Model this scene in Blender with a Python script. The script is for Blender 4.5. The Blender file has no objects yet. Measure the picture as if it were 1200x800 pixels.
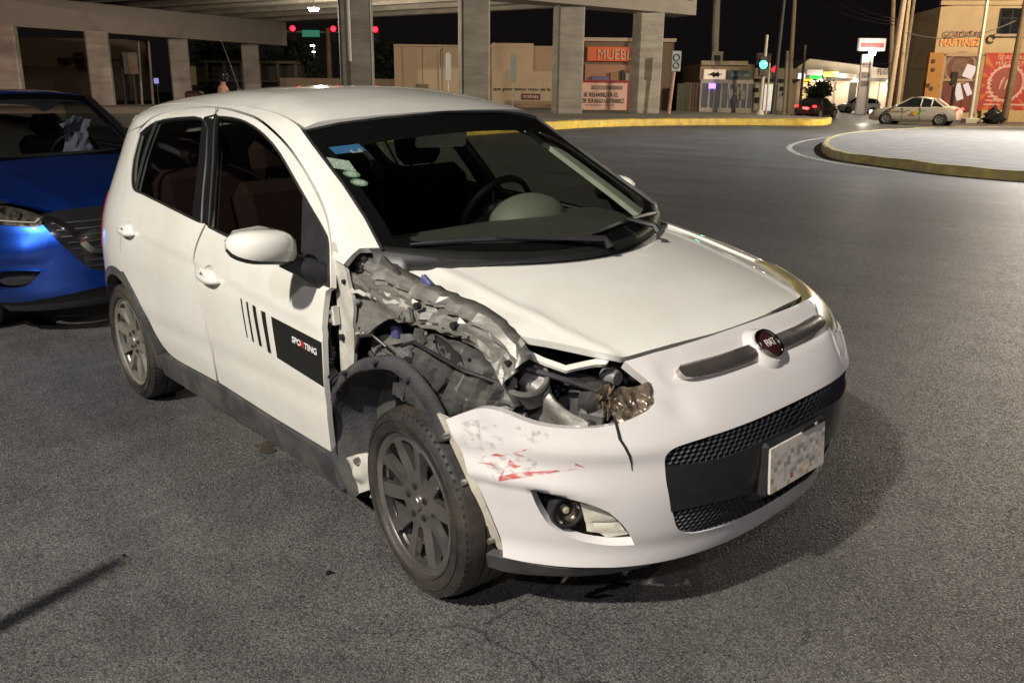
import bpy, bmesh, math, random
import numpy as np
from mathutils import Vector, Matrix
from mathutils.geometry import delaunay_2d_cdt
scene = bpy.context.scene
COL = scene.collection
PI = math.pi
# ---------------------------------------------------------------- camera
CAM = np.array([1.948778, -2.134346, 1.525447, 2.410270, 0.296970, -0.021004, 997.963824])
def cam_axes(yaw, pitch, roll):
    cy, sy = math.cos(yaw), math.sin(yaw); cp, sp = math.cos(pitch), math.sin(pitch)
    d = np.array([cy*cp, sy*cp, -sp]); r = np.array([sy, -cy, 0.]); u = np.cross(r, d)
    c, s = math.cos(roll), math.sin(roll)
    return c*r+s*u, -s*r+c*u, d
CR, CU, CD = cam_axes(*CAM[3:6])
cam_data = bpy.data.cameras.new('camera'); cam = bpy.data.objects.new('camera', cam_data); COL.objects.link(cam)
cam.matrix_world = Matrix(((CR[0], CU[0], -CD[0], CAM[0]), (CR[1], CU[1], -CD[1], CAM[1]), (CR[2], CU[2], -CD[2], CAM[2]), (0, 0, 0, 1)))
cam_data.sensor_width = 36; cam_data.lens = CAM[6]/1200*36; cam_data.clip_start = .05; cam_data.clip_end = 3000
scene.camera = cam
# ---------------------------------------------------------------- night sky and exposure
world = bpy.data.worlds.new('World'); scene.world = world; world.use_nodes = True
wn = world.node_tree; wn.nodes.clear()
wo = wn.nodes.new('ShaderNodeOutputWorld'); wb = wn.nodes.new('ShaderNodeBackground')
wb.inputs[0].default_value = (.0050, .0038, .0040, 1); wb.inputs[1].default_value = 0.9
wn.links.new(wb.outputs[0], wo.inputs[0])
vs = scene.view_settings; vs.view_transform = 'Standard'; vs.look = 'None'; vs.exposure = 0.2; vs.gamma = 1.0
scene.display_settings.display_device = 'sRGB'
try:
    scene.cycles.max_bounces = 8; scene.cycles.transparent_max_bounces = 16; scene.cycles.sample_clamp_indirect = 4
    scene.cycles.use_denoising = True
except Exception: pass
# ---------------------------------------------------------------- materials
MATS = {}
def nodes_of(name):
    m = bpy.data.materials.new(name); m.use_nodes = True
    nt = m.node_tree; return m, nt, nt.nodes['Principled BSDF'], nt.nodes.new, nt.links.new
def setp(b, **k):
    names = {'rough': 'Roughness', 'metal': 'Metallic', 'coat': 'Coat Weight', 'coatr': 'Coat Roughness', 'spec': 'Specular IOR Level', 'trans': 'Transmission Weight', 'ior': 'IOR', 'alpha': 'Alpha', 'estr': 'Emission Strength'}
    for n, v in k.items():
        if n == 'col': b.inputs['Base Color'].default_value = (*v, 1)
        elif n == 'ecol': b.inputs['Emission Color'].default_value = (*v, 1)
        else: b.inputs[names[n]].default_value = v
def mat(name, col=(.5, .5, .5), rough=.5, var=.12, scale=8., bump=0., bscale=60., dirt=None, dscale=3., damt=.5, rvar=0., streak=None, **k):
    """a procedural surface: base colour with noise variation, optional dirt patches, roughness variation and bump"""
    if name in MATS: return MATS[name]
    m, nt, b, N, Lk = nodes_of(name)
    setp(b, rough=rough, **k)
    tc = N('ShaderNodeTexCoord'); nz = N('ShaderNodeTexNoise'); nz.inputs['Scale'].default_value = scale; nz.inputs['Detail'].default_value = 5
    Lk(tc.outputs['Object'], nz.inputs['Vector'])
    mr = N('ShaderNodeMapRange'); mr.inputs[1].default_value = .3; mr.inputs[2].default_value = .7; mr.inputs[3].default_value = 1-var; mr.inputs[4].default_value = 1+var
    Lk(nz.outputs['Fac'], mr.inputs[0])
    mx = N('ShaderNodeMix'); mx.data_type = 'RGBA'; mx.blend_type = 'MULTIPLY'; mx.inputs[0].default_value = 1
    mx.inputs[6].default_value = (*col, 1); Lk(mr.outputs[0], mx.inputs[7])
    out = mx.outputs[2]
    if dirt is not None:
        n2 = N('ShaderNodeTexNoise'); n2.inputs['Scale'].default_value = dscale; n2.inputs['Detail'].default_value = 8; n2.inputs['Roughness'].default_value = .65
        Lk(tc.outputs['Object'], n2.inputs['Vector'])
        r2 = N('ShaderNodeMapRange'); r2.inputs[1].default_value = .42; r2.inputs[2].default_value = .68; r2.inputs[3].default_value = 0; r2.inputs[4].default_value = damt
        Lk(n2.outputs['Fac'], r2.inputs[0])
        m2 = N('ShaderNodeMix'); m2.data_type = 'RGBA'; Lk(r2.outputs[0], m2.inputs[0]); Lk(out, m2.inputs[6]); m2.inputs[7].default_value = (*dirt, 1)
        out = m2.outputs[2]
    if streak:      # scuffs and pressed lines drawn out along one direction: (rotation, fine scale, strength, dark limit)
        mp = N('ShaderNodeMapping'); mp.inputs['Rotation'].default_value = (0, streak[0], 0); mp.inputs['Scale'].default_value = (streak[1]*.10, streak[1]*.4, streak[1]); Lk(tc.outputs['Object'], mp.inputs[0])
        n5 = N('ShaderNodeTexNoise'); n5.inputs['Scale'].default_value = 1; n5.inputs['Detail'].default_value = 7; n5.inputs['Roughness'].default_value = .7; n5.inputs['Distortion'].default_value = .6; Lk(mp.outputs[0], n5.inputs['Vector'])
        r5 = N('ShaderNodeMapRange'); r5.inputs[1].default_value = .36; r5.inputs[2].default_value = .64; r5.inputs[3].default_value = streak[3]; r5.inputs[4].default_value = 1.3; Lk(n5.outputs['Fac'], r5.inputs[0])
        m5 = N('ShaderNodeMix'); m5.data_type = 'RGBA'; m5.blend_type = 'MULTIPLY'; m5.inputs[0].default_value = 1; Lk(out, m5.inputs[6]); Lk(r5.outputs[0], m5.inputs[7]); out = m5.outputs[2]
        b5 = N('ShaderNodeBump'); b5.inputs['Strength'].default_value = streak[2]; b5.inputs['Distance'].default_value = .008; Lk(n5.outputs['Fac'], b5.inputs['Height']); Lk(b5.outputs[0], b.inputs['Normal'])
    Lk(out, b.inputs['Base Color'])
    if rvar:
        r3 = N('ShaderNodeMapRange'); r3.inputs[3].default_value = max(0, rough-rvar); r3.inputs[4].default_value = min(1, rough+rvar)
        Lk(nz.outputs['Fac'], r3.inputs[0]); Lk(r3.outputs[0], b.inputs['Roughness'])
    if bump:
        n4 = N('ShaderNodeTexNoise'); n4.inputs['Scale'].default_value = bscale; n4.inputs['Detail'].default_value = 4
        Lk(tc.outputs['Object'], n4.inputs['Vector'])
        bp = N('ShaderNodeBump'); bp.inputs['Strength'].default_value = bump; bp.inputs['Distance'].default_value = .01
        Lk(n4.outputs['Fac'], bp.inputs['Height']); Lk(bp.outputs[0], b.inputs['Normal'])
    MATS[name] = m; return m
def glow(name, col, strength, base=(.02, .02, .02)):
    if name in MATS: return MATS[name]
    m, nt, b, N, Lk = nodes_of(name); setp(b, col=base, ecol=col, estr=strength, rough=.3); MATS[name] = m; return m
def glass(name, tint, gloss=.04, rough=.02):
    """thin pane: see-through tint plus a mirror reflection that grows at grazing angles"""
    if name in MATS: return MATS[name]
    m, nt, b, N, Lk = nodes_of(name); nt.nodes.remove(b); o = nt.nodes['Material Output']
    t = N('ShaderNodeBsdfTransparent'); t.inputs[0].default_value = (*tint, 1)
    g = N('ShaderNodeBsdfGlossy'); g.inputs['Roughness'].default_value = rough
    f = N('ShaderNodeFresnel'); ge = N('ShaderNodeNewGeometry'); io = N('ShaderNodeMapRange'); io.inputs[3].default_value = 1.5; io.inputs[4].default_value = 1/1.5
    Lk(ge.outputs['Backfacing'], io.inputs[0]); Lk(io.outputs[0], f.inputs[0])
    mx = N('ShaderNodeMixShader'); Lk(f.outputs[0], mx.inputs[0]); Lk(t.outputs[0], mx.inputs[1]); Lk(g.outputs[0], mx.inputs[2]); Lk(mx.outputs[0], o.inputs[0])
    MATS[name] = m; return m
def scrape(name, col, scale=(6, 90, 90), lo=.42, hi=.62, top=1.):
    """paint rubbed on in broken streaks: opaque where the streak noise is high, clear elsewhere"""
    m, nt, b, N, Lk = nodes_of(name); setp(b, col=col, rough=.5); o = nt.nodes['Material Output']
    tc = N('ShaderNodeTexCoord'); mp = N('ShaderNodeMapping'); mp.inputs['Scale'].default_value = scale; mp.inputs['Rotation'].default_value = (.0, .1, .9); Lk(tc.outputs['Object'], mp.inputs[0])
    nz = N('ShaderNodeTexNoise'); nz.inputs['Scale'].default_value = 1; nz.inputs['Detail'].default_value = 6; Lk(mp.outputs[0], nz.inputs['Vector'])
    mr = N('ShaderNodeMapRange'); mr.inputs[1].default_value = lo; mr.inputs[2].default_value = hi; mr.inputs[3].default_value = 0; mr.inputs[4].default_value = top; Lk(nz.outputs['Fac'], mr.inputs[0])
    t = N('ShaderNodeBsdfTransparent'); mx = N('ShaderNodeMixShader'); Lk(mr.outputs[0], mx.inputs[0]); Lk(t.outputs[0], mx.inputs[1]); Lk(b.outputs[0], mx.inputs[2]); Lk(mx.outputs[0], o.inputs[0])
    MATS[name] = m; return m
# ---------------------------------------------------------------- object helpers
def tag(o, label=None, cat=None, group=None, kind=None):
    if label: o['label'] = label
    if cat: o['category'] = cat
    if group: o['group'] = group
    if kind: o['kind'] = kind
    return o
def thing(name, label, cat, loc=(0, 0, 0), rz=0, group=None, M=None):
    o = bpy.data.objects.new(name, None); COL.objects.link(o); o.empty_display_size = .2
    if M is not None: o.matrix_world = M
    else: o.location = loc; o.rotation_euler = (0, 0, rz)
    return tag(o, label, cat, group)
def mesh_obj(name, V, F, m, parent=None, smooth=True, mats=None, fm=None):
    me = bpy.data.meshes.new(name); me.from_pydata([tuple(map(float, v)) for v in V], [], [tuple(map(int, f)) for f in F]); me.update()
    for q in (mats or [m]): me.materials.append(q)
    if fm is not None: me.polygons.foreach_set('material_index', np.array(fm, dtype=np.int32))
    if smooth: me.polygons.foreach_set('use_smooth', np.ones(len(me.polygons), dtype=bool))
    o = bpy.data.objects.new(name, me); COL.objects.link(o)
    if parent is not None: o.parent = parent
    return o
class MB:
    """collects simple shapes; build() links them as ONE mesh object"""
    def __init__(s): s.V = []; s.F = []
    def add(s, V, F):
        n = len(s.V); s.V += [tuple(v) for v in V]; s.F += [tuple(i+n for i in f) for f in F]; return s
    def box(s, c, d, rz=0, bev=0, M=None):
        x, y, z = d[0]/2, d[1]/2, d[2]/2
        if bev:
            b = min(bev, x*.9, y*.9, z*.9); V = []
            for sx in (-1, 1):
                for sy in (-1, 1):
                    for sz in (-1, 1):
                        V += [(sx*x, sy*(y-b), sz*(z-b)), (sx*(x-b), sy*y, sz*(z-b)), (sx*(x-b), sy*(y-b), sz*z)]
            bm = bmesh.new(); vs_ = [bm.verts.new(v) for v in V]; r = bmesh.ops.convex_hull(bm, input=vs_); bm.normal_update()
            bm.verts.index_update(); Vv = [v.co[:] for v in bm.verts]; F = [tuple(v.index for v in f.verts) for f in bm.faces]; bm.free()
        else:
            Vv = [(sx*x, sy*y, sz*z) for sx in (-1, 1) for sy in (-1, 1) for sz in (-1, 1)]
            F = [(0, 1, 3, 2), (4, 6, 7, 5), (0, 4, 5, 1), (2, 3, 7, 6), (0, 2, 6, 4), (1, 5, 7, 3)]
        cs, sn = math.cos(rz), math.sin(rz)
        Vv = [(c[0]+v[0]*cs-v[1]*sn, c[1]+v[0]*sn+v[1]*cs, c[2]+v[2]) for v in Vv]
        if M is not None: Vv = [tuple(M @ Vector(v)) for v in Vv]
        return s.add(Vv, F)
    def tube(s, pts, r, n=8, cap=True):
        pts = [np.array(p, float) for p in pts]; rs = r if hasattr(r, '__len__') else [r]*len(pts)
        V = []; F = []; up = None
        for i, p in enumerate(pts):
            t = pts[min(i+1, len(pts)-1)]-pts[max(i-1, 0)]; t = t/(np.linalg.norm(t)+1e-12)
            if up is None: up = np.array([0, 0, 1.]) if abs(t[2]) < .9 else np.array([1., 0, 0])
            a = np.cross(t, up); a /= np.linalg.norm(a)+1e-12; b = np.cross(a, t); up = b
            for k in range(n):
                q = 2*PI*k/n; V.append(p+rs[i]*(a*math.cos(q)+b*math.sin(q)))
        for i in range(len(pts)-1):
            for k in range(n): F.append((i*n+k, i*n+(k+1) % n, (i+1)*n+(k+1) % n, (i+1)*n+k))
        if cap: F.append(tuple(range(n-1, -1, -1))); F.append(tuple((len(pts)-1)*n+k for k in range(n)))
        return s.add(V, F)
    def lathe(s, prof, n=32, axis='y', c=(0, 0, 0), closed=False):
        """prof: (radius, along-axis) pairs"""
        V = []; F = []; m = len(prof)
        for k in range(n):
            q = 2*PI*k/n; cs, sn = math.cos(q), math.sin(q)
            for r, a in prof:
                v = (r*cs, a, r*sn) if axis == 'y' else (r*cs, r*sn, a) if axis == 'z' else (a, r*cs, r*sn)
                V.append((v[0]+c[0], v[1]+c[1], v[2]+c[2]))
        for k in range(n):
            k2 = (k+1) % n
            for j in range(m if closed else m-1):
                j2 = (j+1) % m; F.append((k*m+j, k2*m+j, k2*m+j2, k*m+j2))
        return s.add(V, F)
    def prism(s, poly, d, axis='y', c=0.):
        """polygon (2D) extruded by d along an axis, starting at c"""
        n = len(poly); V = []
        for q in (c, c+d):
            for a, b in poly: V.append((a, q, b) if axis == 'y' else (q, a, b) if axis == 'x' else (a, b, q))
        F = [tuple(range(n)), tuple(range(2*n-1, n-1, -1))]+[(i, i+n, (i+1) % n+n, (i+1) % n) for i in range(n)]
        return s.add(V, F)
    def build(s, name, m, parent=None, smooth=False, M=None):
        V = s.V if M is None else [tuple(M @ Vector(v)) for v in s.V]
        o = mesh_obj(name, V, s.F, m, parent, smooth)
        if smooth == 'auto' or smooth is True: edge_sharp(o)
        return o
def edge_sharp(o, ang=35):
    bm = bmesh.new(); bm.from_mesh(o.data)
    bmesh.ops.recalc_face_normals(bm, faces=bm.faces)
    for e in bm.edges:
        if len(e.link_faces) == 2 and e.calc_face_angle(0) > math.radians(ang): e.smooth = False
    bm.to_mesh(o.data); bm.free(); return o
def copy_tree(o, parent=None):
    c = o.copy(); COL.objects.link(c)
    if parent is not None: c.parent = parent
    for ch in list(o.children): copy_tree(ch, c)
    return c
def text_mesh(name, body, size, m, parent=None, M=None, ext=.004, sx=1., bold=0., align='CENTER'):
    cu = bpy.data.curves.new(name, 'FONT'); cu.body = body; cu.size = size; cu.extrude = ext; cu.align_x = align; cu.align_y = 'CENTER'; cu.offset = bold; cu.resolution_u = 3
    t = bpy.data.objects.new(name, cu); COL.objects.link(t); bpy.context.view_layer.update()
    me = bpy.data.meshes.new_from_object(t.evaluated_get(bpy.context.evaluated_depsgraph_get()))
    bpy.data.objects.remove(t)
    me.name = name
    for v in me.vertices: v.co.x *= sx
    if M is not None: me.transform(M)
    me.materials.clear(); me.materials.append(m)
    o = bpy.data.objects.new(name, me); COL.objects.link(o)
    if parent is not None: o.parent = parent
    return o
# ---------------------------------------------------------------- curved panels
def pch(xs, ys):
    xs = np.array(xs, float); ys = np.array(ys, float); h = np.diff(xs); d = np.diff(ys)/h; m = np.zeros(len(xs))
    for i in range(1, len(xs)-1):
        m[i] = 0 if d[i-1]*d[i] <= 0 else (h[i-1]+h[i])*3/((2*h[i]+h[i-1])/d[i-1]+(h[i]+2*h[i-1])/d[i])
    m[0] = d[0]; m[-1] = d[-1]
    def f(x):
        x = np.clip(x, xs[0], xs[-1]); i = np.clip(np.searchsorted(xs, x)-1, 0, len(h)-1); t = (x-xs[i])/h[i]
        return ys[i]*(1+2*t)*(1-t)**2+h[i]*m[i]*t*(1-t)**2+ys[i+1]*t*t*(3-2*t)+h[i]*m[i+1]*t*t*(t-1)
    return f
def smax(a, b, k):
    h = np.clip(.5+.5*(a-b)/k, 0, 1); return a*h+b*(1-h)+k*h*(1-h)
def resample(poly, h, closed=True):
    P = [np.array(p, float) for p in poly]; out = []
    n = len(P)
    for i in range(n if closed else n-1):
        a, b = P[i], P[(i+1) % n]; L = np.linalg.norm(b-a); k = max(1, int(round(L/h)))
        for j in range(k): out.append(a+(b-a)*j/k)
    if not closed: out.append(P[-1])
    return np.array(out)
def smooth_poly(poly, it=1, keep=60, closed=True):
    """corner cutting that keeps sharp corners (turn above keep degrees)"""
    P = [np.array(p, float) for p in poly]
    for _ in range(it):
        n = len(P); out = []
        for i in range(n):
            a, b, c = P[i-1], P[i], P[(i+1) % n]
            if not closed and i in (0, n-1): out.append(b); continue
            u, v = b-a, c-b; lu, lv = np.linalg.norm(u), np.linalg.norm(v)
            if lu < 1e-9 or lv < 1e-9: continue
            ang = math.degrees(math.acos(max(-1, min(1, float(u@v)/lu/lv))))
            if ang > keep or ang < 2: out.append(b)
            else: out += [b-u*.25, b+v*.25]
        P = out
    return P
def inside(poly, X):
    poly = np.asarray(poly); r = np.zeros(len(X), bool); j = len(poly)-1
    for i in range(len(poly)):
        a, b = poly[i], poly[j]
        c = (a[1] > X[:, 1]) != (b[1] > X[:, 1])
        with np.errstate(divide='ignore', invalid='ignore'):
            r ^= c & (X[:, 0] < (b[0]-a[0])*(X[:, 1]-a[1])/(b[1]-a[1]+1e-15)+a[0])
        j = i
    return r
def edge_dist(poly, X):
    poly = np.asarray(poly); d = np.full(len(X), 1e9)
    for i in range(len(poly)):
        a, b = poly[i], poly[(i+1) % len(poly)]; ab = b-a
        t = np.clip(((X-a)@ab)/(ab@ab+1e-15), 0, 1); d = np.minimum(d, np.linalg.norm(X-a-t[:, None]*ab, axis=1))
    return d
def fill2d(poly, h, holes=(), hb=None):
    hb = hb or h
    loops = [resample(poly, hb)]+[resample(q, hb) for q in holes]
    lo, hi = loops[0].min(0), loops[0].max(0)
    gx = np.arange(lo[0], hi[0]+h, h); gy = np.arange(lo[1], hi[1]+h*.87, h*.87)
    G = np.array([(x+(h/2 if j % 2 else 0), y) for j, y in enumerate(gy) for x in gx])
    k = inside(loops[0], G)
    for q in loops[1:]: k &= ~inside(q, G)
    G = G[k]
    for q in loops:
        if len(G): G = G[edge_dist(q, G) > h*.45]
    pts = np.concatenate(loops+[G]) if len(G) else np.concatenate(loops)
    E = []; n = 0; B = []
    for q in loops:
        B.append(list(range(n, n+len(q)))); E += [(n+i, n+(i+1) % len(q)) for i in range(len(q))]; n += len(q)
    v, e, f, ov, oe, of = delaunay_2d_cdt([Vector(p) for p in pts], E, [], 1 if not holes else 2, 1e-7)
    back = {}
    for i, o in enumerate(ov):
        for q in o: back[q] = i
    if holes:
        C = np.array([np.mean([v[i][:] for i in t], axis=0) for t in f]); keep = inside(loops[0], C)
        for q in loops[1:]: keep &= ~inside(q, C)
        f = [t for t, kk in zip(f, keep) if kk]
    return np.array([p[:] for p in v]), [tuple(t) for t in f], [[back[i] for i in b if i in back] for b in B]
def map_normals(mapf, UV, P, e=1e-3, ref=None):
    du = mapf(UV+[e, 0])-mapf(UV-[e, 0]); dv = mapf(UV+[0, e])-mapf(UV-[0, e])
    n = np.cross(du, dv); n /= np.linalg.norm(n, axis=1)[:, None]+1e-12
    return n
def patch(name, poly, mapf, m, parent, h=.03, holes=(), hem=.014, off=0., flip=False, mirror=False, disp=None, hb=None, roll=.0025, label=None, mats=None, fmfun=None):
    """a panel: 2-D outline filled with a fine mesh, laid on a curved surface, with rolled edges of real thickness"""
    UV, T, B = fill2d(poly, h, holes, hb)
    P = mapf(UV); n = map_normals(mapf, UV, P)
    if flip: n = -n
    o_ = off if not callable(off) else off(UV)[:, None]
    P = P+n*o_
    if disp is not None: P = P+n*disp(UV, P)[:, None]
    V = list(P); F = []
    # orient triangles along n
    t0 = np.array(T); c = np.cross(P[t0[:, 1]]-P[t0[:, 0]], P[t0[:, 2]]-P[t0[:, 0]]); s = (c*n[t0[:, 0]]).sum(1)
    F = [tuple(t) if q > 0 else (t[0], t[2], t[1]) for t, q in zip(T, s)]
    if hem:
        UVa = UV
        for b in B:
            k = len(b); base = len(V)
            a2 = sum(UVa[b[i]][0]*UVa[b[(i+1) % k]][1]-UVa[b[(i+1) % k]][0]*UVa[b[i]][1] for i in range(k))
            for lvl in ((roll, roll*.9), (hem, roll)):
                for i in range(k):
                    p = P[b[i]]; tn = P[b[(i+1) % k]]-P[b[i-1]]; tn /= np.linalg.norm(tn)+1e-12
                    outw = np.cross(tn, n[b[i]]); 
                    if b is B[0] or True:
                        # outward = away from filled side
                        pass
                    V.append(p-n[b[i]]*lvl[0]+outw*lvl[1]*0)
            r0, r1, r2 = b, list(range(base, base+k)), list(range(base+k, base+2*k))
            # winding test with the first segment
            for ra, rb in ((r0, r1), (r1, r2)):
                for i in range(k):
                    j = (i+1) % k; F.append((ra[i], rb[i], rb[j], ra[j]))
    V = np.array(V)
    if mirror: V = V*[1, -1, 1]; F = [tuple(reversed(f)) for f in F]
    fm = None
    if fmfun is not None: fm = fmfun(V, F, UV)
    o = mesh_obj(name, V, F, m, parent, True, mats=mats, fm=fm)
    if hem:
        bm = bmesh.new(); bm.from_mesh(o.data); bmesh.ops.recalc_face_normals(bm, faces=bm.faces)
        # keep the outer face pointing out
        bm.faces.ensure_lookup_table()
        nn = Vector(n[T[0][0]]*([1, -1, 1] if mirror else [1, 1, 1]))
        if bm.faces[0].normal.dot(nn) < 0: bmesh.ops.reverse_faces(bm, faces=bm.faces)
        bm.edges.ensure_lookup_table()
        for e in bm.edges:
            if len(e.link_faces) == 2 and e.calc_face_angle(0) > 1.1: e.smooth = False
        bm.to_mesh(o.data); bm.free()
    if label: o['label'] = label
    return o
def solve_map(f, e1, e2, n, O=(0, 0, 0), s0=2.0, s1=-.5, steps=90):
    """map (u,v) -> surface point found along -n from outside"""
    e1, e2, n, O = [np.array(q, float) for q in (e1, e2, n, O)]
    def g(UV):
        UV = np.asarray(UV, float); Q = O+UV[:, :1]*e1+UV[:, 1:2]*e2
        a = np.full(len(UV), s0); b = np.full(len(UV), s1); done = np.zeros(len(UV), bool); prev = np.full(len(UV), s0)
        for s in np.linspace(s0, s1, steps):
            v = f(Q+s*n); hit = (~done) & (v <= 0)
            a = np.where(hit, prev, a); b = np.where(hit, s, b); done |= hit
            prev = np.where(done, prev, s)
        for _ in range(26):
            mm = (a+b)/2; v = f(Q+mm[:, None]*n); a = np.where(v > 0, mm, a); b = np.where(v > 0, b, mm)
        return Q+((a+b)/2)[:, None]*n
    return g
random.seed(7); np.random.seed(7)

# ---------------------------------------------------------------- the street lamps' light (their posts and heads are built below)

# ---------------------------------------------------------------- white hatchback: body surfaces (car frame: x forward, y left, z up, front axle at x=0)
Wz = pch([.15, .22, .35, .55, .72, .88, .95, 1.05, 1.2, 1.33, 1.40, 1.44, 1.55], [.770, .795, .818, .835, .832, .812, .792, .752, .684, .622, .578, .53, .36])
Lz = pch([.12, .17, .21, .26, .35, .5, .6, .68, .74, .79, .83, .9], [.60, .645, .68, .73, .772, .797, .793, .752, .70, .645, .585, .45])
Pz = pch([.2, .55, .72, .82], [2.5, 2.5, 3.1, 3.3])
Rz = pch([.2, .35, .6, .9, 1.1, 1.4, 1.5], [1.08, 1.16, 1.17, 1.13, 1.08, 1.02, .95])
def side(x, z):
    x = np.asarray(x, float); w = Wz(z)
    f = np.where(x > 0, np.clip(1-(np.clip(x, 0, None)/Lz(z))**2.2, 1e-6, 1)**(1/Pz(z)), 1)
    r = np.where(x < -2., np.clip(1-(np.clip(-2.-x, 0, None)/Rz(z))**4.2, 1e-6, 1)**.4, 1)
    return w*f*r
def fabs(P):
    x, y, z = P[:, 0], np.abs(P[:, 1]), P[:, 2]; w = Wz(z); yy = y/w
    fr = ((yy**Pz(z)+(np.clip(x, 0, None)/Lz(z))**2.2)**(1/2.3)-1)*w
    re = ((yy**2.5+(np.clip(-2.-x, 0, None)/Rz(z))**4.2)**(1/2.5)-1)*w
    return np.where(x > 0, fr, np.where(x < -2., re, y-w))
zr = pch([-3.2, -3.0, -2.85, -2.6, -2.2, -1.8, -1.4, -1.1, -.8, -.6], [1.33, 1.395, 1.437, 1.478, 1.508, 1.523, 1.516, 1.481, 1.418, 1.36])
WS = (.05, .55, .985, .51)
def roofz(x, y): return zr(x)-.05*(np.abs(y)/.6)**2
def f_ws(P): return (P[:, 2]-(WS[2]+WS[3]*(WS[0]-WS[1]*P[:, 1]**2-P[:, 0])))/math.sqrt(1+WS[3]**2)
def f_sg(P): return smax(fabs(P), P[:, 2]-roofz(P[:, 0], P[:, 1]), .09)
def f_green(P): return smax(f_sg(P), f_ws(P), .03)
Hc = pch([-.4, -.2, 0, .15, .3, .42, .52, .60, .66, .8], [1.035, 1.005, .968, .935, .90, .868, .838, .805, .77, .66])
def hoodz(x, y): return Hc(x+.18*np.abs(y)**2.5)-.035*(np.abs(y)/.6)**2
def f_low(P): return smax(fabs(P), P[:, 2]-hoodz(P[:, 0], P[:, 1]), .10)
def frontmap(UV):
    th, z = UV[:, 0], UV[:, 1]; L = Lz(z); W = Wz(z); c = np.clip(np.cos(th), 1e-9, 1); s = np.abs(np.sin(th))
    return np.stack([L*c**(2/2.2), np.sign(th)*W*s**(2/Pz(z)), z], -1)
C35, S35 = math.cos(math.radians(35)), math.sin(math.radians(35))
SE2 = np.array([0, S35, C35]); SN = np.array([0, -C35, S35])
sidemap = solve_map(f_sg, (1, 0, 0), SE2, SN)
hoodmap = solve_map(f_low, (1, 0, 0), (0, 1, 0), (0, 0, 1), s0=1.3, s1=.2)
roofmap = solve_map(f_sg, (1, 0, 0), (0, 1, 0), (0, 0, 1), s0=1.7, s1=1.0)
def wsmap(UV):
    y, z = UV[:, 0], UV[:, 1]; return np.stack([WS[0]-WS[1]*y*y-(z-WS[2])/WS[3], y, z], -1)
# ---------------------------------------------------------------- blue saloon behind it: body surfaces in its own frame
BO = np.array([-4.62, -.33, 0.])
BWz = pch([.15, .25, .5, .75, .90, 1.0, 1.1, 1.25, 1.4, 1.5], [.80, .84, .875, .87, .84, .80, .755, .68, .58, .40])
BLz = pch([.15, .22, .30, .45, .60, .70, .78, .85, .92, 1.0], [.80, .86, .89, .915, .915, .89, .83, .74, .58, .35])
def bfab(P):
    x, y, z = P[:, 0], np.abs(P[:, 1]), P[:, 2]; w = BWz(z); yy = y/w
    return ((yy**2.7+(np.clip(x+.15, 0, None)/(BLz(z)+.15))**2.3)**(1/2.4)-1)*w
BHc = pch([-.6, -.35, 0, .3, .5, .65, .78, .9], [1.10, 1.06, 1.01, .955, .905, .86, .80, .70])
def bhoodz(x, y): return BHc(x+.12*np.abs(y)**2)-.04*(np.abs(y)/.6)**2
def f_blow(P): return smax(bfab(P), P[:, 2]-bhoodz(P[:, 0], P[:, 1]), .09)
BWS = (-.34, .45, 1.05, .50)
def f_bws(P): return (P[:, 2]-(BWS[2]+BWS[3]*(BWS[0]-BWS[1]*P[:, 1]**2-P[:, 0])))/math.sqrt(1+BWS[3]**2)
def bfront(UV):
    th, z = UV[:, 0], UV[:, 1]; L = BLz(z)+.15; W = BWz(z); c = np.clip(np.cos(th), 1e-9, 1); s = np.abs(np.sin(th))
    return np.stack([L*c**(2/2.3)-.15, np.sign(th)*W*s**(2/2.7), z], -1)
bhood = solve_map(f_blow, (1, 0, 0), (0, 1, 0), (0, 0, 1), s0=1.4, s1=.2)
def bws(UV):
    y, z = UV[:, 0], UV[:, 1]; return np.stack([BWS[0]-BWS[1]*y*y-(z-BWS[2])/BWS[3], y, z], -1)

# ---------------------------------------------------------------- ground frame of the surroundings: l to the right, d away, h up
DH = np.array([math.cos(CAM[3]), math.sin(CAM[3]), 0.]); RH = np.array([math.sin(CAM[3]), -math.cos(CAM[3]), 0.])
N2 = np.array([0, 0, 1.])+.015*DH+.0315*RH; N2 /= np.linalg.norm(N2)
ED = DH-(DH@N2)*N2; ED /= np.linalg.norm(ED); ER = np.cross(ED, N2)
O2 = np.array([CAM[0], CAM[1], 0])+8*DH-8*ED
FR = Matrix(((ER[0], ED[0], N2[0], O2[0]), (ER[1], ED[1], N2[1], O2[1]), (ER[2], ED[2], N2[2], O2[2]), (0, 0, 0, 1)))
def at(l, d, h=0., rz=0.): return FR @ Matrix.Translation((l, d, h)) @ Matrix.Rotation(rz, 4, 'Z')
def ground_h(l, d):
    """height of the road in the surroundings' frame: the paved junction tilts away from the car's own camber"""
    P = O2+np.outer(np.atleast_1d(d), ED)+np.outer(np.atleast_1d(l), ER)
    w = np.clip((np.atleast_1d(d)-7)/9, 0, 1); w = w*w*(3-2*w)
    return -(P[:, 2])*(1-w)/N2[2]
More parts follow.
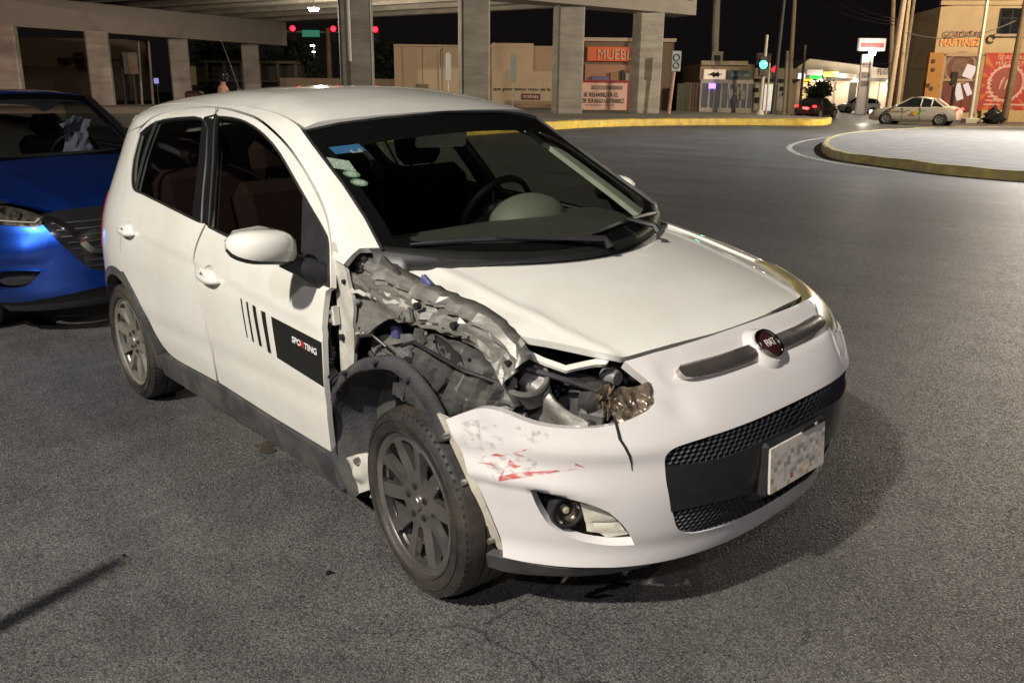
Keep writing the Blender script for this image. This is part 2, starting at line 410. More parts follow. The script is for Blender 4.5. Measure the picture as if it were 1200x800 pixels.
# asphalt with visible stones, polished bands and patches
M_ASPH, nt, b_, N_, L_ = nodes_of('worn_asphalt')
tc = N_('ShaderNodeTexCoord')
def tex(kind, scale, **k):
    t = N_('ShaderNodeTex'+kind); t.inputs['Scale'].default_value = scale
    for a, v in k.items():
        if hasattr(t, a): setattr(t, a, v)
        else: t.inputs[a].default_value = v
    L_(tc.outputs['Object'], t.inputs['Vector']); return t
def mrange(src, a, b, c, d):
    m = N_('ShaderNodeMapRange'); m.inputs[1].default_value = a; m.inputs[2].default_value = b; m.inputs[3].default_value = c; m.inputs[4].default_value = d; L_(src, m.inputs[0]); return m.outputs[0]
def mth(op, a, b):
    m = N_('ShaderNodeMath'); m.operation = op
    for i, v in enumerate((a, b)):
        if isinstance(v, (int, float)): m.inputs[i].default_value = v
        else: L_(v, m.inputs[i])
    return m.outputs[0]
vor = tex('Voronoi', 175); sep = N_('ShaderNodeSeparateColor'); L_(vor.outputs['Color'], sep.inputs[0])
stone = mrange(sep.outputs[0], 0, 1, .52, 1.6)
gap = mrange(vor.outputs['Distance'], .25, .65, 1.0, .55)
fine = mrange(tex('Noise', 420, Detail=2).outputs['Fac'], .3, .7, .75, 1.25)
big = mrange(tex('Noise', .55, Detail=6).outputs['Fac'], .3, .7, .76, 1.22)
mid = mrange(tex('Noise', 5.5, Detail=5).outputs['Fac'], .3, .7, .82, 1.15)
mp = N_('ShaderNodeMapping'); L_(tc.outputs['Object'], mp.inputs[0]); mp.inputs['Rotation'].default_value = (0, 0, math.radians(40)); mp.inputs['Scale'].default_value = (.12, 1.6, 1)
st = N_('ShaderNodeTexNoise'); st.inputs['Scale'].default_value = 1.2; st.inputs['Detail'].default_value = 5; L_(mp.outputs[0], st.inputs['Vector'])
streak = mrange(st.outputs['Fac'], .3, .7, .80, 1.18)
pv = tex('Voronoi', 26); pit = mrange(pv.outputs['Distance'], .07, .16, .25, 1.0)
sv = tex('Voronoi', 41); speck = mrange(sv.outputs['Distance'], .05, .09, 2.1, 1.0)
wn_ = tex('Noise', 1.6, Detail=6); wv = N_('ShaderNodeVectorMath'); wv.operation = 'MULTIPLY_ADD'; L_(wn_.outputs['Color'], wv.inputs[0]); wv.inputs[1].default_value = (.55, .55, .55); L_(tc.outputs['Object'], wv.inputs[2])
cv = N_('ShaderNodeTexVoronoi'); cv.feature = 'DISTANCE_TO_EDGE'; cv.inputs['Scale'].default_value = .42; L_(wv.outputs[0], cv.inputs['Vector'])
crack = mth('MAXIMUM', mrange(cv.outputs['Distance'], .0008, .0022, .5, 1.0), mrange(tex('Noise', .8, Detail=2).outputs['Fac'], .56, .60, 1.0, 0.0))
stone = mth('MULTIPLY', mth('MULTIPLY', stone, pit), mth('MULTIPLY', speck, crack))
val = mth('MULTIPLY', mth('MULTIPLY', mth('MULTIPLY', stone, gap), mth('MULTIPLY', fine, big)), mth('MULTIPLY', mid, streak))
cm = N_('ShaderNodeMix'); cm.data_type = 'RGBA'; cm.blend_type = 'MULTIPLY'; cm.inputs[0].default_value = 1; cm.inputs[6].default_value = (.108, .105, .102, 1); L_(val, cm.inputs[7])
L_(cm.outputs[2], b_.inputs['Base Color'])
L_(mrange(sep.outputs[1], 0, 1, .30, .78), b_.inputs['Roughness'])
bpn = N_('ShaderNodeBump'); bpn.inputs['Strength'].default_value = .55; bpn.inputs['Distance'].default_value = .004
L_(mth('ADD', mth('MULTIPLY', vor.outputs['Distance'], -1.), mth('MULTIPLY', fine, .3)), bpn.inputs['Height']); L_(bpn.outputs[0], b_.inputs['Normal'])
dl = [-40, -20, -10, -5, 0]+[2+.75*i for i in range(24)]+[22, 26, 32, 40, 50, 65, 80, 100, 140, 200, 400, 900]
ll = [-700, -250, -120, -80, -50, -35, -25, -18, -12, -8, -5, -2.5, 0, 2.5, 5, 8, 12, 18, 25, 35, 50, 80, 120, 250, 700]
V = []; F = []
for d in dl:
    for l in ll: V.append(tuple(FR @ Vector((l, d, float(ground_h(l, d)[0])))))
for i in range(len(dl)-1):
    for j in range(len(ll)-1): a = i*len(ll)+j; F.append((a, a+1, a+1+len(ll), a+len(ll)))
mesh_obj('road', V, F, M_ASPH)['kind'] = 'structure'
def flat(name, pts, m, lift=.006, h=.5):
    """a marking or stain lying on the road, given in (l, d)"""
    UV, T_, B = fill2d(pts, h); hh = ground_h(UV[:, 0], UV[:, 1])
    o = mesh_obj(name, [tuple(FR @ Vector((u[0], u[1], q+lift))) for u, q in zip(UV, hh)], T_, m); o['kind'] = 'structure'
    if o.data.polygons[0].normal.z < 0: o.data.flip_normals()
    return o
def kerb(name, path, w, hgt, m, closed=False):
    """a real kerb step with rounded top, swept along a path in (l, d)"""
    P = smooth_poly(path, 2, 170, closed); P = resample(P, .4, closed); n = len(P); V = []; F = []
    sec = [(0, -.06), (.0, hgt*.8), (.02, hgt*.95), (.05, hgt), (w, hgt), (w, -.06)]; k = len(sec)
    for i in range(n):
        a, c = (P[i-1], P[(i+1) % n]) if closed else (P[max(i-1, 0)], P[min(i+1, n-1)]); t = c-a; t /= np.linalg.norm(t)+1e-9; nr = np.array([-t[1], t[0]])
        g = ground_h(P[i][0], P[i][1])[0]; jit = .012*math.sin(i*1.7)+.010*math.sin(i*.63)
        for o, z in sec: q = P[i]+nr*(o+(jit if o < .06 else 0)); V.append(tuple(FR @ Vector((q[0], q[1], g+z+(jit*.7 if z > 0 else 0)))))
    for i in range(n if closed else n-1):
        j = (i+1) % n
        for s in range(k-1): F.append((i*k+s, j*k+s, j*k+s+1, i*k+s+1))
    if not closed: F += [tuple(range(k)), tuple((n-1)*k+s for s in range(k))]
    o = mesh_obj(name, V, F, m); edge_sharp(o, 50); o['kind'] = 'structure'; return P
M_YEL = mat('worn_yellow_paint', (.60, .41, .025), .6, var=.2, scale=2.5, dirt=(.26, .20, .09), dscale=3, damt=.7, bump=.2, bscale=20)
M_YEL2 = mat('dirty_yellow_paint', (.42, .33, .10), .65, var=.3, scale=4, dirt=(.26, .24, .18), dscale=3.5, damt=1, bump=.3, bscale=16)
M_CONC = mat('pavement_concrete', (.150, .146, .14), .8, var=.25, scale=2.2, dirt=(.085, .083, .08), dscale=2.5, damt=.8, bump=.5, bscale=18)
# traffic island on the right
isl = [(10.09, 13.76), (9.31, 15.49), (8.47, 16.94), (8.24, 18.33), (7.92, 19.82), (7.87, 21.03), (8.45, 23.35), (9.85, 27.26), (12.43, 32.53), (17.01, 38.20), (26.52, 44.81), (39.89, 50.62)]
kp = kerb('island_kerb', isl[::-1], .16, .19, M_YEL2)
ic = [tuple(p) for p in kp]
UV, T_, B = fill2d(ic+[(60, 45), (60, 14)], 2.5); cen = np.array([30., 28.])
o = mesh_obj('island_top', [tuple(FR @ Vector((u[0], u[1], ground_h(u[0], u[1])[0]+.176))) for u in UV], T_, M_CONC); o['kind'] = 'structure'
if o.data.polygons[0].normal.z < 0: o.data.flip_normals()
M_LINE = mat('worn_white_line', (.36, .35, .33), .6, var=.3, scale=5, dirt=(.10, .098, .09), dscale=6, damt=.9)
la = [(14.58, 36.31), (10.64, 30.58), (8.90, 27.07), (8.08, 24.77), (7.53, 22.19), (7.45, 20.14), (7.56, 18.91), (7.99, 17.36)]
lo_ = smooth_poly(la, 2, 170, False); off_ = []
for i in range(len(lo_)):
    t = np.array(lo_[min(i+1, len(lo_)-1)])-np.array(lo_[max(i-1, 0)]); t /= np.linalg.norm(t); off_.append(tuple(np.array(lo_[i])+.16*np.array([t[1], -t[0]])))
flat('road_line', [tuple(p) for p in lo_]+off_[::-1], M_LINE, .006, .5)
# kerbed platform under the flyover
kf = [(-7.10, 21.01), (-4.33, 25.33), (-2.14, 29.44), (-0.77, 32.03), (2.23, 37.71), (4.20, 40.83), (7.05, 43.70), (10.98, 45.88), (14.80, 46.62), (16.86, 46.52), (19.12, 51.67)]
kp2 = kerb('far_kerb', kf, .18, .34, M_YEL)
pf = [tuple(p) for p in kp2]+[(17.5, 62), (12, 72), (0, 84), (-12, 84), (-40, 60)]
UV, T_, B = fill2d(pf, 4.)
o = mesh_obj('platform', [tuple(FR @ Vector((u[0], u[1], ground_h(u[0], u[1])[0]+.32))) for u in UV], T_, mat('dusty_ground', (.16, .145, .12), .9, var=.3, scale=.6)); o['kind'] = 'structure'
if o.data.polygons[0].normal.z < 0: o.data.flip_normals()
kp3 = kerb('left_kerb', [(-27.41, 42.07), (-24.94, 48.32), (-22.16, 52.82), (-18.81, 58.26)], .18, .2, mat('kerb_concrete', (.30, .28, .24), .8, var=.2))
# stains on the asphalt
M_OIL = mat('oil_stain', (.012, .012, .012), .25, var=.3, scale=9)
def blot(c, rx, ry, seed, name='oil_stain', m=M_OIL, rot=0.):
    r = random.Random(seed); n = 26; ph = [r.uniform(0, 6.28) for _ in range(4)]; q = []
    for i in range(n):
        a = 2*PI*i/n; k = 1+.28*math.sin(2*a+ph[0])+.22*math.sin(3*a+ph[1])+.16*math.sin(5*a+ph[2])+.10*math.sin(7*a+ph[3])
        x, y = rx*k*math.cos(a), ry*k*math.sin(a); q.append((c[0]+x*math.cos(rot)-y*math.sin(rot), c[1]+x*math.sin(rot)+y*math.cos(rot)))
    V = [(x, y, .005) for x, y in q]; o = mesh_obj(name, V, [tuple(range(n))], m); o['kind'] = 'structure'
G0 = lambda x, y: (x, y)
blot((0.414, -0.373), .055, .018, 3, rot=1.2); blot((0.421, -0.432), .035, .012, 4, rot=.9); blot((0.424, -0.329), .03, .012, 14, rot=.4)
blot((-0.276, -0.960), .014, .010, 6); blot((-0.859, -1.412), .010, .006, 8)
M_PATCH = mat('damp_patch', (.045, .036, .026), .6, var=.4, scale=20)
blot((-1.360, -0.632), .06, .045, 9, 'damp_stain', M_PATCH)

# ---------------------------------------------------------------- white hatchback
M_WHITE = mat('pearl_white_paint', (.77, .765, .72), .26, var=.03, scale=3, dirt=(.58, .55, .48), dscale=2.5, damt=.35, coat=1, coatr=.045, rvar=.05)
M_BUMPER = mat('white_bumper_paint', (.70, .68, .685), .28, var=.03, scale=4, dirt=(.60, .56, .52), dscale=4, damt=.4, coat=1, coatr=.06)
M_BLACK = mat('black_plastic', (.022, .022, .024), .45, var=.25, scale=14)
M_GLOSSK = mat('gloss_black', (.012, .012, .013), .15, var=.1, coat=.5)
M_CLAD = mat('grey_black_cladding', (.045, .046, .05), .55, var=.2, scale=10, dirt=(.13, .12, .105), dscale=6, damt=.7, bump=.15, bscale=220)
M_CHROME = mat('dark_chrome', (.50, .45, .42), .27, var=.1, metal=.9)
M_SILVER = mat('bare_silver', (.55, .54, .51), .3, var=.15, scale=20, metal=.9)
M_TYRE = mat('tyre_rubber', (.018, .0178, .0175), .6, var=.3, scale=40, dirt=(.085, .068, .046), dscale=5, damt=.55, bump=.2, bscale=150)
M_RIMG = mat('dark_rim_metal', (.33, .31, .30), .27, var=.15, scale=12, metal=.85, dirt=(.15, .13, .12), dscale=9, damt=.3)
M_RIMS = mat('dusty_rim_metal', (.30, .29, .26), .42, var=.15, scale=12, metal=.55, dirt=(.2, .175, .14), dscale=9, damt=.6)
M_DARK = mat('dark_void', (.010, .010, .011), .8, var=.2)
M_GLASS = glass('tinted_glass', (.50, .51, .46)); M_WSG = glass('windscreen_glass', (.74, .78, .71))
M_INT = mat('cabin_plastic', (.06, .062, .058), .6, var=.15, scale=30)
M_SEAT = mat('red_black_seat_fabric', (.022, .006, .006), .9, var=.3, scale=60)
car = thing('white_hatchback', 'damaged white five-door hatchback with its front right fender torn off, in the foreground', 'car')
def W3(pts, e1, e2):
    """3-D points -> the outline in a solve_map basis"""
    e1, e2 = np.array(e1, float), np.array(e2, float); return [(float(np.dot(p, e1)), float(np.dot(p, e2))) for p in pts]
def basis(n):
    n = np.array(n, float); n /= np.linalg.norm(n); a = np.cross([0, 0, 1.], n); a /= np.linalg.norm(a); return a, np.cross(n, a), n
T = {'jamb': [(-0.5784, 0.8673), (-0.5227, 0.9344), (-0.441, 0.9069), (-0.4526, 0.7954), (-0.4701, 0.6432), (-0.4626, 0.5474), (-0.4981, 0.4569), (-0.5698, 0.2867), (-0.6184, 0.3512), (-0.6339, 0.5421), (-0.6209, 0.6867)], 'pillar_flange': [(-0.4228, 1.0464), (-0.386, 1.0183), (-0.3521, 0.9739), (-0.34, 0.9181), (-0.3211, 0.8743), (-0.3239, 0.8181), (-0.3433, 0.677), (-0.357, 0.6152), (-0.3783, 0.5742), (-0.4139, 0.5469), (-0.4279, 0.5615), (-0.4353, 0.6559), (-0.418, 0.8059), (-0.4208, 0.891), (-0.4325, 0.951)], 'gusset': [(-0.3841, 0.9558), (-0.3342, 0.9522), (-0.2871, 0.9377), (-0.2135, 0.9172), (-0.1242, 0.9007), (-0.0465, 0.8938), (-0.0375, 0.8541), (-0.0848, 0.8554), (-0.1481, 0.8459), (-0.1966, 0.823), (-0.2485, 0.7852), (-0.2906, 0.7597), (-0.363, 0.7446), (-0.3592, 0.8084), (-0.3639, 0.8837)], 'recess': [(-0.5196, 0.7678), (-0.3413, 0.8589), (-0.0633, 0.8806), (0.0135, 0.7898), (-0.0615, 0.6362), (-0.5659, 0.4432)], 'foam': [(-0.3433, 0.7146), (-0.2795, 0.7512), (-0.1265, 0.7885), (-0.1059, 0.771), (-0.1172, 0.697), (-0.1378, 0.6697), (-0.3603, 0.6191)], 'rail': [(-0.4159, 0.9373), (-0.3567, 1.0016), (-0.2984, 0.9986), (-0.2253, 0.9766), (-0.1531, 0.9714), (-0.0845, 0.9559), (0.0583, 0.9336), (0.2167, 0.9226), (0.3102, 0.8858), (0.3566, 0.8554), (0.3788, 0.8179), (0.3674, 0.7627), (0.3362, 0.7402), (0.2959, 0.7791), (0.2299, 0.818), (0.1336, 0.8321), (-0.0061, 0.8344), (-0.1053, 0.8253), (-0.1191, 0.8656), (-0.2221, 0.8796), (-0.3108, 0.8976)], 'splash': [(-0.018, 0.8425), (0.0554, 0.8364), (0.152, 0.8209), (0.2292, 0.803), (0.2922, 0.7733), (0.3258, 0.7375), (0.3521, 0.7003), (0.3373, 0.6666), (0.2917, 0.6638), (0.2363, 0.6381), (0.1831, 0.6232), (0.111, 0.5867), (0.0433, 0.5481), (0.0005, 0.5384), (-0.0488, 0.5692), (-0.1078, 0.604), (-0.1588, 0.642), (-0.1559, 0.671), (-0.0815, 0.6998), (-0.0462, 0.7569)], 'cowlside': [(-0.4935, 0.9472), (-0.4402, 0.9889), (-0.3894, 1.0235), (-0.3333, 1.0361), (-0.2821, 1.021), (-0.2286, 0.996), (-0.1666, 0.9783), (-0.1432, 0.9448), (-0.2357, 0.8891), (-0.3072, 0.8909), (-0.3944, 0.9106)], 'cowlwhite': [(-0.2702, 0.9745), (-0.2381, 0.9683), (-0.2117, 0.9559), (-0.1704, 0.9137), (-0.208, 0.9021), (-0.2446, 0.907), (-0.2703, 0.9305)], 'bracket': [(0.2588, 0.7558), (0.3018, 0.7809), (0.3563, 0.7789), (0.3957, 0.7445), (0.4215, 0.7071), (0.4853, 0.6856), (0.5528, 0.6761), (0.559, 0.6564), (0.4272, 0.6094), (0.3148, 0.5911), (0.2542, 0.5995), (0.211, 0.6296), (0.2353, 0.6936)], 'cup': [(0.356, 0.742), (0.2902, 0.7254), (0.4191, 0.7578)], 'connector': [(0.4286, 0.6319), (0.4734, 0.6444), (0.4741, 0.6035), (0.4291, 0.5903)], 'lip_hood': [(0.2274, -0.6271), (0.3089, -0.6251), (0.3854, -0.609), (0.4406, -0.5868), (0.4718, -0.5001), (0.497, -0.4732), (0.5026, -0.4931), (0.4873, -0.517), (0.4543, -0.6009), (0.4016, -0.6249), (0.3311, -0.6461), (0.2519, -0.6492)], 'shard': [(-0.5341, 0.7643), (-0.4877, 0.7614), (-0.4032, 0.7604), (-0.4084, 0.7452), (-0.4543, 0.7134), (-0.5483, 0.6932), (-0.6324, 0.6778), (-0.6052, 0.7126)], 'sillend': [(-0.4363, 0.2987), (-0.3328, 0.3513), (-0.2696, 0.3656), (-0.2959, 0.317), (-0.2747, 0.2403), (-0.3761, 0.1844), (-0.4018, 0.2333)], 'rear_door': [(-2.3195, 0.8004), (-2.2315, 0.8274), (-2.1379, 0.8491), (-1.9661, 0.8721), (-1.7734, 0.8771), (-1.695, 0.8725), (-1.5568, 0.7323), (-1.4613, 0.5209), (-1.3918, 0.3805), (-1.4457, 0.2702), (-1.4415, 0.2044), (-1.3888, 0.1021), (-1.3428, -0.0388), (-1.3398, -0.1195), (-1.3564, -0.176), (-1.6119, -0.1783), (-1.8729, -0.1786), (-2.0046, -0.1047), (-2.1422, 0.0078), (-2.2935, 0.0883), (-2.3041, 0.1827), (-2.2698, 0.2898), (-2.3555, 0.4741), (-2.4464, 0.6109), (-2.4394, 0.714)], 'front_door': [(-1.6785, 0.8728), (-1.5786, 0.866), (-1.389, 0.8407), (-1.2235, 0.8159), (-0.9414, 0.7278), (-0.7394, 0.6344), (-0.5409, 0.5174), (-0.4701, 0.4483), (-0.421, 0.3796), (-0.3835, 0.2862), (-0.4103, 0.2717), (-0.4183, 0.2077), (-0.4178, 0.1361), (-0.4247, 0.0259), (-0.4371, -0.1228), (-0.4566, -0.1981), (-0.8706, -0.1907), (-1.3347, -0.1747), (-1.3209, -0.116), (-1.3251, -0.0358), (-1.3714, 0.1046), (-1.4247, 0.2066), (-1.4293, 0.2722), (-1.3745, 0.3789), (-1.4457, 0.5221), (-1.5407, 0.7328)], 'rear_opening': [(-2.2383, 0.4489), (-2.2924, 0.4863), (-2.3319, 0.5383), (-2.3757, 0.6209), (-2.3856, 0.7187), (-2.2823, 0.7726), (-2.0867, 0.8037), (-1.681, 0.8213), (-1.5589, 0.6584), (-1.4929, 0.5185), (-1.4209, 0.3809), (-1.5045, 0.3861), (-1.836, 0.4161), (-2.1215, 0.4419)], 'front_opening': [(-1.6152, 0.8228), (-1.4825, 0.8212), (-1.3343, 0.8076), (-1.1479, 0.764), (-0.9636, 0.6969), (-0.7761, 0.5956), (-0.6298, 0.5177), (-0.5046, 0.4528), (-0.4549, 0.4194), (-0.3917, 0.2875), (-0.51, 0.2964), (-0.7729, 0.3214), (-1.1656, 0.3555), (-1.3458, 0.3718), (-1.3846, 0.4572), (-1.4944, 0.6615)], 'sail': [(-0.7083, 0.5523), (-0.6266, 0.5121), (-0.5017, 0.4474), (-0.456, 0.4165), (-0.3951, 0.2896), (-0.511, 0.2989), (-0.5808, 0.3053)], 'sill': [(-2.0093, -0.2023), (-1.8916, -0.1882), (-1.3432, -0.1807), (-0.8755, -0.1984), (-0.4596, -0.2038), (-0.4237, -0.2192), (-0.3674, -0.2994), (-0.4071, -0.305), (-0.6302, -0.2905), (-1.0815, -0.2749), (-1.6068, -0.2733), (-1.9944, -0.2696)], 'line': [(-2.0331, 0.2477), (-1.438, 0.2143), (-0.8844, 0.1709), (-0.407, 0.138)], 'handle_f': [(-1.2725, 0.202)], 'handle_r': [(-2.2043, 0.2734)], 'decal': [(-0.7682, 0.1393), (-0.4242, 0.1204), (-0.4295, -0.0081), (-0.7456, 0.0163)], 'stripe0': [(-1.0093, 0.1601), (-0.9987, 0.1592), (-0.9709, 0.0383), (-0.9793, 0.0385)], 'stripe1': [(-0.963, 0.1561), (-0.9484, 0.1558), (-0.9202, 0.0324), (-0.9343, 0.034)], 'stripe2': [(-0.9136, 0.1529), (-0.8873, 0.1512), (-0.8579, 0.029), (-0.8799, 0.0299)], 'stripe3': [(-0.8456, 0.1455), (-0.8123, 0.1443), (-0.789, 0.02), (-0.814, 0.0217)], 'fog_hole': [(-1.0167, 0.4805), (-0.9841, 0.4792), (-0.8585, 0.4643), (-0.7442, 0.4372), (-0.6823, 0.395), (-0.6397, 0.3504), (-0.6101, 0.3083), (-0.6898, 0.3102), (-0.7887, 0.3209), (-0.8753, 0.34), (-0.949, 0.3715), (-0.9914, 0.4241)]}
def sp(name, it=1): return smooth_poly(T[name], it)
def pt(f, *uv): return f(np.array([uv], float))[0]
LINE = np.array(T['line'])
def door_disp(UV, P):
    x, v = UV[:, 0], UV[:, 1]; lv = np.interp(x, LINE[:, 0], LINE[:, 1])
    d = v-lv
    g = -.0035*np.exp(-(d/.007)**2)+.0025*np.exp(-((d-.02)/.014)**2)
    low = np.interp(x, [-2.1, -.42], [-.075, -.06])      # soft crease above the sill
    return g*np.clip((x+2.1)/.2, 0, 1)-.004*np.exp(-((v-low)/.03)**2)
def ell(cx, cy, a, b, n=20, rot=0.): 
    c, s = math.cos(rot), math.sin(rot)
    return [(cx+a*math.cos(2*PI*k/n)*c-b*math.sin(2*PI*k/n)*s, cy+a*math.cos(2*PI*k/n)*s+b*math.sin(2*PI*k/n)*c) for k in range(n)]
def bowl(c, a, b, depth):
    def d(UV, P):
        r2 = ((UV[:, 0]-c[0])/a)**2+((UV[:, 1]-c[1])/b)**2; return -.001-depth*np.clip(1-r2, 0, 1)**.8
    return d
HF, HR = (T['handle_f'][0][0]-.005, T['handle_f'][0][1]), (T['handle_r'][0][0]+.005, T['handle_r'][0][1])
def handle(door, c, mirror, slope):
    s = -1 if not mirror else 1
    patch('handle_cup', ell(c[0], c[1], .055, .034), sidemap, M_WHITE, door, h=.012, hem=0, disp=bowl(c, .055, .034, .022), mirror=mirror)
    V = []; F = []; n = 14; kk = 10
    for i in range(n+1):
        u = -1+2*i/n; x = c[0]+u*.095; vv = c[1]-.004+slope*u*.095-.006*(1-u*u)
        p = pt(sidemap, x, vv); out = .030*(1-abs(u)**3.5)+.002; hw = .014*(1-.35*abs(u)**3)
        for k in range(kk):
            q = 2*PI*k/kk; V.append((p[0], p[1]-out-.008*math.cos(q), p[2]+hw*math.sin(q)-.002))
    for i in range(n):
        for k in range(kk): F.append((i*kk+k, i*kk+(k+1) % kk, (i+1)*kk+(k+1) % kk, (i+1)*kk+k))
    F += [tuple(range(kk)), tuple(n*kk+k for k in range(kk))]
    V = np.array(V)
    if mirror: V = V*[1, -1, 1]
    edge_sharp(mesh_obj('door_handle', V, F, M_WHITE, door), 60)
for mir in (False, True):
    fd = patch('front_door', smooth_poly(T['front_door'], 2, 50), sidemap, M_WHITE, car, h=.02, holes=[smooth_poly(T['front_opening'], 2), ell(*HF, .055, .034)], disp=door_disp, mirror=mir, hem=.02)
    rd = patch('rear_door', smooth_poly(T['rear_door'], 2, 50), sidemap, M_WHITE, car, h=.022, holes=[smooth_poly(T['rear_opening'], 2), ell(*HR, .055, .034)], disp=door_disp, mirror=mir, hem=.02)
    handle(fd, HF, mir, -.05); handle(rd, HR, mir, -.05)
    patch('window_glass', smooth_poly(T['front_opening'], 2), sidemap, M_GLASS, fd, h=.04, hem=0, off=-.006, mirror=mir)
    patch('window_glass', smooth_poly(T['rear_opening'], 2), sidemap, M_GLASS, rd, h=.04, hem=0, off=-.006, mirror=mir)
    patch('mirror_sail', T['sail'], sidemap, M_BLACK, fd, h=.03, hem=.006, off=-.002, mirror=mir)
    # black pillar trims and belt seals
    patch('pillar_trim', [(-1.590, .8225), (-1.486, .660), (-1.378, .455), (-1.345, .373), (-1.386, .378), (-1.454, .522), (-1.549, .733), (-1.640, .838)], sidemap, M_GLOSSK, fd, h=.03, hem=.008, off=.0012, mirror=mir)
    patch('pillar_trim', [(-1.640, .838), (-1.553, .733), (-1.458, .521), (-1.389, .381), (-1.425, .378), (-1.520, .3865), (-1.575, .52), (-1.640, .66), (-1.735, .8185)], sidemap, M_GLOSSK, rd, h=.03, hem=.008, off=.0012, mirror=mir)
    def seal(nm, poly, par, w=.009):
        q = smooth_poly(poly, 2); R = resample(q, .03); Pn = sidemap(R); 
        mb = MB(); mb.tube(list(Pn+SN*.0005)+[Pn[0]], w*.6, 5, False)
        if mir: mb.V = [(v[0], -v[1], v[2]) for v in mb.V]
        mb.build(nm, M_BLACK, par, smooth=True)
    seal('window_seal', T['front_opening'], fd); seal('window_seal', T['rear_opening'], rd)
    # quarter glass divider
    d = [(-2.215, .452), (-2.235, .60), (-2.225, .785)]
    Pn = sidemap(resample(d, .04, False)); mb = MB(); mb.tube(list(Pn+SN*.001), .008, 5)
    if mir: mb.V = [(v[0], -v[1], v[2]) for v in mb.V]
    mb.build('window_divider', M_BLACK, rd, smooth=True)
    # dark inner door trim, so the cabin side of a door is not white
    for q, hole in ((T['front_door'], T['front_opening']), (T['rear_door'], T['rear_opening'])):
        c = np.mean(q, axis=0); shrink = [tuple(c+(np.array(p)-c)*.985) for p in q]
        patch('door_lining', shrink, sidemap, M_INT, fd if q is T['front_door'] else rd, h=.06, holes=[hole], off=-.035, hem=0, mirror=mir)
    # cantrail and windscreen pillar
    N3 = (.25, -.78, .57); b1, b2, b3 = basis(N3)
    pil = solve_map(f_green, b1, b2, b3)
    wsz = lambda y: 1.415-.043*(y/.578)**2
    top = [(-2.93, -.45), (-2.6, -.472), (-1.9, -.492), (-1.4, -.512), (-1.12, -.537), (-.94, -.566)]
    P3 = [pt(roofmap, *p) for p in top]
    wse = [(-.583, 1.366), (-.597, 1.29), (-.614, 1.20), (-.640, 1.11), (-.672, 1.033)]
    P3 += [pt(wsmap, *p) for p in wse]
    P3 += [np.array(p) for p in ((-.331, -.723, 1.033), (-.330, -.757, 1.011), (-.342, -.777, .988))]
    seam = [(-.402, .372), (-.440, .425), (-.535, .525), (-.735, .642), (-.94, .737), (-1.227, .827), (-1.397, .853), (-1.589, .879), (-1.785, .890), (-1.979, .885), (-2.149, .861), (-2.328, .812), (-2.42, .755), (-2.60, .74), (-2.80, .72)]
    P3 += [pt(sidemap, *p) for p in seam]
    patch('body_side', smooth_poly(W3(P3, b1, b2), 2, 40), pil, M_WHITE, car, h=.025, mirror=mir, hem=.02)
    # quarter panel behind the rear door
    qp = [(-2.300, .083), (-2.311, .183), (-2.277, .29), (-2.362, .476), (-2.453, .613), (-2.447, .716), (-2.425, .750), (-2.60, .735), (-2.80, .715), (-2.90, .66), (-2.93, .45), (-2.955, .25), (-2.965, .05), (-2.94, -.12), (-2.875, -.17)]
    for a in range(200, 70, -12):
        p = (-2.42+.385*math.cos(math.radians(a)), .30+.385*math.sin(math.radians(a))); yy = float(side(np.array([p[0]]), np.array([p[1]]))[0]); qp.append((p[0], -yy*S35+p[1]*C35))
    patch('quarter_panel', qp, sidemap, M_WHITE, car, h=.025, mirror=mir, hem=.02)
    # wheel arch cladding of the rear wheel
    av = []
    def arc(r, a0, a1, st):
        o = []
        for a in np.arange(a0, a1+.01*np.sign(st), st):
            p = (-2.42+r*math.cos(math.radians(a)), .30+r*math.sin(math.radians(a))); yy = float(side(np.array([p[0]]), np.array([max(p[1], .16)]))[0]); o.append((p[0], -yy*S35+p[1]*C35))
        return o
    patch('arch_trim', arc(.392, -8, 200, 8)+arc(.350, 200, -8, -8), sidemap, M_CLAD, car, h=.03, mirror=mir, off=.006, hem=.05)
    patch('sill_trim', smooth_poly(T['sill'], 1, 60), sidemap, M_CLAD, car, h=.03, mirror=mir, off=.010, hem=.05)
# rear end
def rearmap(UV):
    th, z = UV[:, 0], UV[:, 1]; c = np.clip(np.cos(th), 1e-9, 1); s = np.abs(np.sin(th))
    return np.stack([-2.-Rz(z)*c**(2/4.2), np.sign(th)*Wz(z)*s**(2/2.5), z], -1)
patch('rear_bumper', [(-1.05, .22), (1.05, .22), (1.08, .66), (-1.08, .66)], rearmap, M_WHITE, car, h=.04, flip=True)
patch('tailgate', [(-.86, .665), (.86, .665), (.90, 1.0), (.86, 1.36), (-.86, 1.36), (-.90, 1.0)], rearmap, M_WHITE, car, h=.04, flip=True)
M_TAIL = mat('tail_lens', (.25, .01, .012), .15, var=.1, coat=1)
for s in (-1, 1): patch('tail_light', [(s*.87, .70), (s*1.16, .74), (s*1.13, 1.02), (s*.91, 1.0)], rearmap, M_TAIL, car, h=.03, off=.004, flip=True)
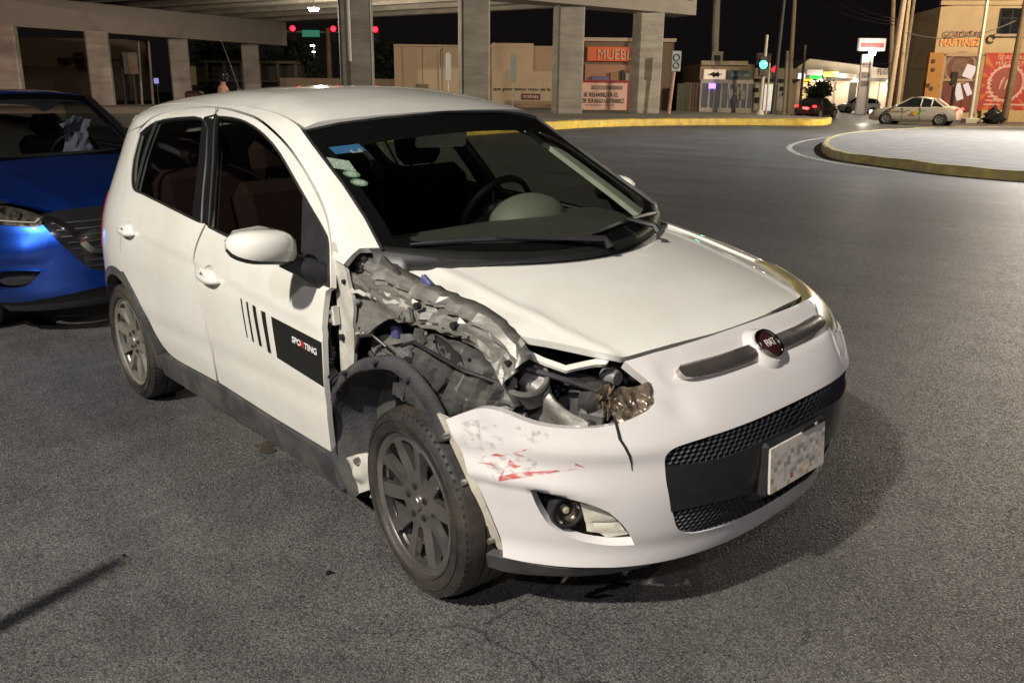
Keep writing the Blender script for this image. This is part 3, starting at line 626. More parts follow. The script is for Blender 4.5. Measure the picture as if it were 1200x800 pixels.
# roof
ys = np.linspace(-.566, .566, 13)
rf = [(WS[0]-WS[1]*y*y-(wsz(y)-WS[2])/WS[3]-.004, y) for y in ys]
rfs = [(-1.12, .535), (-1.4, .51), (-1.9, .49), (-2.6, .47), (-2.93, .448)]
roof = patch('roof', rf+rfs+[(-2.985, .3), (-3.0, 0), (-2.985, -.3)]+[(x, -y) for x, y in rfs[::-1]], roofmap, M_WHITE, car, h=.04, hem=.02)
patch('headliner', [(-1.0, -.5), (-2.9, -.42), (-2.9, .42), (-1.0, .5), (-.93, .3), (-.88, 0), (-.93, -.3)], roofmap, mat('headliner_cloth', (.10, .098, .09), .9), roof, h=.09, hem=0, off=-.035)
patch('spoiler', [(-2.93, -.44), (-2.99, -.3), (-3.005, 0), (-2.99, .3), (-2.93, .44), (-3.03, .43), (-3.09, .25), (-3.10, 0), (-3.09, -.25), (-3.03, -.43)], lambda UV: np.stack([UV[:, 0], UV[:, 1], roofz(np.full(len(UV), -2.96), UV[:, 1])-.02+(UV[:, 0]+2.96)*.28], -1), M_WHITE, car, h=.04, hem=.02, off=.02)
mb = MB(); mb.lathe([(.012, 0), (.016, .01), (.012, .03), (.004, .035)], 10, 'z', (0, 0, 0))
mb.tube([(0, 0, .03), (-.07, .0, .15), (-.165, 0, .30)], [.004, .0035, .0025], 6)
ap = pt(roofmap, -2.55, -.02); mb.V = [(v[0]+ap[0], v[1]+ap[1], v[2]+ap[2]) for v in mb.V]; mb.build('antenna', M_BLACK, roof, smooth=True)
# windscreen
wsl = [(-.578, 1.366), (-.45, 1.387), (-.3, 1.40), (-.15, 1.409), (0, 1.412), (.15, 1.409), (.3, 1.40), (.45, 1.387), (.578, 1.366), (.594, 1.29), (.611, 1.20), (.637, 1.11), (.672, 1.025), (.55, 1.0), (.35, .985), (0, .978), (-.35, .985), (-.55, 1.0), (-.672, 1.025), (-.637, 1.11), (-.611, 1.20), (-.594, 1.29)]
ws = patch('windscreen', wsl, wsmap, M_WSG, car, h=.06, hem=0)
inn = [(-.545, 1.305), (-.40, 1.325), (-.2, 1.34), (0, 1.345), (.2, 1.34), (.40, 1.325), (.525, 1.30), (.56, 1.22), (.590, 1.12), (.615, 1.055), (.5, 1.037), (.3, 1.027), (0, 1.02), (-.3, 1.027), (-.5, 1.037), (-.615, 1.055), (-.59, 1.12), (-.565, 1.22)]
patch('windscreen_frit', wsl, wsmap, mat('black_frit', (.008, .008, .009), .25, var=.1), ws, h=.05, holes=[smooth_poly(inn, 2)], off=-.004, hem=0)
Pn = wsmap(resample(wsl[:9] and [(-.672, 1.025), (-.637, 1.11), (-.611, 1.20), (-.594, 1.29), (-.578, 1.366), (-.45, 1.387), (-.3, 1.40), (0, 1.412), (.3, 1.40), (.45, 1.387), (.578, 1.366), (.594, 1.29), (.611, 1.2), (.637, 1.11), (.672, 1.025)], .05, False))
MB().tube(list(Pn), .006, 6).build('windscreen_seal', M_BLACK, ws, smooth=True)
# stickers on the windscreen, passenger side
def ws_quad(nm, c, w, hgt, m, ang=0., par=ws):
    q = [(c[0]+a*w/2*math.cos(ang)-b*hgt/2*math.sin(ang), c[1]+(a*w/2*math.sin(ang)+b*hgt/2*math.cos(ang))) for a, b in ((-1, -1), (1, -1), (1, 1), (-1, 1))]
    return patch(nm, q, wsmap, m, par, h=.03, hem=0, off=-.002)
M_STB = mat('sticker_blue', (.05, .16, .38), .4); M_STW = mat('sticker_white', (.42, .48, .46), .4, var=.5, scale=160); M_STG = mat('sticker_green_ring', (.16, .26, .2), .4, var=.3, scale=90)
ws_quad('sticker', (-.500, 1.308), .10, .022, M_STB, .08); ws_quad('sticker', (-.480, 1.301), .036, .009, M_STW, .08)
ws_quad('sticker', (-.562, 1.262), .055, .034, M_STW, -.25)
for c in ((-.560, 1.233), (-.562, 1.208)):
    patch('sticker', ell(*c, .023, .011), wsmap, M_STG, ws, h=.02, hem=0, off=-.002); patch('sticker', ell(*c, .016, .0075), wsmap, M_STW, ws, h=.02, hem=0, off=-.0015)
# cowl and wipers
cw = [(-.672, 1.025), (-.55, 1.0), (-.35, .985), (0, .978), (.35, .985), (.55, 1.0), (.672, 1.025), (.78, 1.02)]
cowlV = []; cowlF = []
for i, y in enumerate(np.linspace(-.70, .76, 25)):
    z = .978+.047*(y/.672)**2; x = WS[0]-WS[1]*y*y-(z-WS[2])/WS[3]
    hx = -.115-.30*abs(y)**1.6*(1 if y < 0 else 1.0); hz = hoodz(np.array([hx]), np.array([y]))[0]
    cowlV += [(x-.03, y, z+.012), (x+.015, y, z-.012), ((x+hx)/2+.02, y, min(z, hz)-.045), (hx+.03, y, hz-.03), (hx+.06, y, hz-.07)]
for i in range(24):
    for k in range(4): cowlF.append((i*5+k, i*5+k+1, (i+1)*5+k+1, (i+1)*5+k))
cowl = mesh_obj('cowl_panel', cowlV, cowlF, M_BLACK, car); 
def wiper(y0, y1, z1, yp):
    A = pt(wsmap, y0, 1.012+.05*y0*y0); B = pt(wsmap, y1, z1)
    up = np.array([.454, 0, .891])
    mb = MB(); pts = [A+(B-A)*t+up*(.012+.008*math.sin(PI*t)) for t in np.linspace(0, 1, 9)]
    mb.tube(pts, [.004]+[.009]*7+[.004], 6)
    p = pt(wsmap, yp, .985); mid = A+(B-A)*.5+up*.03
    mb.tube([p+up*.02+np.array([.03, 0, -.01]), p+up*.035, mid], [.014, .011, .007], 6)
    mb.build('wiper', M_BLACK, car, smooth=True)
wiper(-.60, -.10, 1.008, -.02); wiper(-.02, .50, 1.012, .30)
# hood
hl = [(-.150, -.652), (-.04, -.648), (.06, -.628), (.14, -.617), (.244, -.630), (.293, -.614), (.365, -.560), (.425, -.522), (.470, -.496), (.513, -.470)]
hf = [(.527, -.441), (.553, -.29), (.573, -.115), (.574, .0), (.572, .14), (.553, .29), (.527, .441), (.515, .475)]
hr = [(.47, .520), (.432, .566), (.36, .612), (.28, .640), (.244, .648), (.1, .655), (-.1, .66), (-.29, .655)]
hb = [(-.245, .50), (-.185, .37), (-.14, .2), (-.119, 0), (-.14, -.2), (-.19, -.42), (-.245, -.53), (-.298, -.607), (-.25, -.640)]
def hood_disp(UV, P):
    x, y = UV[:, 0], UV[:, 1]
    cy = np.interp(x, [-.3, .1, .35, .52], [.545, .530, .505, .468])
    d = np.abs(y)-cy
    crease = .006*np.exp(-(d/.012)**2)-.006*np.clip(d/.08, 0, 1)
    buck = np.where(y < -.45, .010*np.exp(-((x-.26)/.09)**2)*np.clip((-.45-y)/.15, 0, 1)+.004*np.sin(x*31+2)*np.clip((-.55-y)/.08, 0, 1), 0)
    return crease+buck
hood = patch('hood', smooth_poly(hl+hf+hr+hb, 2, 50), hoodmap, M_WHITE, car, h=.02, disp=hood_disp, hem=.022)
# front bumper: outline as (angle round the nose, height)
rt = [(-1.115, .251), (-1.162, .341), (-1.203, .422), (-1.233, .476), (-1.27, .535), (-1.308, .596), (-1.339, .64), (-1.264, .668), (-1.185, .693), (-1.12, .700), (-1.051, .692), (-.986, .676), (-.894, .667), (-.75, .669), (-.64, .677), (-.548, .693), (-.452, .712), (-.408, .745), (-.408, .765), (-.428, .788), (-.442, .812)]
tp = [(-.42, .813), (-.3, .818), (-.15, .8195), (0, .820), (.15, .8195), (.3, .818), (.42, .814)]
lt = [(.365, .806), (.325, .795), (.308, .782), (.312, .758), (.335, .733), (.40, .714), (.55, .704), (.8, .698), (1.15, .694), (1.339, .64), (1.27, .535), (1.203, .422), (1.115, .251)]
bt = [(.94, .249), (.73, .251), (.5, .248), (.3, .247), (0, .247), (-.3, .247), (-.5, .248), (-.73, .251), (-.94, .249)]
grille = [(-.530, .560), (-.523, .585), (-.495, .602), (-.451, .610), (-.278, .621), (0, .627), (.278, .621), (.451, .610), (.495, .602), (.523, .585), (.530, .560), (.518, .48), (.475, .382), (.45, .342), (.40, .318), (.32, .309), (.15, .302), (0, .300), (-.15, .302), (-.32, .309), (-.40, .318), (-.45, .342), (-.475, .382), (-.518, .48)]
fogh = smooth_poly(T['fog_hole'], 1)
def gauss(a, s): return np.exp(-(a/s)**2)
CH = np.array([(-1.25, .492), (-1.137, .486), (-1.007, .489), (-.858, .476), (-.677, .446), (-.55, .42)])
def bump_disp(UV, P):
    t, z = UV[:, 0], UV[:, 1]; at = np.abs(t)
    d = z-np.interp(-at, CH[:, 0], CH[:, 1])
    m = np.clip((at-.70)/.25, 0, 1)
    fold = m*(.012*np.clip(1-np.abs(d-.012)/.05, 0, 1)*(d > -.004)-.004*np.clip(-d/.08, 0, 1))    # overhanging crease above the fog light
    top = .008*gauss(z-.60, .03)*np.clip((at-.35)/.3, 0, 1)                   # soft shoulder under the headlight
    recess = -.009*np.clip(1-((t/.36)**4+((z-.770)/.034)**4), 0, 1)**.5        # trough of the upper bar
    hlrim = -.010*gauss(z-.70, .035)*gauss(at-.36, .06)
    dent = np.where(t < 0, -.010*gauss(t+1.13, .09)*gauss(z-.60, .05)+.004*np.sin(t*60)*gauss(t+1.2, .1)*gauss(z-.58, .1), 0)
    lip = .022*np.clip((.31-z)/.06, 0, 1)**2
    return fold+top+recess+hlrim+dent+lip
bumper = patch('front_bumper', smooth_poly(rt+tp+lt+bt, 2, 50), frontmap, M_BUMPER, car, h=.018, holes=[smooth_poly(grille, 2, 50), fogh, [(-a, b) for a, b in fogh]], disp=bump_disp, flip=False, hem=.03)
# torn seam below the broken headlight: a dark slit of cracked plastic
patch('crack', [(-.640, .684), (-.630, .684), (-.652, .640), (-.6455, .600), (-.648, .549), (-.6555, .600), (-.664, .640)], frontmap, M_DARK, bumper, h=.02, hem=.01, off=lambda UV: bump_disp(UV, None)+.003)
patch('bumper_flange', [(-1.122, .249), (-1.170, .341), (-1.211, .422), (-1.241, .476), (-1.278, .535), (-1.316, .596), (-1.347, .64), (-1.39, .644), (-1.345, .579), (-1.305, .52), (-1.268, .455), (-1.238, .394), (-1.195, .308), (-1.150, .251)], frontmap, mat('beige_flange', (.50, .47, .40), .5, var=.2, scale=20, dirt=(.28, .24, .18), dscale=8), bumper, h=.025, off=-.006, hem=.012)
for k, t in enumerate(((-1.345, .592), (-1.282, .462), (-1.18, .285))):
    p = pt(frontmap, *t); MB().lathe([(0, -.010), (.009, -.010), (.009, .004), (0, .004)], 8, 'y', p).build('clip', M_SILVER, bumper, smooth=True)
patch('lip_spoiler', [(-1.19, .247), (-1.06, .247), (-.94, .241), (-.70, .236), (-.50, .238), (-.50, .222), (-.66, .204), (-.92, .196), (-1.10, .188), (-1.18, .194)], frontmap, M_CLAD, bumper, h=.03, off=.018, hem=.05)
patch('lip_spoiler', [(1.19, .247), (1.06, .247), (.94, .241), (.70, .236), (.50, .238), (.50, .222), (.66, .204), (.92, .196), (1.10, .188), (1.18, .194)], frontmap, M_CLAD, bumper, h=.03, off=.018, hem=.05)
# red paint scratches on the bumper
M_RED = scrape('red_scrape', (.58, .09, .09), (5, 70, 70), .36, .70)
boff = lambda UV: bump_disp(UV, None)+.0012
for q in ([(-1.13, .512), (-1.05, .533), (-.95, .545), (-.805, .560), (-.86, .553), (-1.0, .528), (-1.12, .502)], [(-.81, .561), (-.87, .583), (-.845, .573), (-.85, .566)], [(-1.19, .556), (-1.14, .573), (-1.10, .571), (-1.135, .566)], [(-1.215, .538), (-1.165, .541), (-1.14, .537), (-1.17, .535)], [(-1.09, .575), (-1.03, .600), (-.985, .613), (-1.04, .594)], [(-1.075, .587), (-1.035, .583), (-1.03, .578), (-1.07, .580)], [(-1.105, .54), (-1.09, .562), (-1.06, .548), (-1.04, .552), (-1.075, .537), (-1.07, .525)], [(-1.13, .50), (-1.105, .545), (-1.12, .50), (-1.09, .497)]):
    patch('paint_scrape', q, frontmap, M_RED, bumper, h=.02, hem=0, off=boff)
# rubbed grey scuffs around the torn bumper corner
M_SCUF = scrape('grey_scuff', (.34, .33, .33), (7, 110, 60), .50, .85, .6)
for q in ([(-1.30, .63), (-1.22, .66), (-1.12, .66), (-1.10, .61), (-1.16, .57), (-1.26, .58)], [(-1.22, .55), (-1.12, .58), (-.98, .575), (-1.0, .52), (-1.14, .50)], [(-1.05, .665), (-.92, .655), (-.90, .63), (-1.02, .62)]):
    patch('scuff', q, frontmap, M_SCUF, bumper, h=.02, hem=0, off=lambda UV: bump_disp(UV, None)+.0008)
# grille insert: backing, honeycomb mesh, smooth band, number plate
gback = patch('grille_backing', [(a*1.015, .466+(b-.466)*1.02) for a, b in grille], frontmap, M_DARK, car, h=.05, off=-.032, hem=0)
rim_in = [(a*.985, .466+(b-.466)*.975) for a, b in grille]
band = [(-.528, .552), (-.43, .547), (-.30, .545), (-.22, .549), (-.135, .556), (0, .558), (.135, .556), (.22, .549), (.30, .545), (.43, .547), (.528, .552), (.512, .47), (.494, .412), (.38, .413), (.281, .409), (.18, .400), (.14, .360), (0, .352), (-.14, .360), (-.18, .400), (-.281, .409), (-.38, .413), (-.494, .412), (-.512, .47)]
patch('grille_band', band, frontmap, M_GLOSSK if 0 else mat('satin_black', (.018, .018, .019), .32, var=.15, scale=20), gback, h=.03, off=.003, hem=.03)
V = []; F = []; gp = np.array(grille); bp_ = np.array(band)
a_, s_ = .0180, .0155      # honeycomb pitch in angle and height
cells = []
for r in range(40):
    z = .296+r*s_*.86
    for c in range(-46, 47):
        t = c*a_*1.0*2*.5*1.35+(a_*.675 if r % 2 else 0); cells.append((t, z))
cells = np.array(cells); k = inside(gp, cells) & ~inside(bp_, cells); cells = cells[k]
for t, z in cells:
    hexo = [(t+.0113*1.0*math.cos(PI/6+q*PI/3)*1.22, z+.0092*math.sin(PI/6+q*PI/3)*1.0) for q in range(6)]
    hexi = [(t+(x-t)*.74, z+(y-z)*.74) for x, y in hexo]
    Po = frontmap(np.array(hexo)); Pi = frontmap(np.array(hexi)); nn = map_normals(frontmap, np.array([(t, z)]), None)[0]
    b = len(V); V += list(Po-nn*.003)+list(Pi-nn*.006)+list(Pi-nn*.018)
    for q in range(6):
        j = (q+1) % 6; F += [(b+q, b+j, b+6+j, b+6+q), (b+6+q, b+6+j, b+12+j, b+12+q)]
o = mesh_obj('grille_mesh', V, F, mat('mesh_black', (.03, .03, .034), .4, var=.1), gback, smooth=False); o['kind'] = 'stuff'
# number plate: white, its characters unreadable
pl0 = frontmap(np.array([(0., .475)]))[0]
pM = Matrix.Translation((pl0[0]+.016, -.012, .466)) @ Matrix.Rotation(math.radians(-3), 4, 'Y')
MB().box((0, 0, 0), (.008, .300, .140), bev=.004).build('number_plate', mat('plate_white', (.62, .58, .52), .45, var=.1, scale=30), car, M=pM)
plate = [o for o in car.children if o.name.startswith('number_plate')][0]
rng = random.Random(5); nx, nz = 17, 9; pv = []; pf = []; pm = []
PC = [(.80, .76, .69), (.64, .60, .56), (.40, .38, .37), (.74, .64, .54), (.45, .16, .13), (.62, .48, .22)]
for i in range(nx):
    for j in range(nz):
        w, hh = .296/nx, .136/nz; y = -.148+i*w; z = -.068+j*hh; b = len(pv); pv += [(.0052, y, z), (.0052, y+w, z), (.0052, y+w, z+hh), (.0052, y, z+hh)]; pf.append((b, b+1, b+2, b+3))
        mid = 2 <= j <= 6
        pm.append(rng.choices(range(4), [3, 3, 3, 1] if mid else [7, 2, 0, 1])[0] if not (j <= 1 and rng.random() < .2) else rng.choice((4, 5)))
mesh_obj('plate_print', [tuple(pM @ Vector(v)) for v in pv], pf, None, plate, False, mats=[mat('plate_tone_%s' % 'abcdef'[k], PC[k], .5, var=.05) for k in range(6)], fm=pm)
MB().box((0, 0, 0), (.03, .32, .165), bev=.01).build('plate_holder', M_BLACK, plate, M=Matrix.Translation((pl0[0]-.002, -.012, .466)))
MB().box((0, 0, 0), (.006, .13, .016), bev=.003).build('plate_frame_strip', M_BLACK, plate, M=Matrix.Translation((pl0[0]+.018, .065, .545)))
text_mesh('plate_strip_text', 'RS', .014, mat('letter_white', (.7, .7, .7), .5), plate, Matrix.Translation((pl0[0]+.022, .075, .545)) @ Matrix.Rotation(PI/2, 4, 'Z') @ Matrix.Rotation(PI/2, 4, 'X'), .0005)
# upper bar and round badge
bar = [(-.283, .766), (-.276, .776), (-.25, .784), (-.18, .784), (-.1, .781), (0, .780), (.1, .781), (.18, .784), (.25, .784), (.276, .776), (.283, .766), (.277, .757), (.25, .752), (.18, .748), (.1, .7455), (0, .744), (-.1, .7455), (-.18, .748), (-.25, .752), (-.277, .757)]
barf = lambda UV, P: .014-.02*np.clip(np.abs((UV[:, 1]-.764)/.020), 0, 1.2)**2.2*.6
barp = patch('grille_bar', bar, frontmap, M_CHROME, car, h=.012, disp=barf, hem=.02, roll=.004)
bn = map_normals(frontmap, np.array([(0., .764)]), None)[0]
bz = Vector(bn); by = Vector((0, 0, 1)); by = (by-bz*by.dot(bz)).normalized(); bx = by.cross(bz)
bP = Vector(frontmap(np.array([(0., .764)]))[0])+bz*.004
BM = Matrix((( bx[0], by[0], bz[0], bP[0]), (bx[1], by[1], bz[1], bP[1]), (bx[2], by[2], bz[2], bP[2]), (0, 0, 0, 1)))
MB().lathe([(.075, -.012), (.066, .002), (.056, .012), (0, .012)], 40, 'z').build('badge_mount', M_BUMPER, car, smooth=True, M=BM)
badge = MB().lathe([(.050, .010), (.050, .020), (.047, .025), (.042, .024), (.040, .020), (0, .020)], 40, 'z').build('badge', mat('bright_chrome', (.6, .58, .56), .12, metal=1), car, smooth=True, M=BM)
MB().lathe([(.040, .0205), (.036, .0225), (0, .0235)], 40, 'z').build('badge_disc', mat('badge_red', (.035, .010, .012), .2, var=.2, coat=1), badge, smooth=True, M=BM)
text_mesh('badge_letters', 'FIAT', .033, mat('badge_silver', (.55, .53, .50), .35), badge, BM @ Matrix.Translation((0, 0, .0235)), .001, sx=.74)
# fog lamps in their recesses
for s in (-1, 1):
    fogq = [(-s*a*-1, b) for a, b in fogh] if s > 0 else fogh
    fogq = [(abs(a)*s, b) for a, b in fogh]
    fb = patch('fog_recess', [((np.mean([q[0] for q in fogq])+(a-np.mean([q[0] for q in fogq]))*1.03), b) for a, b in fogq], frontmap, M_DARK, car, h=.03, off=-.06, hem=0)
    n = map_normals(frontmap, np.array([(s*.85, .40)]), None)[0]; c = Vector(pt(frontmap, s*.885, .405)-n*.03)
    zz = (Vector((.88, s*.40, .02))).normalized(); q = zz.to_track_quat('Z', 'Y').to_matrix().to_4x4(); q.translation = c
    fl = MB().lathe([(.045, -.03), (.050, .0), (.047, .010), (.041, .010), (.038, 0), (.03, -.012), (0, -.03)], 28, 'z').build('fog_light', M_BLACK, car, smooth=True, M=q)
    MB().lathe([(.039, .004), (.025, .010), (0, .012)], 28, 'z').build('fog_lens', glass('lamp_glass', (.7, .68, .62)), fl, smooth=True, M=q)
    MB().lathe([(.037, .001), (.03, -.011), (.012, -.026), (0, -.028)], 28, 'z').build('fog_reflector', mat('reflector', (.75, .72, .68), .15, metal=1, var=.3, scale=70), fl, smooth=True, M=q)
    MB().lathe([(.010, -.028), (.010, .0), (.006, .004), (0, .004)], 10, 'z').build('fog_bulb', mat('bulb_glass', (.75, .7, .6), .2), fl, smooth=True, M=q)
    lensq = [(s*.835, .437), (s*.735, .423), (s*.665, .358), (s*.625, .318), (s*.715, .314), (s*.80, .345)]
    patch('fog_filler', lensq, frontmap, mat('pale_translucent_plastic', (.62, .59, .50), .3, var=.15, scale=25, coat=.6), fb, h=.02, off=-.028, hem=.03, disp=lambda UV, P: .006*np.sin(UV[:, 1]*150))
# intact left headlight
hb1, hb2, hb3 = basis((.5, .5, .7))
lamp = solve_map(f_low, hb1, hb2, hb3)
fp = lambda t, z: pt(frontmap, t, z)
hpts = [fp(.40, .812), fp(.37, .803), fp(.332, .793), fp(.316, .781), fp(.320, .759), fp(.342, .737), fp(.405, .719), fp(.55, .709), fp(.8, .703), fp(1.10, .700)]
hpts += [pt(hoodmap, .235, .69), pt(hoodmap, .22, .655), pt(hoodmap, .30, .640), pt(hoodmap, .37, .613), pt(hoodmap, .44, .568), pt(hoodmap, .478, .522), pt(hoodmap, .517, .482)]
hlp = W3(hpts, hb1, hb2)
M_LENS = mat('amber_grey_lens', (.21, .18, .085), .3, var=.25, scale=10, coat=.8, coatr=.12)
patch('headlight', hlp, lamp, M_LENS, car, h=.022, hem=.03, off=-.001, disp=lambda UV, P: .010*np.clip(edge_dist(np.array(hlp), UV)/.03, 0, 1)**.6)
# left front fender
fpts = [pt(hoodmap, .225, .662), pt(hoodmap, .1, .662), pt(hoodmap, -.1, .667), pt(hoodmap, -.295, .662), pt(hoodmap, -.335, .72)]
f1, f2, f3 = basis((0, .8, .6)); fen = solve_map(f_low, f1, f2, f3)
sidep = lambda x, z: np.array([x, float(side(np.array([x]), np.array([z]))[0]), z])
fpts += [sidep(-.36, .96), sidep(-.42, .75), sidep(-.42, .35), sidep(-.36, .25)]
fpts += [sidep(.355*math.cos(math.radians(a)), .30+.355*math.sin(math.radians(a))) for a in range(180, 50, -15)]
fpts += [sidep(.20, .65), fp(1.15, .705), fp(1.10, .708), pt(hoodmap, .24, .695)]
patch('front_fender', W3(fpts, f1, f2), fen, M_WHITE, car, h=.025, hem=.02)
# door mirrors
def mirror(mir):
    def blob(z0, z1, shape):
        V = []; F = []; nu, nv = 22, 12
        for j in range(nv+1):
            ph = -PI/2+PI*j/nv
            for i in range(nu):
                th = 2*PI*i/nu; V.append(shape(th, ph))
        for j in range(nv):
            for i in range(nu): F.append((j*nu+i, j*nu+(i+1) % nu, (j+1)*nu+(i+1) % nu, (j+1)*nu+i))
        return V, F
    sg = lambda v, e: math.copysign(abs(v)**e, v)
    def shape(th, ph):
        cx, cy, cz = -.515, -.958, 1.046
        r = math.cos(ph)**.62; x = sg(math.cos(th), .75)*r; z = sg(math.sin(th), .75)*r; y = sg(math.sin(ph), .7)
        taper = 1-.14*max(0, -y)**2
        X = cx+(x*.085 if x > 0 else x*.05)*taper; Z = cz+z*(.056 if z > 0 else .052)*taper+.010*(-y)-(.012 if z < 0 else 0)*(y > 0)*y
        return (X-.030*y*y*.6, cy+y*.104, Z)
    V, F = blob(0, 0, shape); V = np.array(V)
    capf = [f for k, f in enumerate(F) if (k % 22) >= 20 or (k % 22) < 13]
    lowf = [f for f in F if f not in set(capf)]
    if mir:      # folded back against the door
        V = (V-np.array([-.515, -.85, 1.046]))*[1.5, -.42, .95]+np.array([-.66, .80, 1.05])
    root = mesh_obj('side_mirror', V, lowf, M_BLACK, car); 
    V2 = V.copy(); c = V.mean(0); V2 = c+(V-c)*1.02
    mesh_obj('mirror_cap', V2, capf, M_WHITE, root)
    s = 1 if mir else -1
    mb = MB(); mb.tube([(-.50, s*(.90 if s < 0 else .83), 1.005), (-.475, s*(.85 if s < 0 else .82), .975), (-.46, s*.80, .945), (-.455, s*.765, .93)], [.030, .034, .042, .046], 12)
    mb.build('mirror_arm', M_BLACK, root, smooth=True)
    if not mir: MB().prism([(a, b) for a, b in [(s*.87, 1.03), (s*.87, 1.085), (s*.93, 1.105), (s*1.02, 1.10), (s*1.05, 1.07), (s*1.03, 1.02), (s*.95, 1.0)]], .004, 'x', -.578).build('mirror_glass', mat('mirror_silver', (.8, .8, .8), .03, metal=1), root)
mirror(False); mirror(True)
# door graphics
M_DECAL = mat('black_decal', (.012, .012, .012), .35, var=.1)
dec = [o for o in car.children if o.name == 'front_door'][0]
dof = lambda UV: door_disp(UV, None)+.0012
patch('door_decal', T['decal'], sidemap, M_DECAL, dec, h=.03, hem=0, off=dof)
for k in range(4): patch('door_stripe', T['stripe%d' % k], sidemap, M_DECAL, dec, h=.03, hem=0, off=dof)
def side_text(body, u0, v0, size, m, nm):
    P0 = pt(sidemap, u0, v0); a = pt(sidemap, u0+.05, v0-.0028)-P0; a /= np.linalg.norm(a); n = map_normals(sidemap, np.array([(u0, v0)]), None)[0]
    if n[1] > 0: n = -n
    b = np.cross(n, a); P0 = P0+n*.004
    Mx = Matrix(((a[0], b[0], n[0], P0[0]), (a[1], b[1], n[1], P0[1]), (a[2], b[2], n[2], P0[2]), (0, 0, 0, 1)))
    return text_mesh(nm, body, size, m, dec, Mx, .0003, sx=1.15, bold=.0008)
side_text('SPO', -.588, .094, .030, mat('letter_white'), 'door_letters'); side_text('R', -.545, .0915, .030, mat('letter_red', (.6, .03, .03), .4), 'door_letters'); side_text('TING', -.494, .0885, .030, mat('letter_white'), 'door_letters')
# wheels
def wheel(x, y, rimm, steer, mir, seed):
    s = 1 if mir else -1
    Mw = Matrix.Translation((x, y, .300)) @ Matrix.Rotation(steer, 4, 'Z') @ (Matrix.Rotation(PI, 4, 'Z') if mir else Matrix())
    Mw = Mw @ Matrix.Rotation(math.radians(seed), 4, 'Y')
    def dish(r): return np.interp(r, [0, .03, .06, .10, .16, .20, .212], [.012, .010, .012, .012, .004, -.002, .004])
    pol = [(.209*math.cos(a), .209*math.sin(a)) for a in np.linspace(0, 2*PI, 60, endpoint=False)]
    holes = []
    for k in range(5):
        c = math.radians(72*k)
        for (da, r0, r1, w0, w1) in ((0, .080, .198, .14, .250), (math.radians(36), .100, .198, .075, .195)):
            q = [(r0, -w0*.6), (r0*1.12, -w0*1.15), (r1*.8, -w1*.8), (r1*.97, -w1*.92), (r1, -w1*.6), (r1*1.003, 0), (r1, w1*.6), (r1*.97, w1*.92), (r1*.8, w1*.8), (r0*1.12, w0*1.15), (r0, w0*.6)]
            holes.append([(r*math.cos(c+da+t), r*math.sin(c+da+t)) for r, t in q])
    def wm(UV): 
        r = np.hypot(UV[:, 0], UV[:, 1]); a = np.arctan2(UV[:, 1], UV[:, 0])
        d = .006*np.cos(a*5-PI)*np.clip((r-.06)/.06, 0, 1)*np.clip((.2-r)/.04, 0, 1)
        return np.stack([UV[:, 0], dish(r)+d, UV[:, 1]], -1)
    w = patch('wheel', pol, wm, rimm, None, h=.012, holes=holes, hem=.022, roll=.003, hb=.010)
    n = np.array([p.normal[1] for p in w.data.polygons])
    w.data.transform(Mw); w.parent = car
    mb = MB(); mb.lathe([(.209, .003), (.214, -.003), (.2245, -.008), (.2245, -.002), (.214, .012), (.206, .04), (.200, .10), (.205, .16), (.222, .175)], 64, 'y'); mb.build('rim_barrel', rimm, w, smooth=True, M=Mw)
    MB().lathe([(0, .06), (.130, .06), (.130, .075), (0, .075)], 40, 'y').build('brake_disc', mat('brake_steel', (.12, .11, .10), .45, metal=.8), w, smooth=True, M=Mw)
    for k in range(5):
        a = math.radians(72*k+36); MB().lathe([(.0, .004), (.010, .005), (.010, .016), (.0, .016)], 8, 'y', (.052*math.cos(a), -.0, .052*math.sin(a))).build('wheel_bolt', M_DARK, w, M=Mw)
    MB().lathe([(0, -.002), (.024, .0), (.028, .006), (.028, .012)], 20, 'y').build('hub_cap', rimm, w, smooth=True, M=Mw)
    # tyre
    pr = [(.2215, -.004), (.2235, -.010), (.228, -.016), (.2315, -.018), (.234, -.014), (.246, -.017), (.2615, -.0165), (.2625, -.019), (.2655, -.019), (.267, -.0145), (.278, -.010), (.288, -.002), (.289, -.0035), (.2915, -.001), (.2945, .010), (.2985, .026)]
    for g in range(4):
        y0 = .030+g*.034; pr += [(.2995, y0), (.3, y0+.012), (.2995, y0+.0262), (.2915, y0+.0265), (.2915, y0+.0335), (.2995, y0+.034)]
    pr += [(.2985, .172), (.290, .188), (.270, .200), (.24, .200), (.222, .186)]
    ty = MB().lathe(pr, 120, 'y'); 
    o = ty.build('tyre', M_TYRE, w, smooth=True, M=Mw)
    mb = MB()      # sipes across the shoulder and raised sidewall lettering blocks
    for k in range(72):
        a = 2*PI*k/72; mb.box((.2905, .004, 0), (.004, .018, .0085), M=Matrix.Rotation(-a, 4, 'Y') @ Matrix.Rotation(0, 4, 'Z'))
    for a0 in (.4, 2.5, 4.6):
        for k in range(9):
            mb.box((.252, -.0175, 0), (.011, .0022, .007 if k % 3 else .004), M=Matrix.Rotation(-(a0+k*.055), 4, 'Y'))
    o = mb.build('tyre_relief', M_TYRE, w, M=Mw); o['kind'] = 'stuff'
    return w
wheel(0, -.80, M_RIMG, math.radians(-5.6), False, 10); wheel(-2.42, -.80, M_RIMS, 0, False, 30)
wheel(0, .80, M_RIMG, math.radians(-5.6), True, 0); wheel(-2.42, .80, M_RIMS, 0, True, 50)
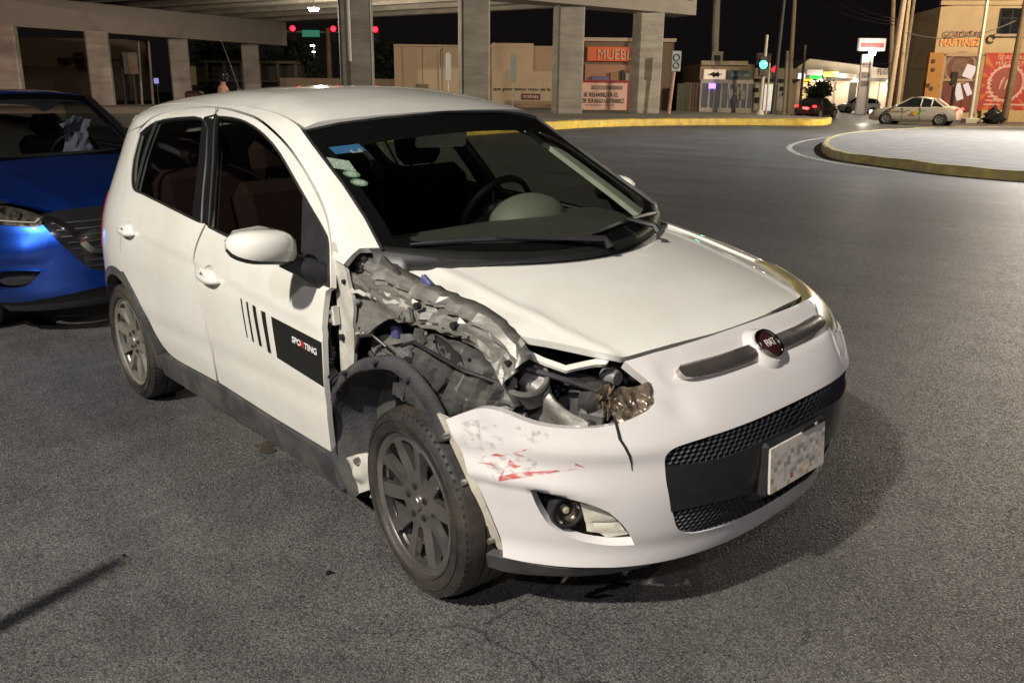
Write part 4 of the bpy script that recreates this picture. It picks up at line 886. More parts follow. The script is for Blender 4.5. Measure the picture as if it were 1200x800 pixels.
# floor pan, wheel boxes, cabin
mb = MB(); mb.box((-1.35, 0, .26), (3.1, 1.0, .12), bev=.03); mb.box((-2.5, 0, .55), (.9, 1.18, .5), bev=.05); mb.box((.2, .05, .36), (.9, .9, .2), bev=.05); mb.box((-1.32, 0, .30), (1.4, 1.46, .16), bev=.03)
mb.build('floor_pan', M_DARK, car)
def prism_y(prof, y0, y1, name, m, par, sm=True):
    return edge_sharp(MB().prism(prof, y1-y0, 'y', y0).build(name, m, par), 50) if not sm else MB().prism(prof, y1-y0, 'y', y0).build(name, m, par, smooth=True)
dash = prism_y([(-.20, .955), (-.40, .975), (-.60, .985), (-.76, .965), (-.84, .92), (-.86, .84), (-.80, .70), (-.78, .45), (-.3, .40)], -.66, .66, 'dashboard', M_INT, car)
V = []; F = []
for j in range(9):
    ph = PI/2*j/8
    for i in range(24):
        th = 2*PI*i/24; V.append((-.72+.15*math.cos(th)*math.cos(ph), .37+.185*math.sin(th)*math.cos(ph), .955+.110*math.sin(ph)))
for j in range(8):
    for i in range(24): F.append((j*24+i, j*24+(i+1) % 24, (j+1)*24+(i+1) % 24, (j+1)*24+i))
mesh_obj('instrument_hood', V, F, mat('binnacle_grey', (.15, .155, .135), .6, var=.08), dash)
# steering wheel
SM = Matrix.Translation((-.93, .37, .955)) @ Matrix.Rotation(math.radians(-62), 4, 'Y')
mb = MB(); mb.lathe([(.185+.016*math.cos(q), .016*math.sin(q)) for q in np.linspace(0, 2*PI, 10, endpoint=False)], 36, 'z', closed=True)
for a in (200, 340, 270): mb.tube([(.05*math.sin(math.radians(a)), .05*math.cos(math.radians(a)), .0), (.18*math.sin(math.radians(a)), .18*math.cos(math.radians(a)), 0)], [.03, .016], 8)
mb.lathe([(0, .03), (.06, .028), (.075, .0), (.06, -.03), (0, -.03)], 20, 'z')
mb.build('steering_wheel', M_BLACK, car, smooth=True, M=SM)
# seats
def seat(y, x, w, red=True):
    m = M_SEAT
    mb = MB(); mb.box((0, 0, 0), (.50, w, .16), bev=.05, M=Matrix.Translation((x+.22, y, .50)) @ Matrix.Rotation(math.radians(-8), 4, 'Y'))
    s = mb.build('seat', m, car, smooth=True)
    MB().box((0, 0, 0), (.15, w, .62), bev=.06, M=Matrix.Translation((x-.10, y, .84)) @ Matrix.Rotation(math.radians(-14), 4, 'Y')).build('seat_back', m, s, smooth=True)
    mb = MB(); mb.box((0, 0, 0), (.10, .26, .17), bev=.05, M=Matrix.Translation((x-.20, y, 1.23)) @ Matrix.Rotation(math.radians(-10), 4, 'Y'))
    for k in (-.06, .06): mb.tube([(x-.17, y+k, 1.12), (x-.19, y+k, 1.2)], .007, 6)
    mb.build('headrest', m, s, smooth=True)
seat(-.37, -1.30, .50); seat(.37, -1.30, .50); seat(-.33, -2.15, .6); seat(.33, -2.15, .6)
# pale lining of the far windscreen pillar and the corner of the far door
patch('pillar_lining', smooth_poly([(.50, 1.36), (.56, 1.365), (.60, 1.28), (.63, 1.17), (.66, 1.05), (.655, 1.0), (.54, 1.0), (.545, 1.08), (.535, 1.16), (.515, 1.26)], 1, 70), lambda UV: wsmap(UV)-np.array([.05, 0, .03]), mat('pillar_lining_grey', (.42, .44, .39), .7), car, h=.04, hem=.02)
# inner mirror
MB().box((0, 0, 0), (.022, .23, .075), bev=.012, M=Matrix.Translation((-.80, -.02, 1.315)) @ Matrix.Rotation(math.radians(12), 4, 'Y') @ Matrix.Rotation(math.radians(-8), 4, 'Z')).build('inner_mirror', mat('mirror_back_grey', (.85, .86, .83), .4), car, smooth=True)
MB().tube([(-.79, -.02, 1.345), (-.74, 0, 1.375)], .012, 8).build('inner_mirror_stem', M_BLACK, car, smooth=True)

# ---------------------------------------------------------------- what the torn-off fender lays bare
M_APRON = mat('bare_grey_sheet_metal', (.21, .205, .19), .40, var=.10, scale=30, dirt=(.13, .118, .10), dscale=5, damt=.6, metal=.3, streak=(.42, 90, .15, .80))
M_LILAC = mat('primer_lilac_grey', (.34, .33, .37), .5, var=.2, scale=9, dirt=(.13, .12, .13), dscale=8, damt=.7)
M_FLANGE = mat('flange_white_primer', (.55, .54, .49), .4, var=.15, scale=14, dirt=(.27, .25, .21), dscale=9, damt=.7)
M_LINER = mat('grey_liner_plastic', (.050, .049, .048), .45, var=.12, scale=30, dirt=(.12, .112, .10), dscale=9, damt=.5, streak=(1.0, 80, .2, .7))
M_FELT = mat('black_liner_felt', (.034, .034, .039), .85, var=.35, scale=12, dirt=(.075, .073, .07), dscale=7, damt=.6, bump=.4, bscale=90)
M_FOAM = mat('ribbed_grey_foam', (.12, .12, .125), .8, var=.2, scale=30)
M_ENG = mat('engine_black', (.028, .028, .032), .5, var=.4, scale=15, dirt=(.09, .085, .08), dscale=14, damt=.6)
M_ENGG = mat('engine_grey', (.16, .158, .15), .45, var=.3, scale=15, dirt=(.07, .065, .06), dscale=10, damt=.7)
def tri(x): return 2*np.abs((x/(2*PI)) % 1-.5)*2-1
def crumple(amp, freq, seed, dirs=7, along=None, spread=1.0):
    """sharp-edged buckling: a sum of zig-zag folds; along (radians) lines the folds up with a direction"""
    r = np.random.RandomState(seed); K = []
    for _ in range(dirs):
        a = r.rand()*6.28 if along is None else along+PI/2+spread*(r.rand()-.5); K.append((np.array([math.cos(a), math.sin(a)]), r.rand()*6.28, freq*(.45+1.5*r.rand()), .5+r.rand()))
    def d(UV, P):
        s = np.zeros(len(UV)); wx = .022*np.sin(UV[:, 1]*freq*.8+seed)+.010*np.sin(UV[:, 0]*freq*1.7); wy = .022*np.sin(UV[:, 0]*freq*.9+2*seed)
        U = UV+np.stack([wx, wy], -1)
        for k, ph, f, w in K: s += w*tri((U@k)*f+ph)
        return amp*s/math.sqrt(dirs)
    return d
def jag(poly, amp, seed, step=.02):
    """torn outline"""
    r = np.random.RandomState(seed); q = resample(poly, step); return [tuple(p) for p in q+amp*(r.rand(len(q), 2)-.5)*2]
def plane_y(y0, a=0., b=0., xz0=(0, .8)):
    """a sheet facing the right-hand side; a and b lean it along x and z"""
    return lambda UV: np.stack([UV[:, 0], y0+a*(UV[:, 0]-xz0[0])+b*(UV[:, 1]-xz0[1]), UV[:, 1]], -1)
def sheet(name, key, m, y0, disp=None, a=0., b=0., par=car, h=.014, hem=.012, sm=1, xz0=(0, .8), label=None, poly=None, holes=()):
    q = smooth_poly(poly or T[key], sm, 70)
    def mp(UV): return plane_y(y0, a, b, xz0)(UV)
    # outward is -y
    return edge_sharp(patch(name, q, mp, m, par, h=h, hem=hem, disp=disp, flip=(map_normals(mp, np.array([q[0]]), None)[0][1] > 0), label=label, holes=holes, roll=.002), 22)
def addf(*fs): return lambda UV, P: sum(f(UV, P) for f in fs)
def bumpat(x, z, sx, sz, hgt): return lambda UV, P: hgt*np.exp(-((UV[:, 0]-x)/sx)**2-((UV[:, 1]-z)/sz)**2)
def grad(x0, z0, gx, gz): return lambda UV, P: gx*(UV[:, 0]-x0)+gz*(UV[:, 1]-z0)
def ridge(x0, z0, x1, z1, w, hgt):
    a = np.array([x0, z0]); b = np.array([x1, z1])
    def f(UV, P):
        t = np.clip((UV-a)@(b-a)/((b-a)@(b-a)), 0, 1); d = np.linalg.norm(UV-a-t[:, None]*(b-a), axis=1); return hgt*np.exp(-(d/w)**2)
    return f
jamb = sheet('door_jamb', 'jamb', M_LILAC, -.735, crumple(.004, 14, 3))
fl = sheet('hinge_pillar', 'pillar_flange', M_FLANGE, -.765, addf(crumple(.002, 16, 4), ridge(-.40, .95, -.335, .80, .02, .006)))
sheet('door_hinge', None, M_FLANGE, -.79, poly=[(-.452, .838), (-.405, .842), (-.402, .782), (-.449, .778)], par=jamb, hem=.02)
for z in (.825, .796):
    MB().lathe([(0, -.012), (.009, -.012), (.010, 0), (0, 0)], 8, 'y', (-.425, -.79, z)).build('hinge_bolt', M_SILVER, jamb, smooth=True)
for x, z, r in ((-.447, .735, .020), (-.400, .738, .011), (-.36, .93, .007)):
    MB().lathe([(0, -.004), (r, -.004), (r, .01)], 14, 'y', (x, -.772 if x > -.42 else -.748, z)).build('panel_hole', M_DARK, jamb, smooth=True)
# corrugated cable boot between door and pillar
mb = MB(); pts = []; rs = []
for i in range(40):
    t = i/39; pts.append((-.500+.085*t**.6+.012*math.sin(t*9), -.775-.03*math.sin(PI*t), .700-.135*t)); rs.append(.021+.006*(i % 2)-.004*t)
mb.tube(pts, rs, 12); mb.lathe([(.036, -.02), (.040, .0), (.034, .012), (0, .012)], 14, 'y', (-.505, -.765, .700)); mb.lathe([(.030, -.03), (.030, .0)], 12, 'y', (-.415, -.775, .565))
mb.build('cable_boot', M_BLACK, jamb, smooth=True)
# deep backing behind everything
sheet('inner_wall', 'recess', M_ENGG, -.640, crumple(.010, 11, 9), h=.02)
mb = MB(); mb.box((-.12, -.53, .52), (.55, .05, .62)); mb.build('bay_wall', M_ENG, car)
# gusset bracket and its bolts
gus = sheet('fender_gusset', 'gusset', M_APRON, -.745, addf(ridge(-.33, .935, -.06, .865, .018, .012), ridge(-.34, .78, -.22, .80, .02, .008), crumple(.003, 12, 5), bumpat(-.30, .88, .05, .04, -.012)))
for x, z in ((-.318, .868), (-.315, .79), (-.085, .872), (-.062, .868)):
    MB().lathe([(0, -.010), (.008, -.010), (.0105, -.004), (.0105, .004), (0, .004)], 6, 'y', (x, -.752, z)).build('bracket_bolt', M_ENGG, gus)
# ribbed foam block
fq = T['foam']; foam = sheet('foam_block', 'foam', M_FOAM, -.690, lambda UV, P: .006*np.abs(np.sin(UV[:, 0]*160))*(UV[:, 1] < .72), h=.008, hem=.05, sm=0)
sheet('foam_cap', None, M_APRON, -.700, crumple(.004, 20, 31), poly=[(-.345, .722), (-.28, .757), (-.20, .772), (-.17, .752), (-.22, .735), (-.20, .72), (-.15, .705), (-.30, .700)], par=foam)
MB().box((-.20, -.69, .785), (.035, .03, .05), bev=.006).build('blue_clip', mat('blue_clip_plastic', (.07, .075, .19), .5), car)
MB().box((-.150, -.675, .66), (.09, .03, .06), bev=.008).build('blue_clip', mat('blue_clip_plastic'), car)
# long crumpled upper rail
def folded(name, top, bot, rows, y_of, m, nst, jx, jy, seed, par=car, zig=None, sharp=16):
    """pressed sheet metal lofted between two edge lines, its lengthwise ridges buckled station by station"""
    rr = np.random.RandomState(seed); A = resample(top, .002, False); B = resample(bot, .002, False); V = []; F = []; k = len(rows)
    wob = np.cumsum(rr.randn(nst, k)*.35, axis=0); wob -= np.linspace(0, 1, nst)[:, None]*wob[-1]
    for i in range(nst):
        t = i/(nst-1); a = A[int(t*(len(A)-1))]; b_ = B[int(t*(len(B)-1))]; hit_ = rr.rand() < .34; kick = rr.randn()*1.7 if hit_ else rr.randn()*.35
        for j, (v, dy) in enumerate(rows):
            q = a+(b_-a)*v; e = math.sin(PI*min(1, max(0, v)))+.25
            x = q[0]+jx*rr.randn()*.5; z = q[1]+jx*(rr.randn()*.35+wob[i, j]*.5)
            y = y_of(x, z)+dy+jy*e*(kick*(.5+.5*math.cos(3.1*v+i))+rr.randn()*.25)+(zig(t, v) if zig else 0)
            V.append((x, y, z))
    for i in range(nst-1):
        for j in range(k-1):
            p0, p1, p2, p3 = i*k+j, i*k+j+1, (i+1)*k+j+1, (i+1)*k+j
            F += [(p0, p1, p2), (p0, p2, p3)] if rr.rand() < .5 else [(p0, p1, p3), (p1, p2, p3)]
    o = edge_sharp(mesh_obj(name, V, F, m, par), sharp)
    if sum(f.normal.y for f in o.data.polygons) > 0: o.data.flip_normals()
    q = o.modifiers.new('thickness', 'SOLIDIFY'); q.thickness = .003; q.offset = -1
    return o
ry = lambda x, z: -.715+.10*x+.42*(z-.87)
rail = folded('upper_rail', [(-.37, 1.0), (-.27, .99), (-.15, .970), (-.06, .952), (.06, .934), (.15, .925), (.24, .905), (.32, .873), (.385, .822)], [(-.33, .905), (-.22, .882), (-.11, .862), (-.04, .838), (.06, .834), (.14, .830), (.22, .815), (.29, .780), (.345, .735)],
    [(0, .035), (.06, .0), (.20, -.012), (.30, -.010), (.36, .008), (.52, .004), (.58, -.016), (.74, -.018), (.80, -.002), (.95, .004), (1.0, .022)], ry, M_APRON, 34, .0045, .010, 6)
for x, z in ((-.02, .905), (.13, .872), (.33, .80)):
    MB().lathe([(0, -.006), (.011, -.006), (.011, .01)], 10, 'y', (x, -.735+.1*x, z)).build('rail_hole', M_DARK, rail, smooth=True)
MB().box((0, 0, 0), (.05, .02, .028), bev=.005, M=Matrix.Translation((-.07, -.66, .955)) @ Matrix.Rotation(.5, 4, 'Y')).build('blue_clip', mat('blue_clip_plastic'), car)
# folds of the torn inner liner behind the wheel arch
zg = np.random.RandomState(15).uniform(-1, 1, 30)
sp_ = folded('splash_panel', [(-.03, .838), (.05, .832), (.13, .828), (.21, .812), (.28, .782), (.34, .738), (.385, .70)], [(-.13, .655), (-.06, .60), (.03, .565), (.11, .585), (.20, .625), (.29, .655), (.37, .672)],
    [(0, .02), (.10, -.004), (.22, -.010), (.36, -.012), (.50, -.010), (.64, -.014), (.78, -.012), (.90, -.004), (1.0, .012)], lambda x, z: -.712+.04*x+.25*(z-.8), M_LINER, 30, .002, .007, 23, sharp=27, zig=lambda t, v: .020*zg[int(t*14)]*(.4+.6*math.sin(PI*min(1, v+.1)))-.016*abs(((t*7.3+v*.8) % 1)-.5))
patch('tear_hole', [(.045, .828), (.10, .815), (.16, .79), (.19, .765), (.15, .752), (.10, .765), (.06, .795)], lambda UV: plane_y(-.728, .04, .25)(UV), M_DARK, sp_, h=.03, hem=.008, flip=True)
# cowl corner plastics
cs = sheet('cowl_corner', 'cowlside', M_LINER, -.705, addf(crumple(.012, 15, 41), bumpat(-.33, .985, .03, .03, -.02)), h=.012, b=.3, xz0=(-.3, .95))
sheet('cowl_bracket', 'cowlwhite', M_FLANGE, -.69, addf(crumple(.012, 22, 43)), h=.010, b=.2, xz0=(-.2, .93))
sheet('cowl_vent', None, M_ENG, -.725, lambda UV, P: .004*np.sin(UV[:, 1]*260), poly=[(-.43, .962), (-.40, .995), (-.355, 1.012), (-.325, 1.0), (-.33, .962), (-.37, .945)], h=.006, b=.3, xz0=(-.3, .95))
# wheel-arch liner: a bent felt shell
prof = smooth_poly([(-.415, .19), (-.45, .29), (-.47, .41), (-.462, .48), (-.40, .575), (-.29, .655), (-.16, .705), (-.04, .715), (.06, .675), (.125, .61), (.155, .55)], 2, 80, closed=False)
R = resample(prof, .014, False); n = len(R); ny = 16; V = []; F = []
cr = crumple(.012, 12, 51, 8)
for i, (x, z) in enumerate(R):
    t = R[min(i+1, n-1)]-R[max(i-1, 0)]; t = t/np.linalg.norm(t); nr = np.array([-t[1], t[0]])
    for j in range(ny):
        y = -.800+.22*j/(ny-1); x = R[i][0]+.10*(j/(ny-1))*min(1, max(0, (-.10-R[i][0])/.3)); d = .6*cr(np.array([[i*.014, y*1.2]]), None)[0]
        V.append((x+nr[0]*d, y-.012*math.sin(i*.35)*(1-j/ny)**2, z+nr[1]*d))
for i in range(n-1):
    for j in range(ny-1): F.append((i*ny+j, (i+1)*ny+j, (i+1)*ny+j+1, i*ny+j+1))
liner = mesh_obj('arch_liner', V, F, M_FELT, car)
sm_ = liner.modifiers.new('thickness', 'SOLIDIFY'); sm_.thickness = .006
# its outer flange
V = []; F = []
for i, (x, z) in enumerate(R):
    t = R[min(i+1, n-1)]-R[max(i-1, 0)]; t = t/np.linalg.norm(t); nr = np.array([-t[1], t[0]]); w = .034+.006*math.sin(i*.13)
    d = .3*cr(np.array([[i*.014, -.800*1.2]]), None)[0]; y = -.800-.004*math.sin(i*.35)
    for k, (o, dy) in enumerate(((-.006, .004), (.0, -.008), (w*.8, .004), (w, .016))): V.append((x+nr[0]*(d+o), y+dy, z+nr[1]*(d+o)))
for i in range(n-1):
    for k in range(3): F.append((i*4+k, i*4+k+1, (i+1)*4+k+1, (i+1)*4+k))
fo = mesh_obj('liner_flange', V, F, M_FELT, liner); sm2 = fo.modifiers.new('thickness', 'SOLIDIFY'); sm2.thickness = .004
for i in (int(n*.45), int(n*.62), int(n*.78)):
    x, z = R[i]; MB().lathe([(0, -.012), (.009, -.012), (.009, .004), (0, .004)], 8, 'y', (x, -.812, z+.018)).build('liner_clip', M_ENG, liner, smooth=True)
# bare end of the sill
se = sheet('sill_bracket', 'sillend', M_FLANGE, -.77, addf(crumple(.012, 25, 61), bumpat(-.35, .27, .03, .03, .02)), h=.008)
MB().lathe([(0, -.012), (.012, -.012), (.014, .004), (0, .004)], 8, 'y', (-.335, -.785, .325)).build('bracket_bolt', M_SILVER, se)
sheet('sill_closing', None, M_LILAC, -.745, crumple(.008, 20, 62), poly=[(-.30, .35), (-.24, .36), (-.22, .25), (-.26, .18), (-.34, .175), (-.32, .25)], h=.012)
# headlight bay
br = sheet('headlight_bracket', 'bracket', M_APRON, -.630, addf(crumple(.012, 15, 71, 9), ridge(.30, .74, .53, .65, .03, .03), bumpat(.35, .74, .05, .04, .02), ridge(.25, .62, .45, .62, .02, -.02)), a=.12, b=.35, xz0=(.35, .70), h=.010)
CM = Matrix.Translation((.355, -.655, .752)) @ Matrix.Rotation(math.radians(24), 4, 'X') @ Matrix.Rotation(math.radians(18), 4, 'Y')
MB().lathe([(.064, -.05), (.060, -.01), (.066, .004), (.062, .012), (.050, .006), (.044, -.02), (.040, -.04), (0, -.045)], 28, 'z').build('strut_cup', M_ENGG, br, smooth=True, M=CM)
MB().lathe([(.040, -.038), (0, -.036)], 20, 'z').build('cup_void', M_ENG, br, smooth=True, M=CM)
rg = random.Random(12)
bay = MB(); bay.box((.28, -.33, .47), (.62, .50, .06), bev=.01); bay.box((.62, -.25, .60), (.03, .5, .2), bev=.01); bay.box((-.02, -.3, .62), (.04, .6, .5)); bay_o = bay.build('bay_tray', M_DARK, car)
MB().box((.30, -.40, .62), (.20, .16, .14), bev=.02).build('battery_box', M_ENG, bay_o)
MB().lathe([(0, .0), (.07, .0), (.075, .05), (.05, .10), (.03, .11), (0, .11)], 20, 'z', (.40, -.46, .60)).build('filler_dome', M_ENG, bay_o, smooth=True)
MB().lathe([(0, -.02), (.055, -.02), (.06, .02), (.045, .03), (0, .025)], 20, 'x', (.47, -.50, .68)).build('lamp_housing', M_ENG, bay_o, smooth=True)
MB().lathe([(.022, -.03), (.028, .0), (.020, .02), (0, .02)], 14, 'x', (.475, -.44, .735)).build('cap', M_ENGG, bay_o, smooth=True)
for k in range(16):
    p0 = np.array([rg.uniform(.18, .50), rg.uniform(-.55, -.30), rg.uniform(.60, .72)]); p3 = p0+np.array([rg.uniform(-.22, .02), rg.uniform(-.03, .15), rg.uniform(-.10, .06)])
    p1 = p0+np.array([rg.uniform(-.06, .03), rg.uniform(-.03, .06), rg.uniform(.0, .05)]); p2 = p3+np.array([rg.uniform(-.06, .03), rg.uniform(-.03, .06), rg.uniform(-.02, .05)])
    MB().tube([(1-t)**3*p0+3*t*(1-t)**2*p1+3*t*t*(1-t)*p2+t**3*p3 for t in np.linspace(0, 1, 12)], rg.choice((.006, .010, .016)), 8).build('hose', M_ENG if k % 4 else M_ENGG, bay_o, smooth=True)
for k in range(12):
    MB().box((0, 0, 0), (rg.uniform(.03, .08), rg.uniform(.03, .08), rg.uniform(.02, .06)), bev=.006, M=Matrix.Translation((rg.uniform(.24, .56), rg.uniform(-.62, -.40), rg.uniform(.56, .69))) @ Matrix.Rotation(rg.uniform(-.7, .7), 4, 'Y') @ Matrix.Rotation(rg.uniform(-.7, .7), 4, 'Z')).build('bay_bracket', M_ENG if k % 3 else M_ENGG, bay_o)
co = MB(); co.box((.505, -.505, .690), (.030, .022, .024), bev=.004); co.box((.510, -.510, .672), (.012, .012, .020), bev=.002); co.box((.50, -.50, .710), (.006, .006, .025)); co.build('connector', mat('connector_white', (.75, .75, .72), .4), bay_o)
# bent inner lip of the hood
lip = patch('hood_lip', T['lip_hood'], hoodmap, M_WHITE, hood, h=.014, off=-.022, hem=.010)
# broken shards of the right headlight, still in the bumper corner
M_SH = mat('shattered_lens', (.24, .19, .14), .12, var=.85, scale=38, metal=.6, coat=1, bump=.6, bscale=60)
sh = patch('broken_headlight', T['shard'], frontmap, M_SH, car, h=.010, off=-.004, hem=.05, disp=addf(crumple(.010, 60, 81, 8), crumple(.003, 160, 82)))
for k in range(14):
    c = np.array([rg.uniform(-.62, -.53), rg.uniform(.700, .752)]); P = frontmap(c[None])[0]-np.array([.02, 0, 0]); a = rg.uniform(0, 6.28); L = rg.uniform(.015, .04)
    q = [P+np.array([-.01*rg.random(), L*math.cos(a+t)*r, L*math.sin(a+t)*r]) for t, r in ((0, 1), (1.9, .5), (2.6, .9), (4.4, .45))]
    V = [tuple(p) for p in q]+[tuple(p-np.array([.004, 0, 0])) for p in q]
    mesh_obj('lens_shard', V, [(0, 1, 2, 3), (7, 6, 5, 4), (0, 4, 5, 1), (1, 5, 6, 2), (2, 6, 7, 3), (3, 7, 4, 0)], M_SH if k % 3 else mat('bright_chrome'), sh, False)

# harness, welds and strips that break up the bare metal
for k, (p, r_, m) in enumerate((([(-.34, -.76, .70), (-.30, -.765, .76), (-.24, -.755, .775), (-.19, -.74, .745)], .005, M_BLACK), ([(-.12, -.73, .76), (-.02, -.755, .80), (.10, -.765, .79), (.22, -.76, .77), (.34, -.70, .74)], .006, M_BLACK), ([(-.30, -.73, .70), (-.24, -.735, .66), (-.15, -.74, .665), (-.08, -.745, .69)], .009, M_ENG), ([(.24, -.66, .80), (.32, -.67, .79), (.42, -.60, .76), (.50, -.52, .72)], .008, M_ENG), ([(.18, -.72, .655), (.28, -.72, .645), (.38, -.68, .66)], .010, M_ENGG))):
    MB().tube([np.array(q) for q in resample(p, .02, False)], r_, 8).build('wire_harness', m, car, smooth=True)
rw = np.random.RandomState(4)
for k in range(7):
    t = (k+.4*math.sin(k*2.3))/7; x = -.36+.62*t; z = .945-.14*t+.012*math.sin(k*2.1); MB().lathe([(0, -.003), (.006, -.003), (.0075, 0)], 8, 'y', (x, -.742+.10*x+.42*(z-.87)-.012, z)).build('spot_weld', M_APRON, rail)
for k, (x0, z0, x1, z1, y) in enumerate(((-.37, .905, -.05, .895, -.762), (-.40, .745, -.25, .785, -.760), (-.16, .845, .20, .855, -.742))):
    a = np.array([x0, y, z0]); b = np.array([x1, y+.02, z1]); n = 14; V = []; F = []
    for i in range(n):
        q = a+(b-a)*i/(n-1)+np.array([0, .004*math.sin(i*1.9), .004*math.sin(i*2.7)]); V += [tuple(q+[0, .004, .006]), tuple(q+[0, -.006, .003]), tuple(q+[0, -.006, -.003]), tuple(q+[0, .004, -.006])]
    for i in range(n-1):
        for j in range(3): F.append((i*4+j, (i+1)*4+j, (i+1)*4+j+1, i*4+j+1))
    edge_sharp(mesh_obj('seam_strip', V, F, M_FLANGE if k < 2 else M_APRON, gus if k < 2 else rail))
# torn scraps of liner hanging in the opening
for k, (x, z, w, hh, y) in enumerate(((-.02, .80, .07, .10, -.735), (.07, .70, .09, .07, -.75), (.20, .72, .08, .09, -.745), (.27, .69, .07, .05, -.74), (-.10, .635, .08, .06, -.765), (.33, .75, .05, .07, -.71))):
    q = jag([(x-w/2, z-hh*.3), (x+w*.2, z-hh/2), (x+w/2, z+hh*.1), (x+w*.1, z+hh/2), (x-w*.4, z+hh*.3)], .008, 40+k, .012)
    sheet('torn_scrap', None, (M_LINER, M_ENG, M_APRON)[k % 3], y, crumple(.010, 40, 60+k, 5), h=.010, sm=0, poly=q, par=sp_, b=.3, xz0=(x, z))

# small fixings, tabs and dark openings scattered over the exposed structure
rs = random.Random(77)
for k in range(26):
    t = .42+.58*rs.random(); x = -.34+.60*t; z = .93-.20*t-rs.random()*.13; y = -.757+.06*max(0, t-.3)
    if k % 3 == 0: MB().lathe([(0, -.006), (.007, -.006), (.009, 0), (.009, .008), (0, .008)], 6, 'y', (x, y, z)).build('bracket_bolt', M_ENGG if k % 2 else M_SILVER, rail)
    elif k % 3 == 1: MB().box((0, 0, 0), (rs.uniform(.012, .035), .006, rs.uniform(.008, .02)), bev=.002, M=Matrix.Translation((x, y, z)) @ Matrix.Rotation(rs.uniform(-.8, .8), 4, 'Y') @ Matrix.Rotation(rs.uniform(-.4, .4), 4, 'X')).build('bent_tab', M_FLANGE if k % 2 else M_APRON, rail)
    else:
        q = jag(ell(x, z, rs.uniform(.010, .026), rs.uniform(.006, .012), 12, rs.uniform(-1, .3)), .003, 200+k, .006); sheet('panel_hole', None, M_DARK, y+.002, None, h=.012, sm=0, poly=q, par=rail, hem=.004)

# ---------------------------------------------------------------- blue saloon parked close behind
M_BLUE = mat('metallic_blue_paint', (.016, .080, .50), .36, var=.06, scale=4, metal=.92, coat=1, coatr=.04)
blue = thing('blue_saloon', 'blue saloon car parked nose to tail behind the white hatchback, at the left edge', 'car')
BM4 = Matrix.Translation(tuple(BO))
def bpatch(name, poly, mp, m, par=None, **k):
    o = patch(name, poly, mp, m, None, **k); o.data.transform(BM4); o.parent = par or blue; return o
# bumper with its openings
bhl = [(-.405, .795), (-.43, .752), (-.48, .735), (-.58, .742), (-.72, .752), (-.95, .77), (-1.06, .80), (-1.04, .845), (-.90, .868), (-.683, .868), (-.589, .853), (-.479, .828)]
arm = [(-.42, .74), (-.372, .66), (-.285, .555), (-.20, .46), (-.14, .425), (0, .418), (.14, .425), (.20, .46), (.285, .555), (.372, .66), (.42, .74), (.40, .80), (.30, .822), (0, .828), (-.30, .822), (-.40, .80)]
bfog = smooth_poly([(-.90, .455), (-.66, .472), (-.50, .462), (-.59, .39), (-.68, .355), (-.90, .345), (-.96, .40)], 2, 80)
bup = [(-1.30, .66), (-1.2, .74), (-1.07, .795), (-.95, .762), (-.72, .744), (-.58, .734), (-.48, .727), (-.425, .742)]
bl = bup+arm[1:10]+[(-a, b) for a, b in bup[::-1]]
bl += [(1.30, .66), (1.20, .40), (1.12, .26), (.8, .25), (.4, .30), (.15, .335), (-.15, .335), (-.4, .30), (-.8, .25), (-1.12, .26), (-1.20, .40)]
def bdisp(UV, P):
    t, z = np.abs(UV[:, 0]), UV[:, 1]
    return .020*gauss(z-.57, .07)*np.clip((t-.4)/.2, 0, 1)-.014*gauss(z-.50, .025)*np.clip((t-.42)/.1, 0, 1)+.015*gauss(z-.32, .05)
bb = bpatch('front_bumper', smooth_poly(bl, 2, 60), bfront, M_BLUE, h=.025, holes=[bfog, [(-a, b) for a, b in bfog]], disp=bdisp, hem=.03)
bpatch('fog_recess', bfog, bfront, M_DARK, bb, h=.05, off=-.05, hem=0); bpatch('fog_recess', [(-a, b) for a, b in bfog], bfront, M_DARK, bb, h=.05, off=-.05, hem=0)
bpatch('lower_grille', [(-1.0, .245), (-.4, .30), (-.15, .335), (.15, .335), (.4, .30), (1.0, .245), (.9, .17), (0, .19), (-.9, .17)], bfront, M_BLACK, h=.05, off=-.02, hem=.03)
bpatch('grille_surround', arm, bfront, M_GLOSSK, h=.03, off=-.012, hem=.02)
for k in range(8):
    z = .46+k*.04; w = np.interp(z, [.44, .55, .66, .74], [.16, .24, .33, .37])
    bpatch('grille_slat', [(-w, z), (w, z), (w, z+.010), (-w, z+.010)], bfront, M_BLACK, h=.05, off=-.004, hem=.012)
chp = [(-.425, .752), (-.36, .752), (-.30, .715), (-.245, .650), (-.205, .585), (-.165, .545), (0, .535), (.165, .545), (.205, .585), (.245, .650), (.30, .715), (.36, .752), (.425, .752), (.417, .780), (.352, .784), (.28, .750), (.215, .680), (.18, .612), (.14, .572), (0, .562), (-.14, .572), (-.18, .612), (-.215, .680), (-.28, .750), (-.352, .784), (-.417, .780)]
bpatch('chrome_strip', smooth_poly(chp, 1, 80), bfront, mat('bright_chrome'), h=.02, off=.008, hem=.02)
